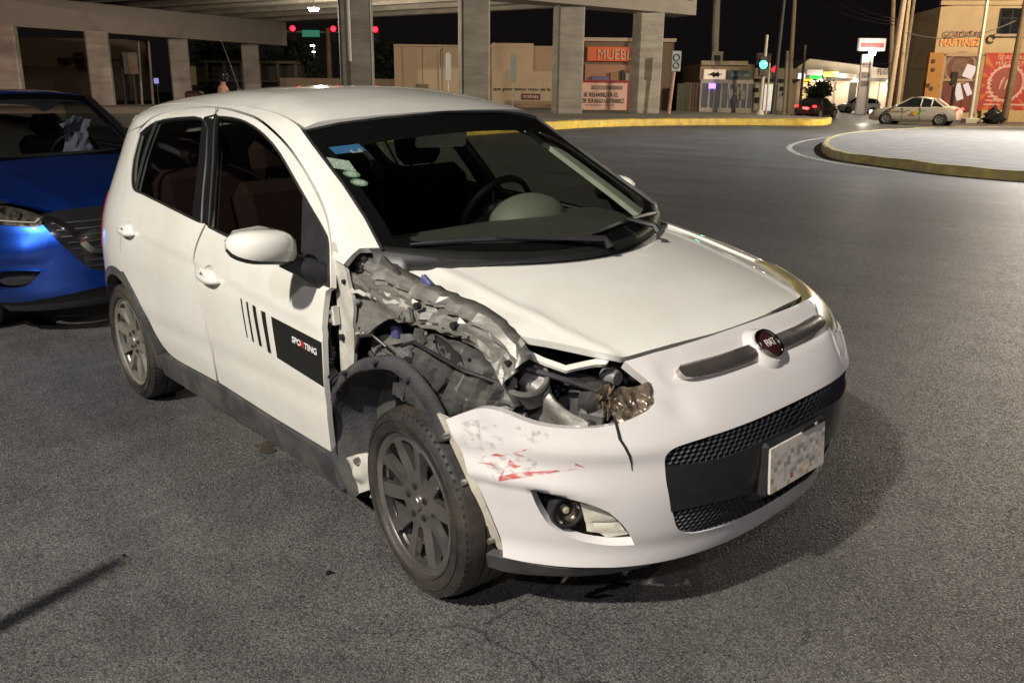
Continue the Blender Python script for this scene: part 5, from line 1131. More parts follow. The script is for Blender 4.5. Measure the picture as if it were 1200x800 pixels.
for s in (-1, 1):
    q = [(abs(a)*s, b) for a, b in bhl]
    hb_ = bpatch('headlight', smooth_poly(q, 1, 80), bfront, mat('headlight_housing', (.45, .45, .47), .2, var=.9, scale=22, metal=.9, coat=1), h=.02, off=-.018, hem=0)
    bpatch('headlight_lens', smooth_poly(q, 1, 80), bfront, glass('lamp_glass', (.7, .68, .62)), hb_, h=.03, off=.004, hem=0)
    for t, z, r in ((.60, .80, .036), (.78, .81, .030)):
        n = map_normals(bfront, np.array([(s*t, z)]), None)[0]; c = Vector(pt(bfront, s*t, z)-n*.01)
        qm = Vector(n).to_track_quat('Z', 'Y').to_matrix().to_4x4(); qm.translation = c
        MB().lathe([(r, 0), (r*.9, .006), (r*.6, -.01), (0, -.014)], 20, 'z').build('lamp_reflector', mat('reflector'), hb_, smooth=True, M=BM4 @ qm)
    bpatch('light_guide', [(s*.43, .775), (s*.47, .755), (s*.60, .762), (s*.80, .775), (s*.80, .782), (s*.60, .770), (s*.475, .763), (s*.44, .785)], bfront, mat('light_guide', (.6, .58, .55), .2, coat=1), hb_, h=.03, off=-.006, hem=.006)
# hood, fenders, windscreen, roof, sides
bh_l = [(.22, -.80), (.376, -.585), (.527, -.51), (.655, -.42), (.742, -.34), (.785, -.20), (.79, 0)]
bh = bh_l+[(x, -y) for x, y in bh_l[-2::-1]]+[(-.30, .80), (-.46, .60), (-.40, .3), (-.385, 0), (-.40, -.3), (-.46, -.60), (-.30, -.80)]
def bhd(UV, P): return .010*gauss(np.abs(UV[:, 1])-np.interp(UV[:, 0], [-.4, .7], [.52, .26]), .05)
bpatch('hood', smooth_poly(bh, 1, 60), bhood, M_BLUE, h=.03, disp=bhd, hem=.02)
wq = [(-.66, 1.06), (-.62, 1.20), (-.56, 1.34), (-.535, 1.405), (-.3, 1.43), (0, 1.437), (.3, 1.43), (.535, 1.405), (.56, 1.34), (.62, 1.20), (.66, 1.06), (.3, 1.045), (0, 1.04), (-.3, 1.045)]
zup = lambda z: z if z < 1.06 else 1.06+(z-1.06)*1.2
wq = [(a, zup(b)) for a, b in wq]
w_ = bpatch('windscreen', wq, bws, glass('dark_windscreen_glass', (.45, .48, .47)), h=.08, hem=0)
bpatch('windscreen_frit', wq, bws, mat('black_frit'), w_, h=.06, hem=0, off=-.004, holes=[smooth_poly([(a*.93, 1.235+(b-1.235)*.84) for a, b in wq], 1, 60)])
for s in (-1, 1):
    V = []; F = []
    for i, t in enumerate(np.linspace(0, 1, 9)):
        p = np.array([pt(bws, s*np.interp(t, [0, 1], [.66, .535]), np.interp(t, [0, 1], [1.05, zup(1.408)]))])[0]
        o = np.array([-.02, s*.075, -.03]); V += [tuple(p+[.004, -s*.012, .004]), tuple(p+o*.4+[0, s*.01, .012]), tuple(p+o), tuple(p+o+[-.06, -s*.02, -.01]), tuple(p+[-.05, -s*.02, -.03])]
    for i in range(8):
        for k in range(5): F.append((i*5+k, i*5+(k+1) % 5, (i+1)*5+(k+1) % 5, (i+1)*5+k))
    edge_sharp(mesh_obj('windscreen_pillar', [tuple(BM4 @ Vector(v)) for v in V], F, M_GLOSSK, blue))
V = []; F = []; nx = 16; ny = 13
for i in range(nx):
    for j in range(ny):
        y = -.60+1.2*j/(ny-1); x0 = BWS[0]-BWS[1]*y*y-(zup(1.435-.03*(abs(y)/.535)**2)-BWS[2])/BWS[3]; x = x0-(i/(nx-1))*1.5; t = i/(nx-1)
        V.append((x, y, zup(1.437)+.035*math.sin(PI*min(1, t*1.15))-.14*max(0, t-.55)-.04*(abs(y)/.55)**2-.05*max(0, abs(y)-.5)/.1))
for i in range(nx-1):
    for j in range(ny-1): F.append((i*ny+j, i*ny+j+1, (i+1)*ny+j+1, (i+1)*ny+j))
ro = mesh_obj('roof', [tuple(BM4 @ Vector(v)) for v in V], F, M_BLUE, blue); q = ro.modifiers.new('thickness', 'SOLIDIFY'); q.thickness = .03; q.offset = -1
for s in (-1, 1):
    def bside(UV): 
        x, z = UV[:, 0], UV[:, 1]; r = np.clip((x+.15)/(BLz(z)+.15), 0, .999); y = BWz(z)*(1-r**2.3)**(1/2.7); b = np.clip((-3.0-x)/.6, 0, .98); return np.stack([x, s*y*(1-b**3)**.5, z], -1)
    def arcb(cx): return [(cx+.36*math.cos(math.radians(a)), .30+.36*math.sin(math.radians(a))) for a in range(180, -1, -15)]
    bpatch('body_side', [(-.36, .25)]+arcb(0)+[(.37, .30), (.40, .62), (.22, .80), (.18, .94), (-.30, 1.02), (-.6, 1.03), (-2.6, 1.06), (-3.4, 1.02), (-3.5, .7), (-3.4, .30), (-2.95, .28)]+arcb(-2.6)[::-1]+[(-2.24, .25)], bside, M_BLUE, h=.07, hem=.03, flip=(s > 0))
    bpatch('side_window', [(-.75, 1.04), (-1.15, 1.36), (-1.5, 1.42), (-2.2, 1.40), (-2.8, 1.10), (-2.75, 1.06)], bside, M_GLASS, h=.1, hem=0, off=-.01)
    for x in (0, -2.6):
        Mw = BM4 @ Matrix.Translation((x, s*.835, .31)) @ (Matrix.Rotation(PI, 4, 'Z') if s > 0 else Matrix())
        ww = MB().lathe([(0, .01), (.06, .0), (.19, .012), (.215, -.006), (.215, .15)], 40, 'y').build('wheel', M_RIMS, blue, smooth=True, M=Mw)
        MB().lathe([(.215, -.006), (.24, -.016), (.28, -.008), (.305, .02), (.31, .10), (.305, .18), (.22, .2)], 48, 'y').build('tyre', M_TYRE, ww, smooth=True, M=Mw)
    mm = MB(); mm.lathe([(.0, -.11), (.05, -.10), (.075, -.03), (.075, .05), (.05, .10), (0, .11)], 16, 'y'); mm.build('side_mirror', M_BLUE, blue, smooth=True, M=BM4 @ Matrix.Translation((-.72, s*.95, 1.08)))
mb = MB(); mb.box((-1.6, 0, .32), (4.0, 1.3, .25), bev=.05); mb.box((-1.0, 0, .8), (.5, 1.35, .32), bev=.08); mb.box((.25, 0, .5), (.9, 1.2, .3), bev=.05); mb.build('floor_pan', M_DARK, blue, M=BM4)
MB().box((0, 0, 0), (.55, 1.36, .10), bev=.04, M=BM4 @ Matrix.Translation((-.82, 0, 1.0))).build('dashboard', M_INT, blue, smooth=True)
for y in (-.36, .36):
    mb = MB(); mb.box((0, 0, 0), (.16, .5, .62), bev=.06, M=BM4 @ Matrix.Translation((-1.85, y, .85)) @ Matrix.Rotation(-.25, 4, 'Y')); mb.box((0, 0, 0), (.10, .26, .18), bev=.05, M=BM4 @ Matrix.Translation((-1.95, y, 1.24)))
    mb.build('seat', mat('dark_seat_cloth', (.03, .03, .034), .9), blue, smooth=True)
mb = MB(); mb.lathe([(.18+.014*math.cos(q), .014*math.sin(q)) for q in np.linspace(0, 2*PI, 8, endpoint=False)], 30, 'z', closed=True); mb.tube([(-.17, 0, 0), (.17, 0, 0)], .02, 6)
mb.build('steering_wheel', M_BLACK, blue, smooth=True, M=BM4 @ Matrix.Translation((-1.22, .36, 1.02)) @ Matrix.Rotation(math.radians(-62), 4, 'Y'))
# added crumpled sheet standing in for a bright reflective shape behind the windscreen
aq = jag([(-.13, -.18), (.02, -.22), (.12, -.12), (.10, .05), (.15, .16), (.02, .20), (-.10, .14), (-.07, 0)], .012, 9, .03)
ab = patch('bright_sheet', aq, lambda UV: np.stack([np.full(len(UV), 0.), UV[:, 0], UV[:, 1]], -1), mat('bright_sheet_cloth', (.30, .30, .42), .7), None, h=.014, hem=0, disp=addf(crumple(.05, 14, 91, 5), crumple(.014, 45, 92, 5)))
ab.data.transform(BM4 @ Matrix.Translation((-1.10, .34, 1.13))); ab.parent = blue; edge_sharp(ab, 25)

# ---------------------------------------------------------------- surroundings
M_COLC = mat('bridge_concrete', (.27, .245, .21), .85, var=.12, scale=.8, dirt=(.19, .18, .165), dscale=.5, damt=.7, streak=(PI/2, 2.2, .08, .86))
M_BEAM = mat('dark_bridge_concrete', (.24, .215, .19), .85, var=.15, scale=.6, dirt=(.14, .125, .11), dscale=.6, damt=.7)
M_GALV = mat('galvanised_steel', (.40, .40, .38), .5, var=.15, metal=.4); M_POST = mat('dark_post', (.025, .024, .023), .7)
M_WOOD = mat('wooden_pole', (.30, .225, .15), .85, var=.25, scale=6); M_POLEC = mat('concrete_pole', (.42, .37, .30), .8, var=.15)
M_BEIGE = mat('beige_wall', (.46, .36, .24), .85, var=.08, scale=.7, dirt=(.33, .25, .17), dscale=.7, damt=.6)
M_GLASSD = mat('dark_window_glass', (.02, .022, .025), .1, var=.3, scale=2)
M_BLK = mat('black_lettering', (.02, .018, .016), .6)
def local(p0, p1):
    """frame on the ground with x running from p0 to p1, both (l, d)"""
    a = math.atan2(p1[1]-p0[1], p1[0]-p0[0]); return at(p0[0], p0[1], 0, a), math.hypot(p1[0]-p0[0], p1[1]-p0[1])
def place(root, M): root.matrix_world = M; return root
XZ = Matrix.Rotation(PI/2, 4, 'X')      # text standing upright, facing -y
def txt(root, nm, body, x, y, z, size, m, sx=1., bold=0., rot=0.): return text_mesh(nm, body, size, m, root, Matrix.Translation((x, y, z)) @ Matrix.Rotation(rot, 4, 'Y') @ XZ, .02, sx=sx, bold=bold)
def fit_txt(root, nm, body, x0, x1, y, z0, z1, m, bold=0.):
    o = txt(root, nm, body, 0, 0, 0, 1., m); v = np.array([q.co[:] for q in o.data.vertices]); lo, hi = v.min(0), v.max(0)
    for q in o.data.vertices: q.co.x = x0+(q.co.x-lo[0])/(hi[0]-lo[0])*(x1-x0); q.co.z = z0+(q.co.z-lo[2])/(hi[2]-lo[2])*(z1-z0); q.co.y = y+q.co.y*.5
    return o
def lamp(name, root, p, P, col, r=.15, kind='POINT', spot=None, aim=None):
    d = bpy.data.lights.new(name, kind); d.energy = P; d.color = col; d.shadow_soft_size = r; o = bpy.data.objects.new(name, d); COL.objects.link(o); o.parent = root; o.location = p
    if kind == 'SPOT': d.spot_size = math.radians(spot); d.spot_blend = .6; o.rotation_euler = Vector(aim).to_track_quat('-Z', 'Y').to_euler()
    return o
# ---- flyover
fly = thing('flyover', 'concrete flyover on two rows of square piers across the back of the junction', 'bridge', M=at(0, 50))
FI = at(0, 50).inverted() @ FR
def fpart(mb, name, m): return mb.build(name, m, fly, M=FI)
def pier(l, d, w, dp, h, rz):
    mb = MB(); q = .10
    prof = [(-w/2+q, -dp/2), (w/2-q, -dp/2), (w/2, -dp/2+q), (w/2, dp/2-q), (w/2-q, dp/2), (-w/2+q, dp/2), (-w/2, dp/2-q), (-w/2, -dp/2+q)]
    c, s = math.cos(rz), math.sin(rz); mb.prism([(l+x*c-y*s, d+x*s+y*c) for x, y in prof], h+.3, 'z', -.3); return fpart(mb, 'pier', M_COLC)
b1a, b1b = np.array([-37.5, 56.5]), np.array([-20.96, 6.50][:1]+[83.])
b2a, b2b = np.array([-12.5, 43.6]), np.array([11.90, 7.09][:1]+[61.])
rz1 = math.atan2(*(b1b-b1a)[::-1]); rz2 = math.atan2(*(b2b-b2a)[::-1])
H1, H2 = 5.45, 6.59
for l, d, w in ((-33.42, 60, 1.8), (-29.98, 66, 1.75), (-27.00, 74, 1.75), (-23.17, 81, 1.75)): pier(l, d, w*.86, 1.3, H1, rz1*.3)
for l, d, w in ((-7.99, 47.5, 2.12), (-1.93, 51.5, 1.98), (3.74, 55.5, 2.02), (9.17, 59, 2.05)): pier(l, d, w*.82, 1.4, H2, rz2*.35)
def beam(a, b, h0, h1, w, name, m, lip=0):
    a, b = np.array(a, float), np.array(b, float); t = (b-a)/np.linalg.norm(b-a); n = np.array([-t[1], t[0]])*w/2
    P = [a-n, b-n, b+n, a+n]; mb = MB(); mb.add([(*p, h) for h in (h0, h1) for p in P], [(3, 2, 1, 0), (4, 5, 6, 7), (0, 1, 5, 4), (1, 2, 6, 5), (2, 3, 7, 6), (3, 0, 4, 7)]); return fpart(mb, name, m)
beam(b1a, b1b, H1, H1+2.0, 1.9, 'pier_cap', M_BEAM); beam(b2a, b2b, H2, H2+2.2, 2.0, 'pier_cap', M_BEAM)
for k in range(9):
    t = .03+.94*k/8; a = b1a+(b1b-b1a)*t; b = b2a+(b2b-b2a)*t; u = (b-a)/np.linalg.norm(b-a); n = np.array([-u[1], u[0]])
    a = a-u*6; b = b+u*1.2; mb = MB(); h0 = 7.46; h1 = 8.72
    for w0, w1, z0, z1 in ((.36, .36, h0, h0+.24), (.12, .12, h0+.24, h1-.16), (.5, .5, h1-.16, h1)):
        P = [a-n*w0, b-n*w0, b+n*w0, a+n*w0]; mb.add([(*p, h) for h in (z0, z1-.002) for p in P], [(3, 2, 1, 0), (4, 5, 6, 7), (0, 1, 5, 4), (1, 2, 6, 5), (2, 3, 7, 6), (3, 0, 4, 7)])
    fpart(mb, 'girder', M_COLC)
q = [b1a, b1b, b2b, b2a]; c = sum(q)/4; q = [c+(p-c)*1.03 for p in q]
fpart(MB().prism([tuple(p) for p in q], .3, 'z', 8.73), 'deck_slab', M_BEAM)
cl, cd_ = -8.17, 46.3
fpart(MB().tube([(cl, cd_, 2.96), (cl, cd_, 7.5)], .13, 10), 'drain_pipe', mat('pale_pipe', (.55, .54, .50), .6))
fpart(MB().tube([(-7.04, 46.4, 0), (-7.04, 46.4, 7.5)], .05, 8), 'conduit', M_GALV)
# ---- beige workshop wall behind the piers
def building(name, label, pxl, pxr, d, htop, m, depth=8, cat='building'):
    r = thing(name, label, cat, M=at(pxl, d)); w = pxr-pxl
    mb = MB(); mb.box((w/2, depth/2, htop/2-.25), (w, depth, htop+.5)); mb.build('wall', m, r); return r, w
L0 = -9.85
r, w = building('workshop', 'plain beige workshop wall with painted lettering between the flyover piers', L0, 2.18, 78, 5.34, M_BEIGE)
MB().box((w*.5, .0, 5.34+.05), (w, .5, .16)).build('parapet', M_BEIGE, r)
MB().box((0.45-L0, -.05, 5.67/2), (2.18--1.43, .3, 5.67)).build('gable_block', M_BEIGE, r)
MB().box((3.54-L0, .6, 5.49/2), (5.12-2.18, 1.0, 5.49)).build('side_block', mat('brown_wall', (.34, .25, .17), .85, var=.1), r)
M_LOW = mat('ochre_dado', (.42, .30, .20), .85, var=.12, scale=1.2, dirt=(.16, .10, .075), dscale=.8, damt=.8)
MB().box((1.95-L0, -.5, 3.35/2), (5.09--1.42, .5, 3.35)).build('front_wall', M_BEIGE, r)
MB().box((1.94-L0, -.8, 0.64/2), (5.07--1.42, .12, 0.64)).build('dado', M_LOW, r)
fit_txt(r, 'wall_lettering', 'que generamos rutas de la', -1.19-L0, 3.79-L0, -.80, 1.66, 2.02, M_BLK)
MB().box((2.08-L0, -.82, (1.00+1.50)/2), (2.90-1.26, .05, 1.50-1.00)).build('word_panel', mat('maroon_panel', (.10, .03, .03), .6), r)
fit_txt(r, 'word', 'trabaja', 1.41-L0, 2.75-L0, -.87, 1.07, 1.43, mat('pale_lettering', (.7, .55, .4), .6))
for px in (526, 601):
    s = thing('notice_post', {526: 'thin grey post with a tall pale panel seen between the first two piers', 601: 'thin grey post with a tall bluish panel in front of the lettered wall'}[px], 'sign', M=at({526: -4.34, 601: 0.44}[px], 66), group='tall narrow roadside panels')
    MB().tube([(0, 0, 0), (0, 0, 4.30)], .05, 8).build('post', M_GALV, s)
    MB().box((0, -.08, (2.33+4.25)/2), (.42, .05, 4.25-2.33), bev=.02).build('panel', mat('pale_grey_panel', (.33, .35, .34), .6, var=.1), s)
for k in range(7): MB().box((w*(.06+.145*k), -.02, 5.34*.5), (.06, .06, 5.34*.98)).build('panel_joint', mat('joint_brown', (.26, .19, .12), .9), r)
MB().tube([(w*.33, -.12, 0), (w*.33, -.12, 5.12)], .07, 8).build('downpipe', M_GALV, r)
MB().box((w*.2, -.04, 1.1), (1.1, .08, 2.2)).build('door', mat('brown_steel_door', (.14, .10, .07), .6), r)
# ---- furniture shop with the orange fascia
L1 = 6.53; ht = 5.92
r, w = building('furniture_shop', 'furniture shop with a lit orange fascia seen between the last two flyover piers', L1, 14.10, 76, ht, mat('brown_shop_wall', (.17, .115, .08), .8, var=.15), 9)
MB().box((w/2, -.1, ht+.02), (w+.2, .5, .28)).build('cornice', mat('pale_cornice', (.45, .36, .27), .7), r)
MB().box((8.55-L1, -.35, (4.20+5.36)/2), (10.45-6.80, .25, 5.36-4.20), bev=.04).build('fascia', glow('orange_fascia', (.9, .17, .05), .10, (.55, .12, .05)), r)
fit_txt(r, 'fascia_lettering', 'MUEBL', 7.64-L1, 10.49-L1, -.62, 4.33, 5.15, mat('fascia_letter', (.62, .40, .26), .5), .02)
MB().box((8.56-L1, -.2, (2.48+3.93)/2), (10.54-6.66, .2, 3.93-2.48)).build('shop_front', glow('shop_interior_warm', (.55, .22, .12), .09, (.30, .16, .10)), r)
for x0, x1, y0, y1, c in ((694, 713, 87, 95, (.16, .15, .25)), (686, 692, 84, 92, (.25, .2, .2)), (727, 731, 82, 94, (.03, .03, .04)), (731, 737, 86, 95, (.3, .3, .28)), (715, 724, 85, 95, (.40, .22, .12)), (698, 709, 84, 89, (.22, .2, .3))):
    pass
M_SOFA = [mat('sofa_violet', (.15, .14, .24), .8), mat('sofa_brown', (.30, .17, .10), .8), mat('cabinet_dark', (.03, .03, .035), .5), mat('cabinet_pale', (.32, .31, .29), .6)]
def shop_piece(nm, x0, x1, z0, z1, m): MB().box(((x0+x1)/2, -.55, (z0+z1)/2), (x1-x0, .5, z1-z0), bev=.06).build(nm, m, r)
zb, zt_ = 2.46, 3.29
shop_piece('window_display', 7.10-L1, 8.62-L1, zb, zt_-.3, M_SOFA[0]); shop_piece('window_display', 8.69-L1, 9.41-L1, zb, zt_, M_SOFA[1]); shop_piece('window_display', 9.63-L1, 9.89-L1, zb, zt_+.2, M_SOFA[2]); shop_piece('window_display', 9.99-L1, 10.36-L1, zb, zt_, M_SOFA[3])
# roadworks billboard in front of it
LB = 5.88; bw = 9.53-5.88
s = thing('hoarding', 'pale pink hoarding with dark lettering and a red frame between two flyover piers', 'sign', M=at(LB, 70))
z0, z1 = 0.19, 2.39
MB().box((bw/2, 0, (z0+z1)/2), (bw, .12, z1-z0)).build('board', mat('pink_board', (.66, .42, .34), .6, var=.05), s)
fr = mat('red_frame', (.28, .02, .02), .5)
MB().box((bw/2, -.02, z1+.09), (bw+.36, .2, .18)).build('frame', fr, s); MB().box((bw+.10, -.02, (z0+z1)/2-.1), (.20, .2, z1-z0+.2)).build('frame', fr, s); MB().box((-.10, -.02, (z0+z1)/2-.1), (.20, .2, z1-z0+.2)).build('frame', fr, s)
hh = z1-z0
MB().box((bw*.55, -.08, z1-hh*.17), (bw*.66, .04, hh*.13)).build('header_strip', mat('brown_strip', (.22, .14, .12), .6), s)
fit_txt(s, 'line', 'GOBIERNO', bw*.24, bw*.50, -.12, z1-hh*.21, z1-hh*.135, mat('pale_lettering'))
fit_txt(s, 'line', 'SE REHABILITA EL', bw*.05, bw*.80, -.09, z1-hh*.49, z1-hh*.34, M_BLK, .01)
fit_txt(s, 'line', 'DE EULALIO GUTIERREZ', bw*.02, bw*.93, -.09, z1-hh*.70, z1-hh*.55, M_BLK, .01)
fit_txt(s, 'line', 'boulevard paso a desnivel', bw*.10, bw*.70, -.09, z1-hh*.80, z1-hh*.75, M_BLK)
# tufts of dry weeds along its foot: uncountable
V = []; F = []; rw = random.Random(3)
for i in range(900):
    x = rw.uniform(-.3, bw+.3); y = rw.uniform(-.5, .4); hgt = rw.uniform(.15, .6); a = rw.uniform(0, 6.28); b = len(V); dx, dy = .05*math.cos(a), .05*math.sin(a)
    V += [(x-dx, y-dy, z0-.75), (x+dx, y+dy, z0-.75), (x+rw.uniform(-.15, .15), y, z0-.75+hgt)]; F.append((b, b+1, b+2))
o = mesh_obj('weeds', [tuple(at(LB, 70) @ Vector(v)) for v in V], F, mat('dry_weeds', (.10, .08, .04), .9, var=.4, scale=3), smooth=False); tag(o, 'dry weeds along the foot of the pink hoarding', 'weeds', kind='stuff')
# ---- leaning sign post with a bluish plate
s = thing('road_sign', 'leaning post with a tall bluish plate right of the last flyover pier', 'sign', M=at(10.45, 57))
tp_ = (10.74, 57.00, 4.18); lean = (tp_[0]-(10.45), 0, tp_[2])
MB().tube([(0, 0, 0), lean], .11, 10).build('post', mat('rusty_pink_post', (.40, .24, .19), .7, var=.2), s)
MB().box((lean[0]*.97, -.14, (2.94+4.18)/2), (.58, .05, 4.18-2.94), bev=.02).build('plate', mat('bluish_plate', (.30, .34, .36), .5, var=.15, scale=5), s)
MB().lathe([(.16, -.01), (.22, -.01), (.22, .01), (.16, .01)], 24, 'y', (lean[0]*.97, -.18, 3.77), closed=True).build('plate_emblem', M_POST, s); MB().lathe([(.14, -.01), (.2, -.01), (.2, .01), (.14, .01)], 24, 'y', (lean[0]*.97, -.18, 3.30), closed=True).build('plate_emblem', M_POST, s)
# ---- dark gate
L2 = 13.72
r = thing('gate_wall', 'low dark green wall and brown gate left of the white-fronted shop', 'wall', M=at(L2, 74))
MB().box((14.73-L2, .2, 2.46/2), (14.87-13.87, .3, 2.46)).build('wall', mat('dark_green_wall', (.07, .075, .045), .8), r)
MB().box((15.44-L2, .2, 2.53/2), (16.09-14.87, .25, 2.53)).build('gate', mat('brown_gate', (.17, .095, .055), .7, var=.2), r)
for k in range(5): MB().box((14.98-L2+k*.25, .06, 2.53/2), (.04, .04, 2.53*.9)).build('gate_bar', M_POST, r)
r = thing('house_ruin', 'dark low house with uneven roofline behind the brown gate', 'building', M=at(L2, 86))
MB().prism([(-2, 0), (5.2, 0), (5.2, 3.90), (3.9, 4.37), (2.6, 3.74), (1.0, 4.21), (-2, 4.68)], 5, 'y').build('wall', mat('dark_brown_wall', (.09, .075, .06), .9, var=.2), r)
# ---- white-fronted shop
L3 = 16.88; h3 = 4.19; w3 = 21.64-L3
r, w = building('corner_shop', 'small shop with white window bars, a bird sign and a purple neon light', L3, 21.64, 78, h3, mat('tan_shop_wall', (.38, .30, .21), .8, var=.1), 9)
MB().box((w3*.42, -.15, h3+.05), (w3*.85, .6, .35)).build('cornice', mat('pale_cornice'), r)
x0, x1 = 17.16-L3, 19.07-L3; z0, z1 = 2.89, 3.71
MB().box(((x0+x1)/2, -.25, (z0+z1)/2), (x1-x0, .14, z1-z0), bev=.03).build('sign_board', glow('lit_cream_sign', (1, .78, .58), .42, (.6, .5, .4)), r)
bird = [(-.75, .0), (-.45, .12), (-.15, .28), (.05, .16), (.3, .3), (.42, .12), (.8, .1), (.45, -.02), (.35, -.22), (.15, -.1), (-.1, -.24), (-.3, -.06)]
MB().prism([((x0+x1)/2+a*.9, (z0+z1)/2-.05+b*.9) for a, b in bird], .02, 'y', -.35).build('sign_emblem', M_BLK, r)
x2, x3 = 19.23-L3, 21.33-L3
MB().box(((x2+x3)/2, -.25, (2.88+3.63)/2), (x3-x2, .14, 3.63-2.88), bev=.03).build('sign_board', mat('dark_teal_sign', (.06, .10, .11), .5), r)
MB().box(((x2+x3)/2, -.34, 3.27), (x3-x2-.6, .04, .22)).build('sign_lettering', mat('faint_teal', (.15, .24, .26), .5, var=.5, scale=6), r)
z4, z5 = 0.46, 2.55
MB().box((w3*.5, -.10, (z4+z5)/2), (w3*.96, .06, z5-z4)).build('window_glass', glow('dim_shop_window', (.6, .55, .6), .05, (.03, .03, .04)), r)
mw = mat('white_window_bar', (.55, .50, .44), .6)
for px in (17.02, 17.74, 18.22, 18.82, 19.43, 20.03, 20.55, 21.08): MB().box((px-L3, -.2, (z4+z5)/2), (.16, .10, z5-z4)).build('window_bar', mw, r)
MB().box((w3*.5, -.2, z5+.16), (w3*.97, .14, .34)).build('lintel', mw, r); MB().box((w3*.5, -.2, z4-.2), (w3*.97, .16, .45)).build('plinth', mw, r)
MB().box((17.95-L3, -.34, 2.32), (.62, .08, .42), bev=.05).build('neon_sign', glow('purple_neon', (.25, .12, 1.), 4.), r)
for px, hg in ((19.65, .9), (20.17, 1.1), (20.70, .8)):
    MB().box((px-L3, -.32, z4+.9+hg*.3), (.42, .06, hg), bev=.02).build('window_poster', mat('pale_poster', (.42, .38, .34), .7, var=.4, scale=6), r)
# person standing at the shop door
def person(label, l, d, h, pose, colors, group=None, M=None, seated=False):
    r = thing('person', label, 'person', M=M if M is not None else at(l, d, h))
    me = bpy.data.meshes.new('body'); J = pose['J']; E = pose['E']; me.from_pydata([j[0] for j in J], E, []); o = bpy.data.objects.new('body', me); COL.objects.link(o); o.parent = r
    s = o.modifiers.new('skin', 'SKIN'); 
    if not me.skin_vertices: 
        bm = bmesh.new(); bm.from_mesh(me); bm.verts.layers.skin.verify(); bm.to_mesh(me); bm.free()
    for v, j in zip(me.skin_vertices[0].data, J): v.radius = (j[1], j[1]*(j[2] if len(j) > 2 else 1)); v.use_root = False
    me.skin_vertices[0].data[0].use_root = True
    o.modifiers.new('smooth', 'SUBSURF').levels = 1; o.modifiers['smooth'].render_levels = 2
    me.materials.append(colors[0])
    return r, o
STAND = dict(J=[((0, 0, .95), .15, .8), ((0, 0, 1.2), .15, .75), ((0, 0, 1.42), .16, .6), ((0, 0, 1.52), .06), ((0, -.01, 1.66), .095, 1.1), ((0, -.01, 1.74), .07),
    ((-.10, 0, .85), .085), ((-.11, -.02, .48), .06), ((-.12, .02, .09), .042), ((-.12, -.12, .04), .035), ((.10, 0, .85), .085), ((.11, -.03, .48), .06), ((.13, .02, .09), .042), ((.13, -.12, .04), .035),
    ((-.20, 0, 1.40), .065), ((-.26, .02, 1.12), .045), ((-.22, -.16, .98), .034), ((-.20, -.24, .96), .03), ((.20, 0, 1.40), .065), ((.27, .02, 1.12), .045), ((.28, -.05, .88), .034), ((.28, -.08, .80), .03)],
    E=[(0, 1), (1, 2), (2, 3), (3, 4), (4, 5), (0, 6), (6, 7), (7, 8), (8, 9), (0, 10), (10, 11), (11, 12), (12, 13), (2, 14), (14, 15), (15, 16), (16, 17), (2, 18), (18, 19), (19, 20), (20, 21)])
M_CLOTH = mat('dark_grey_clothes', (.07, .07, .09), .9, var=.3, scale=4)
pr_, _ = person('person in dark clothes standing outside the small shop with white window bars', 18.51, 72, 0, STAND, [M_CLOTH])
MB().lathe([(0, -.12), (.07, -.09), (.095, 0), (.08, .07), (0, .11)], 14, 'z', (0, -.01, 1.68)).build('head', mat('skin_tone', (.35, .2, .14), .6), pr_, smooth=True)
# ---- next unit of the row
L4 = 22.20; w4 = 26.15-L4; h4 = 3.95
r, w = building('row_shop', 'pale row of shop units behind the traffic signals', L4, 26.15, 80, h4, mat('pale_row_wall', (.40, .34, .26), .8, var=.12, scale=1), 8)
MB().box((w4/2, -.2, 2.93), (w4, .8, .18)).build('canopy', M_POST, r)
for a, b, c in ((884, 893, mat('white_panel', (.55, .52, .48), .6, var=.15)), (896, 908, glow('lit_white_doorway', (1, .92, .8), .55, (.6, .58, .5))), (911, 924, mat('white_panel'))):
    pass
for xa, xb, m in ((22.32, 23.01, mat('white_panel', (.50, .46, .42), .6, var=.15)), (23.24, 24.09, glow('lit_white_doorway', (1, .9, .75), .5, (.6, .58, .5))), (24.40, 25.40, mat('white_panel'))):
    MB().box(((xa+xb)/2-L4, -.12, (0.26+2.55)/2), (xb-xa, .1, 2.55-0.26)).build('shutter', m, r)
for xa, z, sx, sz in ((22.41, 2.03, .5, .35), (22.57, 1.15, .4, .5), (24.80, 2.18, .5, .4), (24.95, 1.74, .25, .3)):
    MB().box((xa-L4, -.22, z), (sx, .05, sz), bev=.08).build('wall_emblem', M_POST, r)
MB().box((22.89-L4, -.1, (4.08+4.95)/2+.2), (23.44-22.12, .1, 1.0)).build('roof_board', mat('dull_board', (.14, .10, .10), .7), r)
# ---- poles, signals and signs
def pole(name, label, cat, p0, p1, r0, r1, m, group=None):
    s = thing(name, label, cat, M=at(p0[0], p0[1], 0), group=group)
    MB().tube([(0, 0, -.2), (p1[0]-p0[0], p1[1]-p0[1], p1[2])], [r0, r1], 10).build('shaft', m, s, smooth=True); return s
s = pole('sign_pole', 'tall thick pole with a square poster on it rising over the small bird-sign shop', 'pole', (19.18, 82), (18.74, 82.00, 11.58), .34, .30, M_POLEC)
MB().box((19.12-19.18, -.5, (4.30+5.37)/2), (19.67-18.65, .1, 5.37-4.30)).build('poster', mat('pale_poster'), s)
MB().box((19.11-19.18, -.6, 4.75), (.55, .05, .6), bev=.15).build('poster_figure', M_POST, s)
s = pole('signal_pole', 'traffic signal on a pale pole with a concrete foot, its green light lit', 'traffic light', (16.64, 58), (16.70, 58.00, 5.28), .12, .09, M_POLEC)
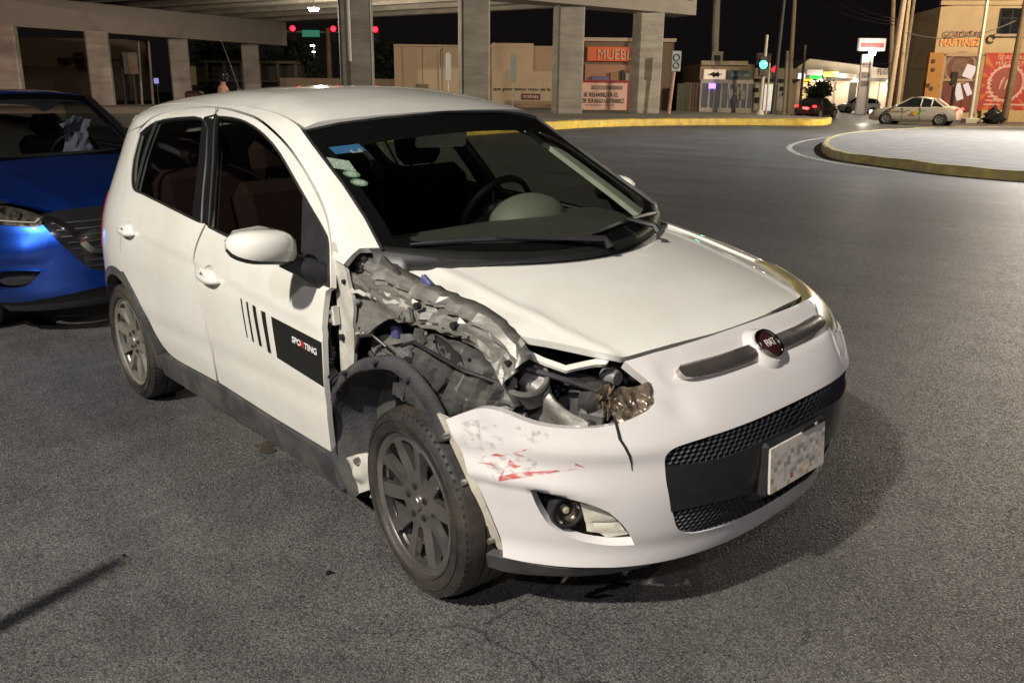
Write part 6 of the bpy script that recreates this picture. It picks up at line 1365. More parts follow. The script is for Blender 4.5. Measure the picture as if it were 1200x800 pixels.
MB().lathe([(0, .62), (.20, .60), (.34, .3), (.42, .12), (.44, -.1)], 16, 'z').build('concrete_foot', mat('grey_concrete_foot', (.40, .37, .31), .8, var=.15), s, smooth=True)
MB().box((16.53-16.64, -.1, 3.35), (.42, .26, 1.25), bev=.05).build('signal_head', M_POST, s)
MB().tube([(16.53-16.64+.2, 0, 3.35), (16.92-16.64, 0, 3.35)], .04, 6).build('bracket', M_GALV, s)
def disc(nm, root, x, z, r, m, y=-.25): return MB().lathe([(0, -.05), (r*.7, -.035), (r, 0), (r, .05)], 20, 'y', (x, y, z)).build(nm, m, root, smooth=True)
disc('lit_lamp', s, 16.56-16.64, 3.45, .24, glow('signal_green', (.02, 1., .55), 14.))
s = pole('signal_pole', 'thin pole with a red signal seen edge-on beside the green traffic light', 'traffic light', (18.57, 63), (18.50, 63.00, 3.75), .07, .06, M_POLEC)
MB().box((18.87-18.57, -.1, 3.18), (.30, .3, .95), bev=.05).build('signal_head', M_POST, s)
disc('lit_lamp', s, 18.84-18.57, 3.32, .20, glow('signal_red', (1., .004, .012), 5.))
pole('utility_pole', 'black leaning pole left of the car with red tail lights', 'pole', (18.39, 61), (18.50, 61.00, 8.77), .13, .11, M_POST)
pole('utility_pole', 'tall tan pole rising behind the car with red tail lights', 'pole', (22.40, 70), (21.99, 70.00, 10.16), .17, .14, M_WOOD)
pole('utility_pole', 'short pale pole just left of the car with red tail lights', 'pole', (22.69, 72), (22.50, 72.00, 5.01), .14, .12, M_POLEC)
pole('utility_pole', 'slim dark pole rising beside the coloured shop signs', 'pole', (30.61, 92), (30.54, 92.00, 6.62), .15, .12, M_WOOD)
pole('utility_pole', 'stout pale pole, the left of two standing together behind the taxi front', 'pole', (25.08, 58), (25.24, 58.00, 8.50), .20, .17, mat('pale_timber', (.50, .38, .26), .8, var=.2))
pole('utility_pole', 'stout pale pole, the right of two standing together behind the taxi front', 'pole', (26.14, 59), (25.95, 59.00, 8.62), .17, .14, mat('pale_timber'))
pole('utility_pole', 'dark pole standing behind the two stout pale poles', 'pole', (27.86, 64), (27.01, 64.00, 9.22), .16, .14, M_WOOD)
pole('utility_pole', 'brown pole leaning right beside the two stout pale poles', 'pole', (28.04, 63), (28.12, 63.00, 9.12), .15, .12, M_WOOD)
s = pole('utility_pole', 'slim white pole on a square foot in front of the food shop door', 'pole', (29.07, 55), (28.97, 55.00, 8.19), .11, .09, mat('white_pole', (.60, .55, .47), .6))
MB().box((0, 0, .14), (.9, .6, .34), bev=.05).build('foot', mat('grey_concrete_foot'), s)
pole('utility_pole', 'dark timber pole in front of the red food banner', 'pole', (31.20, 55), (31.39, 55.00, 8.22), .21, .18, mat('dark_timber', (.13, .085, .05), .85, var=.25))
# cables
def cable(pts): 
    P = np.array(pts, float); t = np.linspace(0, 1, 24)[:, None]; a, b, sag = P[0], P[1], pts[2][2]
    q = a+(b-a)*t; q[:, 2] -= sag*4*t[:, 0]*(1-t[:, 0]); return q
for i, (a, b, sg_) in enumerate((((29.71, 90.00, 11.20), (25.91, 60.00, 6.11), .5), ((31.73, 90.00, 11.22), (25.88, 60.00, 6.32), .5), ((32.83, 90.00, 11.24), (25.85, 60.00, 6.53), .4), ((29.78, 92.00, 6.36), (25.83, 60.00, 3.73), .6), ((25.65, 58.00, 5.54), (31.61, 55.00, 6.44), .8))):
    q = cable([a, b, (0, 0, sg_)]); root = at(a[0], a[1], 0); o = MB().tube(list(q), .028, 5).build('overhead_cable', mat('cable_grey', (.16, .15, .14), .6), None, M=FR)
    tag(o, ['overhead cable, leftmost of three running to the stout pale poles', 'overhead cable, middle of three running to the stout pale poles', 'overhead cable, right of three running to the stout pale poles', 'overhead cable sagging low over the white shop row', 'overhead cable crossing the front of the food shop'][i], 'cable', 'overhead cables')
# ---- white shop row with coloured signs
L5 = 34.58; w5 = 52.07-L5
r = thing('shop_row', 'long white single-storey shop row with coloured lit signs and a car park in front', 'building', M=at(L5, 108))
xl = lambda v: v-L5
MB().prism([(xl(35.11), -.3), (w5, -.3), (w5, 4.66), (xl(45.58), 4.99), (xl(36.57), 5.97), (xl(35.11), 4.97)], 9, 'y').build('wall', mat('cream_row_wall', (.52, .46, .38), .8, var=.1, scale=.6), r)
MB().box((w5*.55, -.8, 3.63), (w5*.82, 1.6, .35)).build('canopy', M_POST, r)
for k, (xa, xb) in enumerate(((38.69, 39.74), (40.05, 41.40), (41.72, 42.55), (44.11, 45.16), (45.37, 46.20))):
    MB().box(((xa+xb)/2-L5, -.1, 3.27/2), (xb-xa, .15, 3.27)).build('shutter', mat('cream_shutter', (.50, .43, .34), .7, var=.12) if k != 2 else M_POST, r)
def sgn(nm, xa, xb, za, zb_, m, y=-1.75): MB().box(((xa+xb)/2-L5, y, (za+zb_)/2), (xb-xa, .15, zb_-za), bev=.04).build(nm, m, r)
sgn('shop_sign', 34.25, 35.59, 3.60, 4.23, glow('sign_cold_white', (.75, .85, 1.), 1.1, (.5, .5, .5)))
sgn('shop_sign', 35.79, 37.64, 4.06, 4.68, glow('sign_pinkish', (1, .72, .66), .55, (.5, .5, .5)))
sgn('shop_sign', 36.06, 37.40, 3.61, 4.02, glow('sign_green', (.05, 1, .15), .9, (.1, .4, .1)), -2.1)
sgn('shop_sign', 37.74, 39.59, 3.89, 4.47, glow('sign_yellow', (1, .75, .12), .45, (.5, .4, .1)))
sgn('shop_sign', 35.18, 36.30, 3.16, 3.58, glow('sign_amber', (1, .7, .05), 1.2, (.5, .4, .1)), -2.3)
sgn('shop_sign', 39.69, 41.65, 3.71, 4.30, mat('grey_sign', (.22, .20, .18), .6))
fit_txt(r, 'wall_lettering', 'FLORERIA', 44.74-L5, 47.85-L5, -.5, 4.19, 4.87, M_BLK, .02)
MB().box((36.23-L5, -1., 2.40), (36.85-35.30, .1, 2.2)).build('lit_window', glow('warm_window', (1, .62, .22), .9, (.3, .25, .2)), r)
for x in (.18, .42, .66, .88):
    MB().box((w5*x, -1.2, 3.43), (.9, .25, .12), bev=.03).build('added_canopy_lamp', glow('added_canopy_tube', (1, .85, .65), 6.), r); lamp('added_fascia_light', r, (w5*x+2, -2.6, 3.78+.3), 330, (1, .84, .64), .3); lamp('added_canopy_light', r, (w5*x, -1.9, 3.34), 420, (1, .82, .6), .3)  # lamps added to brighten the dark wall; the upper lights have no fitting
# round bush
def leafy(name, label, cat, l, d, h0, rad, m, n=2600, leaf=.13, trunk=None, seed=1, squash=1.):
    s = thing(name, label, cat, M=at(l, d, 0)); rr = np.random.RandomState(seed); V = []; F = []
    cl_ = [(rr.randn(3)*.42*rad*np.array([1, 1, squash])) for _ in range(26)]
    for i in range(n):
        c = cl_[rr.randint(len(cl_))]; p = c+rr.randn(3)*.24*rad; p[2] = p[2]+h0
        if p[2] < .1: continue
        a = rr.randn(3); a /= np.linalg.norm(a); b = np.cross(a, rr.randn(3)); b /= np.linalg.norm(b); q = len(V); L_ = leaf*(.6+.8*rr.rand())
        V += [p-a*L_, p+b*L_*.5, p+a*L_, p-b*L_*.5]; F.append((q, q+1, q+2, q+3))
    o = mesh_obj('crown', V, F, m, s, smooth=False)
    if trunk:
        mb = MB(); mb.tube([(0, 0, -.1), (.05, 0, h0*.5), (0, 0, h0)], [trunk, trunk*.8, trunk*.4], 8)
        for k in range(5): a = 6.28*k/5; mb.tube([(0, 0, h0*.6), (rad*.4*math.cos(a), rad*.4*math.sin(a), h0+rad*.25)], [trunk*.5, trunk*.15], 6)
        mb.build('trunk', M_WOOD, s)
    return s
M_LEAF = mat('dark_leaf', (.022, .038, .012), .7, var=.5, scale=2)
leafy('bush', 'round clipped bush behind the car with red tail lights', 'bush', 30.20, 86, 2.06, 1.05, M_LEAF, trunk=.12, seed=4)
# sign tower with its floodlight
s = thing('sign_tower', 'lit pylon sign in the car park with a bright floodlight burning below its board', 'sign', M=at(33.81, 84)); X0 = 33.81
MB().box((0, 0, 5.39/2), (34.34-33.32, .35, 5.39)).build('panel_post', glow('lit_panel_post', (1, .78, .6), .14, (.5, .44, .38)), s)
for z in (3.56, 4.48, 2.79): MB().box((0, -.2, z), (.85, .04, .5)).build('panel_print', mat('faded_print', (.25, .18, .16), .7, var=.5, scale=5), s)
MB().box((34.05-X0, -.05, (5.70+6.83)/2), (35.36-32.83, .4, 6.83-5.70), bev=.04).build('board', glow('lit_cream_board', (1, .8, .72), .28, (.5, .44, .4)), s)
MB().box((34.05-X0, -.28, (6.19)), (2.1, .04, .4)).build('board_print', mat('faded_red_print', (.35, .10, .09), .7, var=.4, scale=4), s)
MB().tube([(34.05-X0, -.55, 0), (34.05-X0, -.55, 5.37)], .07, 8).build('lamp_post', M_GALV, s)
fl_ = MB().box((33.89-X0, -.8, 5.51), (.62, .2, .46), bev=.05).build('floodlight', glow('floodlight_white', (1, .97, .92), 30.), s)
lamp('floodlight_lamp', s, (33.89-X0, -2.6, 5.51), 450, (1, .9, .75))
# ---- food shop
d6 = 65.; L6 = 31.01; M6, _ = local((L6, 65.), (39.43, 64.)); W6 = 40.04-L6; H6a, H6b = 7.79, 8.18
r = thing('food_shop', 'two-storey cream food shop with red and orange sign letters and a large red banner', 'building', M=M6)
xl6 = lambda v: v-L6
M_CREAM = mat('cream_plaster', (.58, .44, .27), .85, var=.1, scale=.5, dirt=(.44, .32, .19), dscale=.6, damt=.5)
MB().prism([(0, -.3), (W6, -.3), (W6, H6b+.4), (0, H6a)], 10, 'y').build('wall', M_CREAM, r)
MB().box((W6/2, -.05, H6a+.25), (W6+.2, .3, .3)).build('parapet', M_CREAM, r)
MB().box((xl6(31.04), -.25, 4.65/2), (1.0, .5, 4.65)).build('orange_pilaster', mat('orange_plaster', (.50, .24, .07), .8, var=.15, scale=2), r)
M_FR = mat('decor_dark', (.10, .05, .03), .7)
for px, z in ((30.82, 4.05), (30.88, 3.46), (30.69, 2.40), (30.94, 2.17)):
    MB().lathe([(0, -.03), (.12, -.03), (.16, 0)], 9, 'y', (xl6(px), -.53, z)).build('painted_flower', M_FR, r)
xa, xb = xl6(31.78), xl6(34.20); za, zb_ = 0.57, 4.44
MB().box(((xa+xb)/2, -.06, (za+zb_)/2), (xb-xa, .1, zb_-za)).build('doorway', glow('maroon_interior', (.5, .10, .07), .05, (.16, .06, .05)), r)
for x in (xa-.12, xb+.12): MB().box((x, -.12, (za+zb_)/2), (.26, .3, zb_-za+.3)).build('door_jamb', mat('door_jamb_tan', (.48, .34, .22), .8), r)
MB().box(((xa+xb)/2, -.12, zb_+.1), (xb-xa+.5, .3, .26)).build('lintel', mat('door_jamb_tan'), r)
MB().box(((xa+xb)/2, -.16, 2.79), (xb-xa, .12, .16)).build('transom', mat('door_jamb_tan'), r)
MB().lathe([(.95, -.02), (1.05, -.05), (1.15, -.02)], 26, 'y', ((xa+xb)/2-.1, -.14, 3.62), closed=True).build('poster_ring', mat('ring_tan', (.35, .22, .15), .7), r)
MB().lathe([(.0, -.04), (.6, -.03), (.66, 0)], 26, 'y', ((xa+xb)/2-.1, -.14, 3.62)).build('poster_disc', mat('poster_brown', (.20, .11, .08), .7, var=.3, scale=3), r)
for x, z, sx, sz, rr_ in ((33.54, 3.38, .75, .9, .3), (32.98, 1.96, .5, 1.2, -.35), (33.60, 2.14, .4, .9, -.5)):
    MB().box((0, 0, 0), (sx, .05, sz), bev=.18).build('menu_picture', glow('lit_menu', (.95, .8, .85), .35, (.5, .45, .45)), r, M=Matrix.Translation((xl6(x), -.22, z)) @ Matrix.Rotation(rr_, 4, 'Y'))
for x, z, sx, sz in ((32.55, 2.90, .45, .9), (32.67, 1.71, .18, 1.9)): MB().box((xl6(x), -.24, z), (sx, .1, sz), bev=.08).build('hanging_fixture', M_POST, r)
for x in (xa+.5, xa+1.1, xb-.6): MB().box((x, -.14, za+.55), (.5, .06, 1.0)).build('door_panel', mat('dark_red_panel', (.22, .05, .04), .6), r)
M_SRED = glow('sign_letter_red', (.25, .0, .01), .12, (.12, .008, .012)); M_SORG = glow('sign_letter_orange', (.95, .25, .02), .45, (.6, .2, .03))
fit_txt(r, 'sign_letters', 'GORDITAS', xl6(31.38), xl6(34.02), -.2, 5.68+.05, 6.10+.05, M_SRED, .11)
fit_txt(r, 'sign_letters', 'MARTINEZ', xl6(31.29), xl6(33.96), -.2, 5.09+.05, 5.58+.05, M_SORG, .11)
MB().tube([(xl6(34.66)+.25*math.cos(a), -.2, 5.61+.25*math.sin(a)) for a in np.linspace(0, 5.5, 14)], .05, 6).build('sign_emblem', M_POST, r)
xa, xb = xl6(35.09), xl6(37.48); za, zb_ = 5.97, 7.69
wf = MB().box(((xa+xb)/2, -.05, (za+zb_)/2), (xb-xa, .12, zb_-za)).build('window', M_GLASSD, r)
for k in range(4): MB().box((xa+(xb-xa)*k/3, -.13, (za+zb_)/2), (.09, .06, zb_-za)).build('frame', M_POST, wf)
MB().box(((xa+xb)/2, -.13, (za+zb_)/2+.2), (xb-xa, .06, .08)).build('frame', M_POST, wf)
MB().box(((xa+xb)/2, -.2, za-.1), (xb-xa+.5, .3, .16)).build('sill', mat('pale_cornice'), wf)
# banner with sun rays, ring emblem and lettering
xa, xb = xl6(34.49), xl6(39.30); za, zb_ = 0.61, 4.68
bn_ = MB().box(((xa+xb)/2, -.2, (za+zb_)/2), (xb-xa, .06, zb_-za)).build('banner', mat('banner_red', (.50, .055, .045), .6, var=.08), r)
cx, cz = xl6(36.18), 2.58
rmax = lambda a: min([t for t in ((xb-.02-cx)/math.cos(a) if math.cos(a) > 1e-6 else 1e9, (xa+.02-cx)/math.cos(a) if math.cos(a) < -1e-6 else 1e9, (zb_-.02-cz)/math.sin(a) if math.sin(a) > 1e-6 else 1e9, (za+.02-cz)/math.sin(a) if math.sin(a) < -1e-6 else 1e9)])
for k in range(14):
    a0 = 2*PI*k/14; a1 = a0+.20
    mesh_obj('banner_ray', [(cx+1.35*math.cos(a0+.1), -.236, cz+1.35*math.sin(a0+.1)), (cx+rmax(a0)*math.cos(a0), -.236, cz+rmax(a0)*math.sin(a0)), (cx+rmax(a1)*math.cos(a1), -.236, cz+rmax(a1)*math.sin(a1))], [(0, 1, 2)], mat('banner_orange', (.62, .17, .05), .6), bn_, smooth=False)
M_BT = mat('banner_pale', (.70, .45, .36), .6)
MB().lathe([(1.10+.0, -.0), (1.16, -.03), (1.25, -.0)], 32, 'y', (cx, -.24, cz), closed=True).build('banner_ring', M_BT, bn_)
mb = MB()
for k in range(24): a = 2*PI*k/24; mb.lathe([(0, -.02), (.10, -.015), (.13, 0)], 8, 'y', (cx+1.22*math.cos(a), -.245, cz+1.22*math.sin(a)))
mb.build('banner_scallop', M_BT, bn_)
MB().lathe([(0, -.02), (.98, -.015), (1.0, 0)], 32, 'y', (cx, -.25, cz)).build('banner_disc', mat('banner_brown', (.36, .09, .07), .6), bn_)
for x in (-.35, 0, .35): MB().tube([(cx+x-.1, -.29, cz-.4), (cx+x, -.29, cz+.1), (cx+x+.15, -.29, cz+.45)], [.05, .09, .04], 6).build('banner_figure', M_BT, bn_)
fit_txt(bn_, 'banner_lettering', 'GORDITAS', xl6(35.32), xl6(37.19), -.245, 4.22, 4.50, M_BT, .02)
fit_txt(bn_, 'banner_lettering', 'MARTINEZ', xl6(35.26), xl6(37.19), -.245, 3.81, 4.10, M_BT, .02)
for k in range(7): MB().box((xa+.9, -.24, za+.5+k*.28), (1.1-.2*(k % 3), .02, .10)).build('banner_line', M_BT, bn_)
MB().box((cx+1.2, -.24, za+.5), (1.8, .02, .12)).build('banner_line', M_BT, bn_)
MB().lathe([(0, -.1), (.12, -.1), (.16, .1)], 12, 'y', (xl6(37.81), -.3, 7.09)).build('wall_lamp', M_POST, r)
# planter row and rubbish under the banner
pl_ = thing('planter_wall', 'low ochre wall below the red food banner', 'wall', M=at(32.29, 60))
MB().box((35.21-32.29, 0, .3), (2*(35.21-32.29), .5, .9), bev=.04).build('wall', mat('ochre_low_wall', (.42, .30, .15), .8, var=.2), pl_)
V = []; F = []; cr3 = crumple(.10, 5, 33, 8)
for j in range(13):
    for i in range(18):
        ph = -PI/2+PI*j/12; th = 2*PI*i/18; k = 1+2.4*cr3(np.array([[th, ph*2]]), None)[0]; V.append((.62*k*math.cos(th)*math.cos(ph)*(1.15 if math.sin(ph) < 0 else .8), .45*k*math.sin(th)*math.cos(ph), .42+.42*math.sin(ph)*k+(.25 if j == 12 else 0)))
for j in range(12):
    for i in range(18): F.append((j*18+i, j*18+(i+1) % 18, (j+1)*18+(i+1) % 18, (j+1)*18+i))
sb = thing('rubbish_bag', 'black rubbish bag on the pavement below the red food banner', 'rubbish bag', M=at(29.95, 54, .02)); mesh_obj('bag', V, F, mat('bin_bag', (.015, .015, .016), .3), sb)
# ---- background cars
def bg_car(label, paint, M, Lc=4.4, H=1.46, W=.86, group=None, lights=None, hatch=False, name='parked_car'):
    r = thing(name, label, 'car', M=M, group=group)
    tr_ = .50 if hatch else 1.02
    xs = np.array([0, .05, .35, .8, tr_+.05, 1.6, 2.4, 3.05, 3.5, 3.95, 4.22, 4.36, 4.4])/4.4*Lc
    zt = np.array([.70, .86, .98, 1.0, 1.0, .97, .95, .94, .90, .82, .72, .62, .55])
    zb0 = np.array([.42, .30, .24, .22, .20, .19, .19, .19, .20, .20, .22, .26, .34]); ww = np.array([.70, .78, .84, .86, .87, .87, .87, .87, .86, .84, .78, .68, .58])*W/.87
    V = []; F = []; k = 11
    for x, t, b, w_ in zip(xs, zt, zb0, ww):
        half = [(.0, b), (.90*w_, b), (.985*w_, b+.10), (w_, b+(t-b)*.5), (.965*w_, t-.08), (.88*w_, t-.012)]
        sec = [(-y, z) for y, z in half[:0:-1]]+half[:0]+[(y, z) for y, z in half[1:]]
        sec = [(-.88*w_, t-.012), (-.965*w_, t-.08), (-w_, b+(t-b)*.5), (-.985*w_, b+.10), (-.9*w_, b), (.9*w_, b), (.985*w_, b+.10), (w_, b+(t-b)*.5), (.965*w_, t-.08), (.88*w_, t-.012), (0, t+.02)]
        V += [(x, y, z) for y, z in sec]
    n = len(xs)
    for i in range(n-1):
        for j in range(k): F.append((i*k+j, i*k+(j+1) % k, (i+1)*k+(j+1) % k, (i+1)*k+j))
    F += [tuple(range(k-1, -1, -1)), tuple((n-1)*k+j for j in range(k))]
    bo = mesh_obj('body', V, F, paint, r); edge_sharp(bo, 40)
    # wheel wells cut dark, wheels
    for x in (.80/4.4*Lc, 3.42/4.4*Lc):
        for s in (-1, 1):
            Mw = Matrix.Translation((x, s*(W-.03), .31)) @ (Matrix.Rotation(PI, 4, 'Z') if s > 0 else Matrix())
            MB().lathe([(0, -.012), (.375, -.012), (.375, .02)], 24, 'y').build('wheel_arch', M_DARK, r, M=Mw)
            wz = MB().lathe([(0, -.02), (.05, -.03), (.18, -.022), (.20, -.035), (.205, .10)], 24, 'y').build('wheel', M_RIMS, r, smooth=True, M=Mw)
            MB().lathe([(.205, -.035), (.26, -.045), (.30, -.03), (.31, .02), (.31, .14), (.29, .18)], 28, 'y').build('tyre', M_TYRE, wz, smooth=True, M=Mw)
            for q in range(5): a = 2*PI*q/5; MB().box((.115, -.026, 0), (.10, .012, .045), M=Mw @ Matrix.Rotation(a, 4, 'Y')).build('wheel_gap', M_DARK, wz)
    # greenhouse: glass shell, roof and pillars
    f = Lc/4.4; gx = [(tr_-.30 if not hatch else .12)*f, (tr_+.22 if not hatch else .45)*f, 1.75*f, 2.25*f, 3.12*f]; gz = [.99, 1.36, H, H-.02, .945]; gw = [.76, .62, .60, .60, .76]
    def gs(i): w_ = gw[i]*W/.86; return [(gx[i], -w_, gz[i]), (gx[i], w_, gz[i])]
    b_l = [(gx[0], -.80*W/.86, .97), (gx[4], -.80*W/.86, .93)]
    V = []; 
    for i in range(5): V += gs(i)
    V += [(gx[0], -.79*W/.86, .95), (gx[0], .79*W/.86, .95), (gx[4], -.79*W/.86, .92), (gx[4], .79*W/.86, .92)]
    F = [(0, 1, 3, 2), (6, 7, 9, 8), (0, 2, 4, 6, 8, 12, 10), (1, 11, 13, 9, 7, 5, 3)]
    mesh_obj('windows', V, F, M_GLASSD, r, False)
    V2 = [(x, y*1.02, z+.012) for x, y, z in V[2:8]]+[(x, y*1.04, z-.06) for x, y, z in V[2:8]]
    mesh_obj('roof', V2, [(0, 1, 3, 2), (2, 3, 5, 4), (0, 2, 8, 6), (2, 4, 10, 8), (1, 7, 9, 3), (3, 9, 11, 5), (0, 6, 7, 1), (4, 5, 11, 10)], paint, r)
    for s in (-1, 1):
        for a, b_, rr in (((gx[0], s*.77*W/.86, .98), (gx[1], s*.63*W/.86, 1.36), .05), ((gx[4], s*.78*W/.86, .93), (gx[3], s*.61*W/.86, H-.03), .035), (((gx[2]+.05), s*.80*W/.86, .96), (gx[2]+.02, s*.61*W/.86, H-.03), .035), ((gx[1]+.05, s*.79*W/.86, .98), (gx[1]+.02, s*.63*W/.86, 1.35), .04)):
            MB().tube([a, b_], rr, 6).build('pillar', paint, r)
        MB().box((gx[4]-.15, s*(.93*W/.86), .98), (.14, .18, .12), bev=.04).build('side_mirror', paint, r)
        MB().box((4.28*f, s*.60*W/.86, .66), (.14, .26, .13), bev=.05).build('headlight', glow('headlight_on', (1, .9, .75), 9.) if lights and 'head' in lights else mat('headlight_off', (.5, .5, .48), .2), r)
        MB().box((.06*f, s*.66*W/.86, .84), (.12, .30, .15), bev=.04).build('tail_light', glow('tail_light_on', (1, .02, .02), 5.) if lights and 'tail' in lights else M_TAIL, r)
        for xx in (1.75*f, 2.55*f): MB().box((xx-.25, s*(W*1.0), .78), (.14, .03, .03), bev=.01).build('door_handle', paint, r)
    for xx in (gx[2], 2.62*f):
        for s in (-1, 1): MB().box((xx+.02, s*(W*.992), .60), (.012, .02, .62)).build('door_gap', M_DARK, r)
    MB().box((-.01, 0, .72), (.02, .34, .15)).build('number_plate', mat('plate_white'), r)
    return r
M_TAXI = mat('cream_taxi_paint', (.46, .415, .33), .35, var=.04, coat=.6)
tl0, td0 = 21.59, 51.2; tl1, td1 = 25.38, 48.3
Lt = 4.5; tsc = math.hypot(tl1-tl0, td1-td0)/Lt
taM = at(tl1, td1+.85, 0, math.atan2(td0-td1, tl0-tl1)) @ Matrix.Scale(tsc, 4)
taxi = bg_car('cream white taxi with a yellow and green door decal, driving past the food shop', M_TAXI, taM, Lc=Lt, lights=('head', 'tail'), name='taxi')
for s in (1,):
    # the side that faces the road is local +y (the car heads to the left)
    MB().box((Lt*.66, .872, .70), (.95, .01, .05)).build('door_lettering', mat('decal_brown', (.30, .2, .1), .6, var=.5, scale=20), taxi)
    mb = MB(); mb.lathe([(0, -.006), (.13, -.005), (.14, 0)], 14, 'y', (0, 0, 0)); mb.build('door_decal', mat('decal_yellow', (.60, .38, .03), .5), taxi, M=Matrix.Translation((Lt*.455, .875, .62)) @ Matrix.Rotation(PI, 4, 'Z'))
    MB().prism([(Lt*.43, .52), (Lt*.40, .60), (Lt*.372, .80), (Lt*.395, .77), (Lt*.425, .66)], .012, 'y', .868).build('door_decal', mat('decal_green', (.08, .28, .05), .5), taxi)
    MB().prism([(Lt*.52, .50), (Lt*.48, .50), (Lt*.475, .60), (Lt*.51, .58)], .012, 'y', .868).build('door_decal', mat('decal_red', (.35, .06, .05), .5), taxi)
lamp('headlight_lamp', taxi, (Lt+.4, 0, .66), 60, (1, .88, .7)); lamp('tail_lamp', taxi, (-.5, .3, .85), 30, (1, .1, .08))
dk = bg_car('black saloon with red tail lights lit, seen from behind over the yellow kerb', mat('black_car_paint', (.012, .012, .014), .2, coat=1), at(21.32, 63., 0, math.radians(48)), Lc=4.3, H=1.42, lights=('tail',), name='saloon_car')
lamp('tail_lamp', dk, (-.5, 0, .8), 45, (1, .08, .08))
sv = bg_car('white hatchback parked in front of the white shop row', mat('white_car_paint', (.62, .62, .60), .35, coat=.6), at(37.89, 90, 0, math.radians(178)), Lc=4.1, H=1.55, hatch=True, name='parked_car')
# ---- left background
L7 = -75.40
r = thing('warehouse', 'long dim warehouse with faded wall letters beyond the left flyover piers', 'building', M=at(L7, 120)); w7 = -51.01-L7
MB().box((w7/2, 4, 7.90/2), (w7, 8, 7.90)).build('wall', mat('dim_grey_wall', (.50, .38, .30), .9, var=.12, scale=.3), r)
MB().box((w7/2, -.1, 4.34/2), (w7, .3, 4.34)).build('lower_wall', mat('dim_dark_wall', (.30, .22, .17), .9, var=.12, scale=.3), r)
fit_txt(r, 'wall_lettering', 'FILTROS', -59.72-L7, -55.39-L7, -.1, 4.67, 5.31, mat('dim_letter', (.13, .08, .07), .8), .02)
s = thing('billboard', 'blank dark billboard on two posts between the left flyover piers', 'sign', M=at(-29.85, 70)); X0 = -29.85
MB().box(((-29.38-X0), 0, (2.61+4.20)/2), (-28.84--29.92, .15, 4.20-2.61)).build('board', mat('faded_board', (.20, .16, .13), .8, var=.25, scale=1.5), s)
for x in (-30.15, -29.31): MB().tube([(x-X0, .05, 0), (x-X0, .05, 3.06)], .11, 8).build('post', M_POST, s)
for a, b, lb in ((-30.90, (-30.64, 75.00, 5.41), 'pale lamp pole, left of two between the left flyover piers'), (-29.96, (-29.79, 75.00, 5.42), 'pale lamp pole, right of two between the left flyover piers')):
    s = pole('lamp_pole', lb, 'pole', (a, 75), (b[0], b[1], b[2]), .11, .08, M_POLEC, 'pale lamp poles'); MB().box((0, 0, .12), (.6, .6, .3), bev=.05).build('foot', mat('grey_concrete_foot'), s)
s = thing('info_sign', 'small lit blue sign on a post left of the third flyover pier', 'sign', M=at(-28.28, 72))
MB().tube([(0, 0, 0), (0, 0, 2.34)], .05, 6).build('post', M_POST, s); MB().box((0, -.08, 2.14), (.38, .06, .42), bev=.03).build('plate', glow('blue_sign', (.35, .4, .9), .5, (.2, .22, .5)), s)
L8 = -38.95
r = thing('porch_house', 'low dark house with a pale porch roof behind the rider', 'building', M=at(L8, 110)); w8 = -25.84-L8
MB().box((w8/2, 5, 4.66/2), (w8, 6, 4.66)).build('wall', mat('dark_house_wall', (.11, .09, .08), .9), r)
MB().box((w8/2, .8, 4.86), (w8, 3.2, .30)).build('porch_roof', mat('dim_pale_fascia', (.22, .19, .15), .8), r)
MB().box((w8/2, -.6, 2.66), (w8, .2, .25)).build('porch_rail', mat('dim_pale_fascia'), r)
for k in range(7): MB().box((w8*k/6, -.5, 4.86/2), (.3, .3, 4.86)).build('porch_post', mat('dim_pale_fascia'), r)
MB().box((-38.53-L8, -.7, 3.19), (-37.90--38.95, .1, 2.2)).build('lit_panel', glow('dim_yellow_panel', (.8, .6, .25), .05, (.3, .25, .13)), r)
leafy('tree', 'dark bushy tree rising behind the porch house', 'tree', -37.59, 118, 5.18, 2.6, mat('night_leaf', (.03, .045, .018), .8, var=.5), n=1800, leaf=.4, trunk=.3, seed=8)
r = thing('low_wall', 'long pale boundary wall seen just above the white car roof', 'wall', M=at(-22.38, 88))
MB().box(((-10.52--22.38)/2, 0, 2.74/2), (-10.52--22.38, .3, 2.74)).build('wall', M_BEIGE, r)
leafy('tree', 'dark tree against the night sky behind the first near pier', 'tree', -16.05, 120, 4.85, 2.6, mat('night_leaf'), n=1800, leaf=.4, trunk=.3, seed=9)
leafy('tree', 'dark tree under the flyover left of the first near pier', 'tree', -27.01, 115, 4.78, 2.8, mat('night_leaf'), n=1800, leaf=.4, trunk=.3, seed=11)
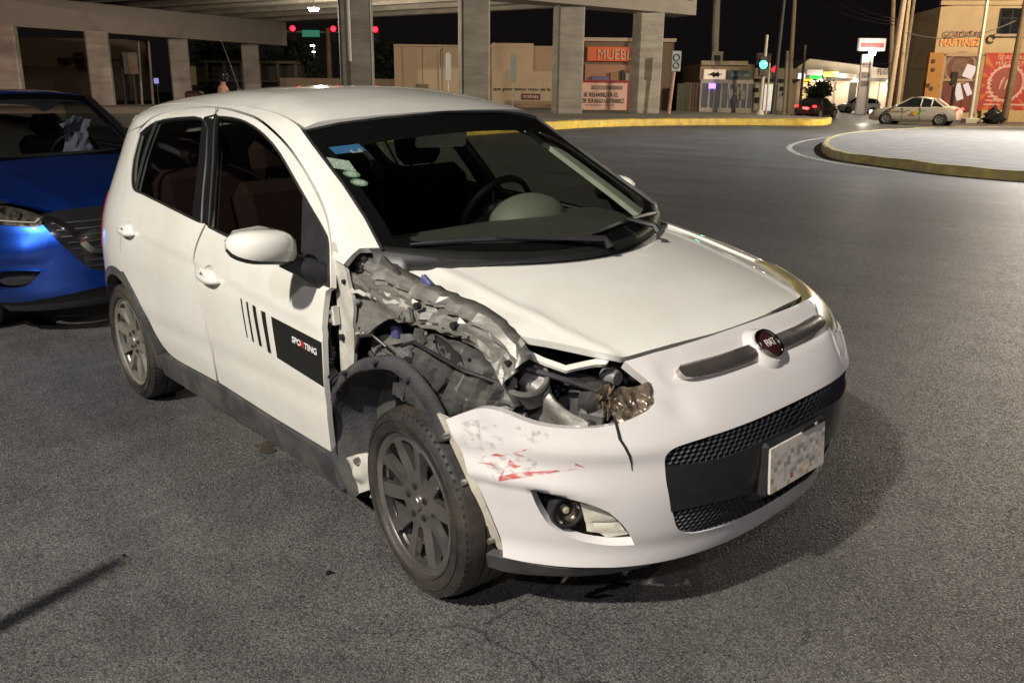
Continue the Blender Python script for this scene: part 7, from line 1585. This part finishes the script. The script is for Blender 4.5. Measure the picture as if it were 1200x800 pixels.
# signals and street-name plates on a mast arm
LM = -18.26
s = thing('mast_arm_signal', 'traffic signal mast arm with three red lights and two green street-name plates', 'traffic light', M=at(LM, 92)); zm = 7.28
MB().tube([(0, 0, 0), (0, 0, zm+.4)], [.30, .22], 10).build('pole', mat('ochre_pole', (.30, .22, .12), .7), s, smooth=True)
MB().tube([(-23.57-LM, 0, zm), (-13.03-LM, 0, zm)], .10, 8).build('arm', M_GALV, s)
for x in (-21.73, -17.62, -13.38):
    h_ = MB().box((x-LM, -.2, zm-.15), (.55, .3, 1.5), bev=.05).build('signal_head', M_POST, s); MB().lathe([(0, -.05), (.18, -.035), (.26, 0), (.26, .05)], 20, 'y', (x-LM, -.4, zm+.30)).build('lit_lamp', glow('signal_red_far', (1, .006, .016), 9.), h_, smooth=True)
for xa, xb, tx in ((-23.58, -22.52, 'Blvd.'), (-20.84, -19.08, 'V. Carranza')):
    p_ = MB().box(((xa+xb)/2-LM, -.15, 7.12), (xb-xa, .06, 7.48-6.83), bev=.02).build('street_plate', glow('green_plate', (.05, .45, .28), .28, (.05, .25, .15)), s)
    fit_txt(s, 'plate_lettering', tx, xa-LM+.2, xb-LM-.2, -.2, 6.97, 7.32, mat('letter_white'))
# far street lamps
def far_lamp(label, l, d, h, P, col, strength, size=.5):
    s = thing('street_lamp', label, 'street lamp', M=at(l, d), group='street lamps')
    MB().tube([(0, .6, 0), (0, .6, h+.2), (0, .3, h+.35), (0, -.1, h+.2)], [.12, .09, .07, .06], 8).build('post', M_GALV, s, smooth=True)
    MB().box((0, -.25, h+.12), (size*.7, size*1.2, .16), bev=.05).build('lamp_head', M_GALV, s)
    MB().box((0, -.25, h), (size*.9, size*1.1, .10), bev=.03).build('lamp_lens', glow('lamp_lens_%s' % label[:12].replace(' ', '_'), col, strength), s)
    if P: lamp('street_light', s, (0, -.25, h-.15), P, col)
    return s
s = thing('flyover_lamp', 'bright white lamp hanging under the flyover girders above the red signals', 'lamp', M=at(-12.37, 58, 6.48))
MB().tube([(0, 0, .1), (0, 0, .9)], .05, 8).build('hanger', M_GALV, s); MB().box((0, 0, .08), (.75, .5, .14), bev=.05).build('lamp_housing', M_GALV, s)
MB().box((0, -.02, -.04), (.55, .40, .16), bev=.06).build('lamp_lens', glow('flyover_lens', (1, .95, .85), 50.), s); lamp('flyover_light', s, (0, 0, -.4), 3600, (1, .86, .66), .25)
far_lamp('small white street lamp low under the flyover, the upper of two', -30.18, 140, 8.32, 0, (1, .95, .85), 25., .6)
far_lamp('small white street lamp low under the flyover, the lower of two', -34.48, 160, 8.30, 0, (1, .95, .85), 30., .8)
# ---- rider on a motorcycle, seen over the white car's roof
mc = thing('motorcycle', 'motorcycle with a red tank and dark carrier box beyond the white car roof', 'motorcycle', M=at(-8.65, 26, .06))
mb = MB()
for x in (-.62, .66): MB().lathe([(.20, -.05), (.27, -.05), (.30, 0), (.27, .05), (.20, .05)], 28, 'y', (x, 0, .30), closed=True).build('wheel', M_TYRE, mc, smooth=True)
MB().tube([(-.62, 0, .3), (-.25, 0, .45), (.1, 0, .40), (.45, 0, .85), (.66, 0, .3)], .045, 8).build('frame', M_POST, mc, smooth=True)
MB().box((.15, 0, .78), (.42, .26, .22), bev=.08).build('tank', mat('bike_red', (.35, .06, .05), .3, coat=.6), mc, smooth=True)
MB().box((-.35, 0, .80), (.65, .26, .10), bev=.04).build('seat', M_BLACK, mc, smooth=True)
MB().box((-.52, 0, 1.12), (.46, .46, .44), bev=.06).build('carrier_box', mat('carrier_dark_red', (.10, .03, .03), .5), mc); MB().box((0, 0, .45), (.35, .28, .28), bev=.06).build('engine', M_ENGG, mc)
MB().tube([(.42, -.34, 1.02), (.44, 0, 1.0), (.42, .34, 1.02)], .018, 6).build('handlebar', M_POST, mc); MB().lathe([(0, -.05), (.08, -.03), (.10, .06), (0, .1)], 14, 'x', (.58, 0, .90)).build('headlight', mat('reflector'), mc, smooth=True)
RIDE = dict(J=[((0, 0, .95), .15, .85), ((.05, 0, 1.18), .15, .8), ((.10, 0, 1.40), .17, .65), ((.13, 0, 1.50), .06), ((.17, 0, 1.64), .095), ((.18, 0, 1.74), .07),
    ((.08, -.11, .90), .09), ((.38, -.18, .78), .065), ((.22, -.18, .40), .045), ((.32, -.18, .34), .04), ((.08, .11, .90), .09), ((.38, .18, .78), .065), ((.22, .18, .40), .045), ((.32, .18, .34), .04),
    ((.12, -.20, 1.38), .065), ((.22, -.27, 1.14), .048), ((.40, -.30, 1.06), .036), ((.46, -.30, 1.05), .032), ((.12, .20, 1.38), .065), ((.22, .27, 1.14), .048), ((.40, .30, 1.06), .036), ((.46, .30, 1.05), .032)], E=STAND['E'])
rd_, _ = person('person in a pinkish orange jacket and dark helmet sitting on the motorcycle', 0, 0, 0, RIDE, [mat('pinkish_jacket', (.70, .34, .22), .8, var=.5, scale=9)], M=at(-8.45, 26, .14))
MB().lathe([(0, -.16), (.09, -.14), (.13, -.02), (.12, .08), (.06, .14), (0, .155)], 18, 'z', (.17, 0, 1.67)).build('helmet', mat('dark_helmet', (.035, .02, .02), .3, coat=.6), rd_, smooth=True)
MB().tube([(.06, .0, .93), (.40, -.17, .80), (.24, -.18, .42)], [.125, .09, .06], 10).build('trousers', M_CLOTH, rd_, smooth=True); MB().tube([(.06, .0, .93), (.40, .17, .80), (.24, .18, .42)], [.125, .09, .06], 10).build('trousers', M_CLOTH, rd_, smooth=True); MB().box((.27, 0, 1.68), (.06, .18, .09), bev=.03).build('visor', M_GLOSSK, rd_, smooth=True)
# ---- street lamps and added lamps that light the junction (posts stand outside the picture)
def street_lamp(label, x, y, h, arm, P, col, r=.18, aim=None, spot=120):
    """post at (x, y); the head hangs over the road at the end of its arm"""
    s = thing('street_lamp', label, 'street lamp', loc=(x, y, 0), group='street lamps')
    MB().tube([(0, 0, 0), (0, 0, h*.92), (arm[0]*.3, arm[1]*.3, h+.1), (arm[0], arm[1], h+.22)], [.11, .08, .06, .05], 10).build('post', M_GALV, s, smooth=True)
    MB().box((arm[0], arm[1], h+.18), (.34, .62, .12), bev=.04).build('lamp_head', M_GALV, s)
    MB().box((arm[0], arm[1], h+.08), (.26, .5, .06), bev=.02).build('lamp_lens', glow('near_lamp_lens', (1, .9, .72), 40.), s)
    lamp('street_light', s, (arm[0], arm[1], h-.12), P, col, r, 'SPOT' if aim else 'POINT', spot, aim); return s
street_lamp('tall street lamp behind the photographer, lighting the damaged side of the white car', 2.2, -10.8, 8.8, (-.5, 1.7), 7400, (1, .925, .80))
street_lamp('added fill lamp ahead of the white car on the near side, outside the picture', 8.0, -10.2, 8.5, (-1.0, 1.0), 1300, (.93, .88, 1.))  # added unseen fill lamp, cool light for the bumper front
sl = FR @ Vector((25., 29., 0)); street_lamp('street lamp over the traffic island outside the picture', sl.x, sl.y, 9.5, (-1., .2), 34000, (1, .965, .93), aim=tuple(-ER*.50-ED*.16-N2), spot=110)
q_ = FR @ Vector((33., 36., 0)); street_lamp('added lamp right of the junction throwing light on the flyover piers, outside the picture', q_.x, q_.y, 9.0, (-1., .2), 26000, (1, .86, .68), aim=tuple(-ER*.80+ED*.55-N2*.16), spot=82)  # added unseen spot lamp, brightens the pier fronts
q_ = FR @ Vector((34.5, 47., 0)); street_lamp('street lamp lighting the food shop front, outside the picture', q_.x, q_.y, 9.0, (-1., .2), 12000, (1, .80, .52))
q_ = FR @ Vector((-27., 33., 0)); street_lamp('added pinkish lamp left of the flyover piers, outside the picture', q_.x, q_.y, 9.0, (.8, .8), 6500, (1, .56, .47), aim=tuple(ED*.9+ER*.0-N2*.22), spot=84)  # added unseen lamp, its pink light stands in for police lights
# short steel post outside the frame whose shadow crosses the asphalt at the lower left
s = thing('bollard', 'slim steel bollard standing left of the photographer', 'bollard', loc=(-.45, -2.62, 0))
MB().tube([(0, 0, 0), (0, 0, 1.33)], .033, 12).build('post', M_GALV, s, smooth=True); MB().lathe([(0, .04), (.12, .03), (.13, 0), (.13, -.02)], 16, 'z').build('base', M_GALV, s, smooth=True)
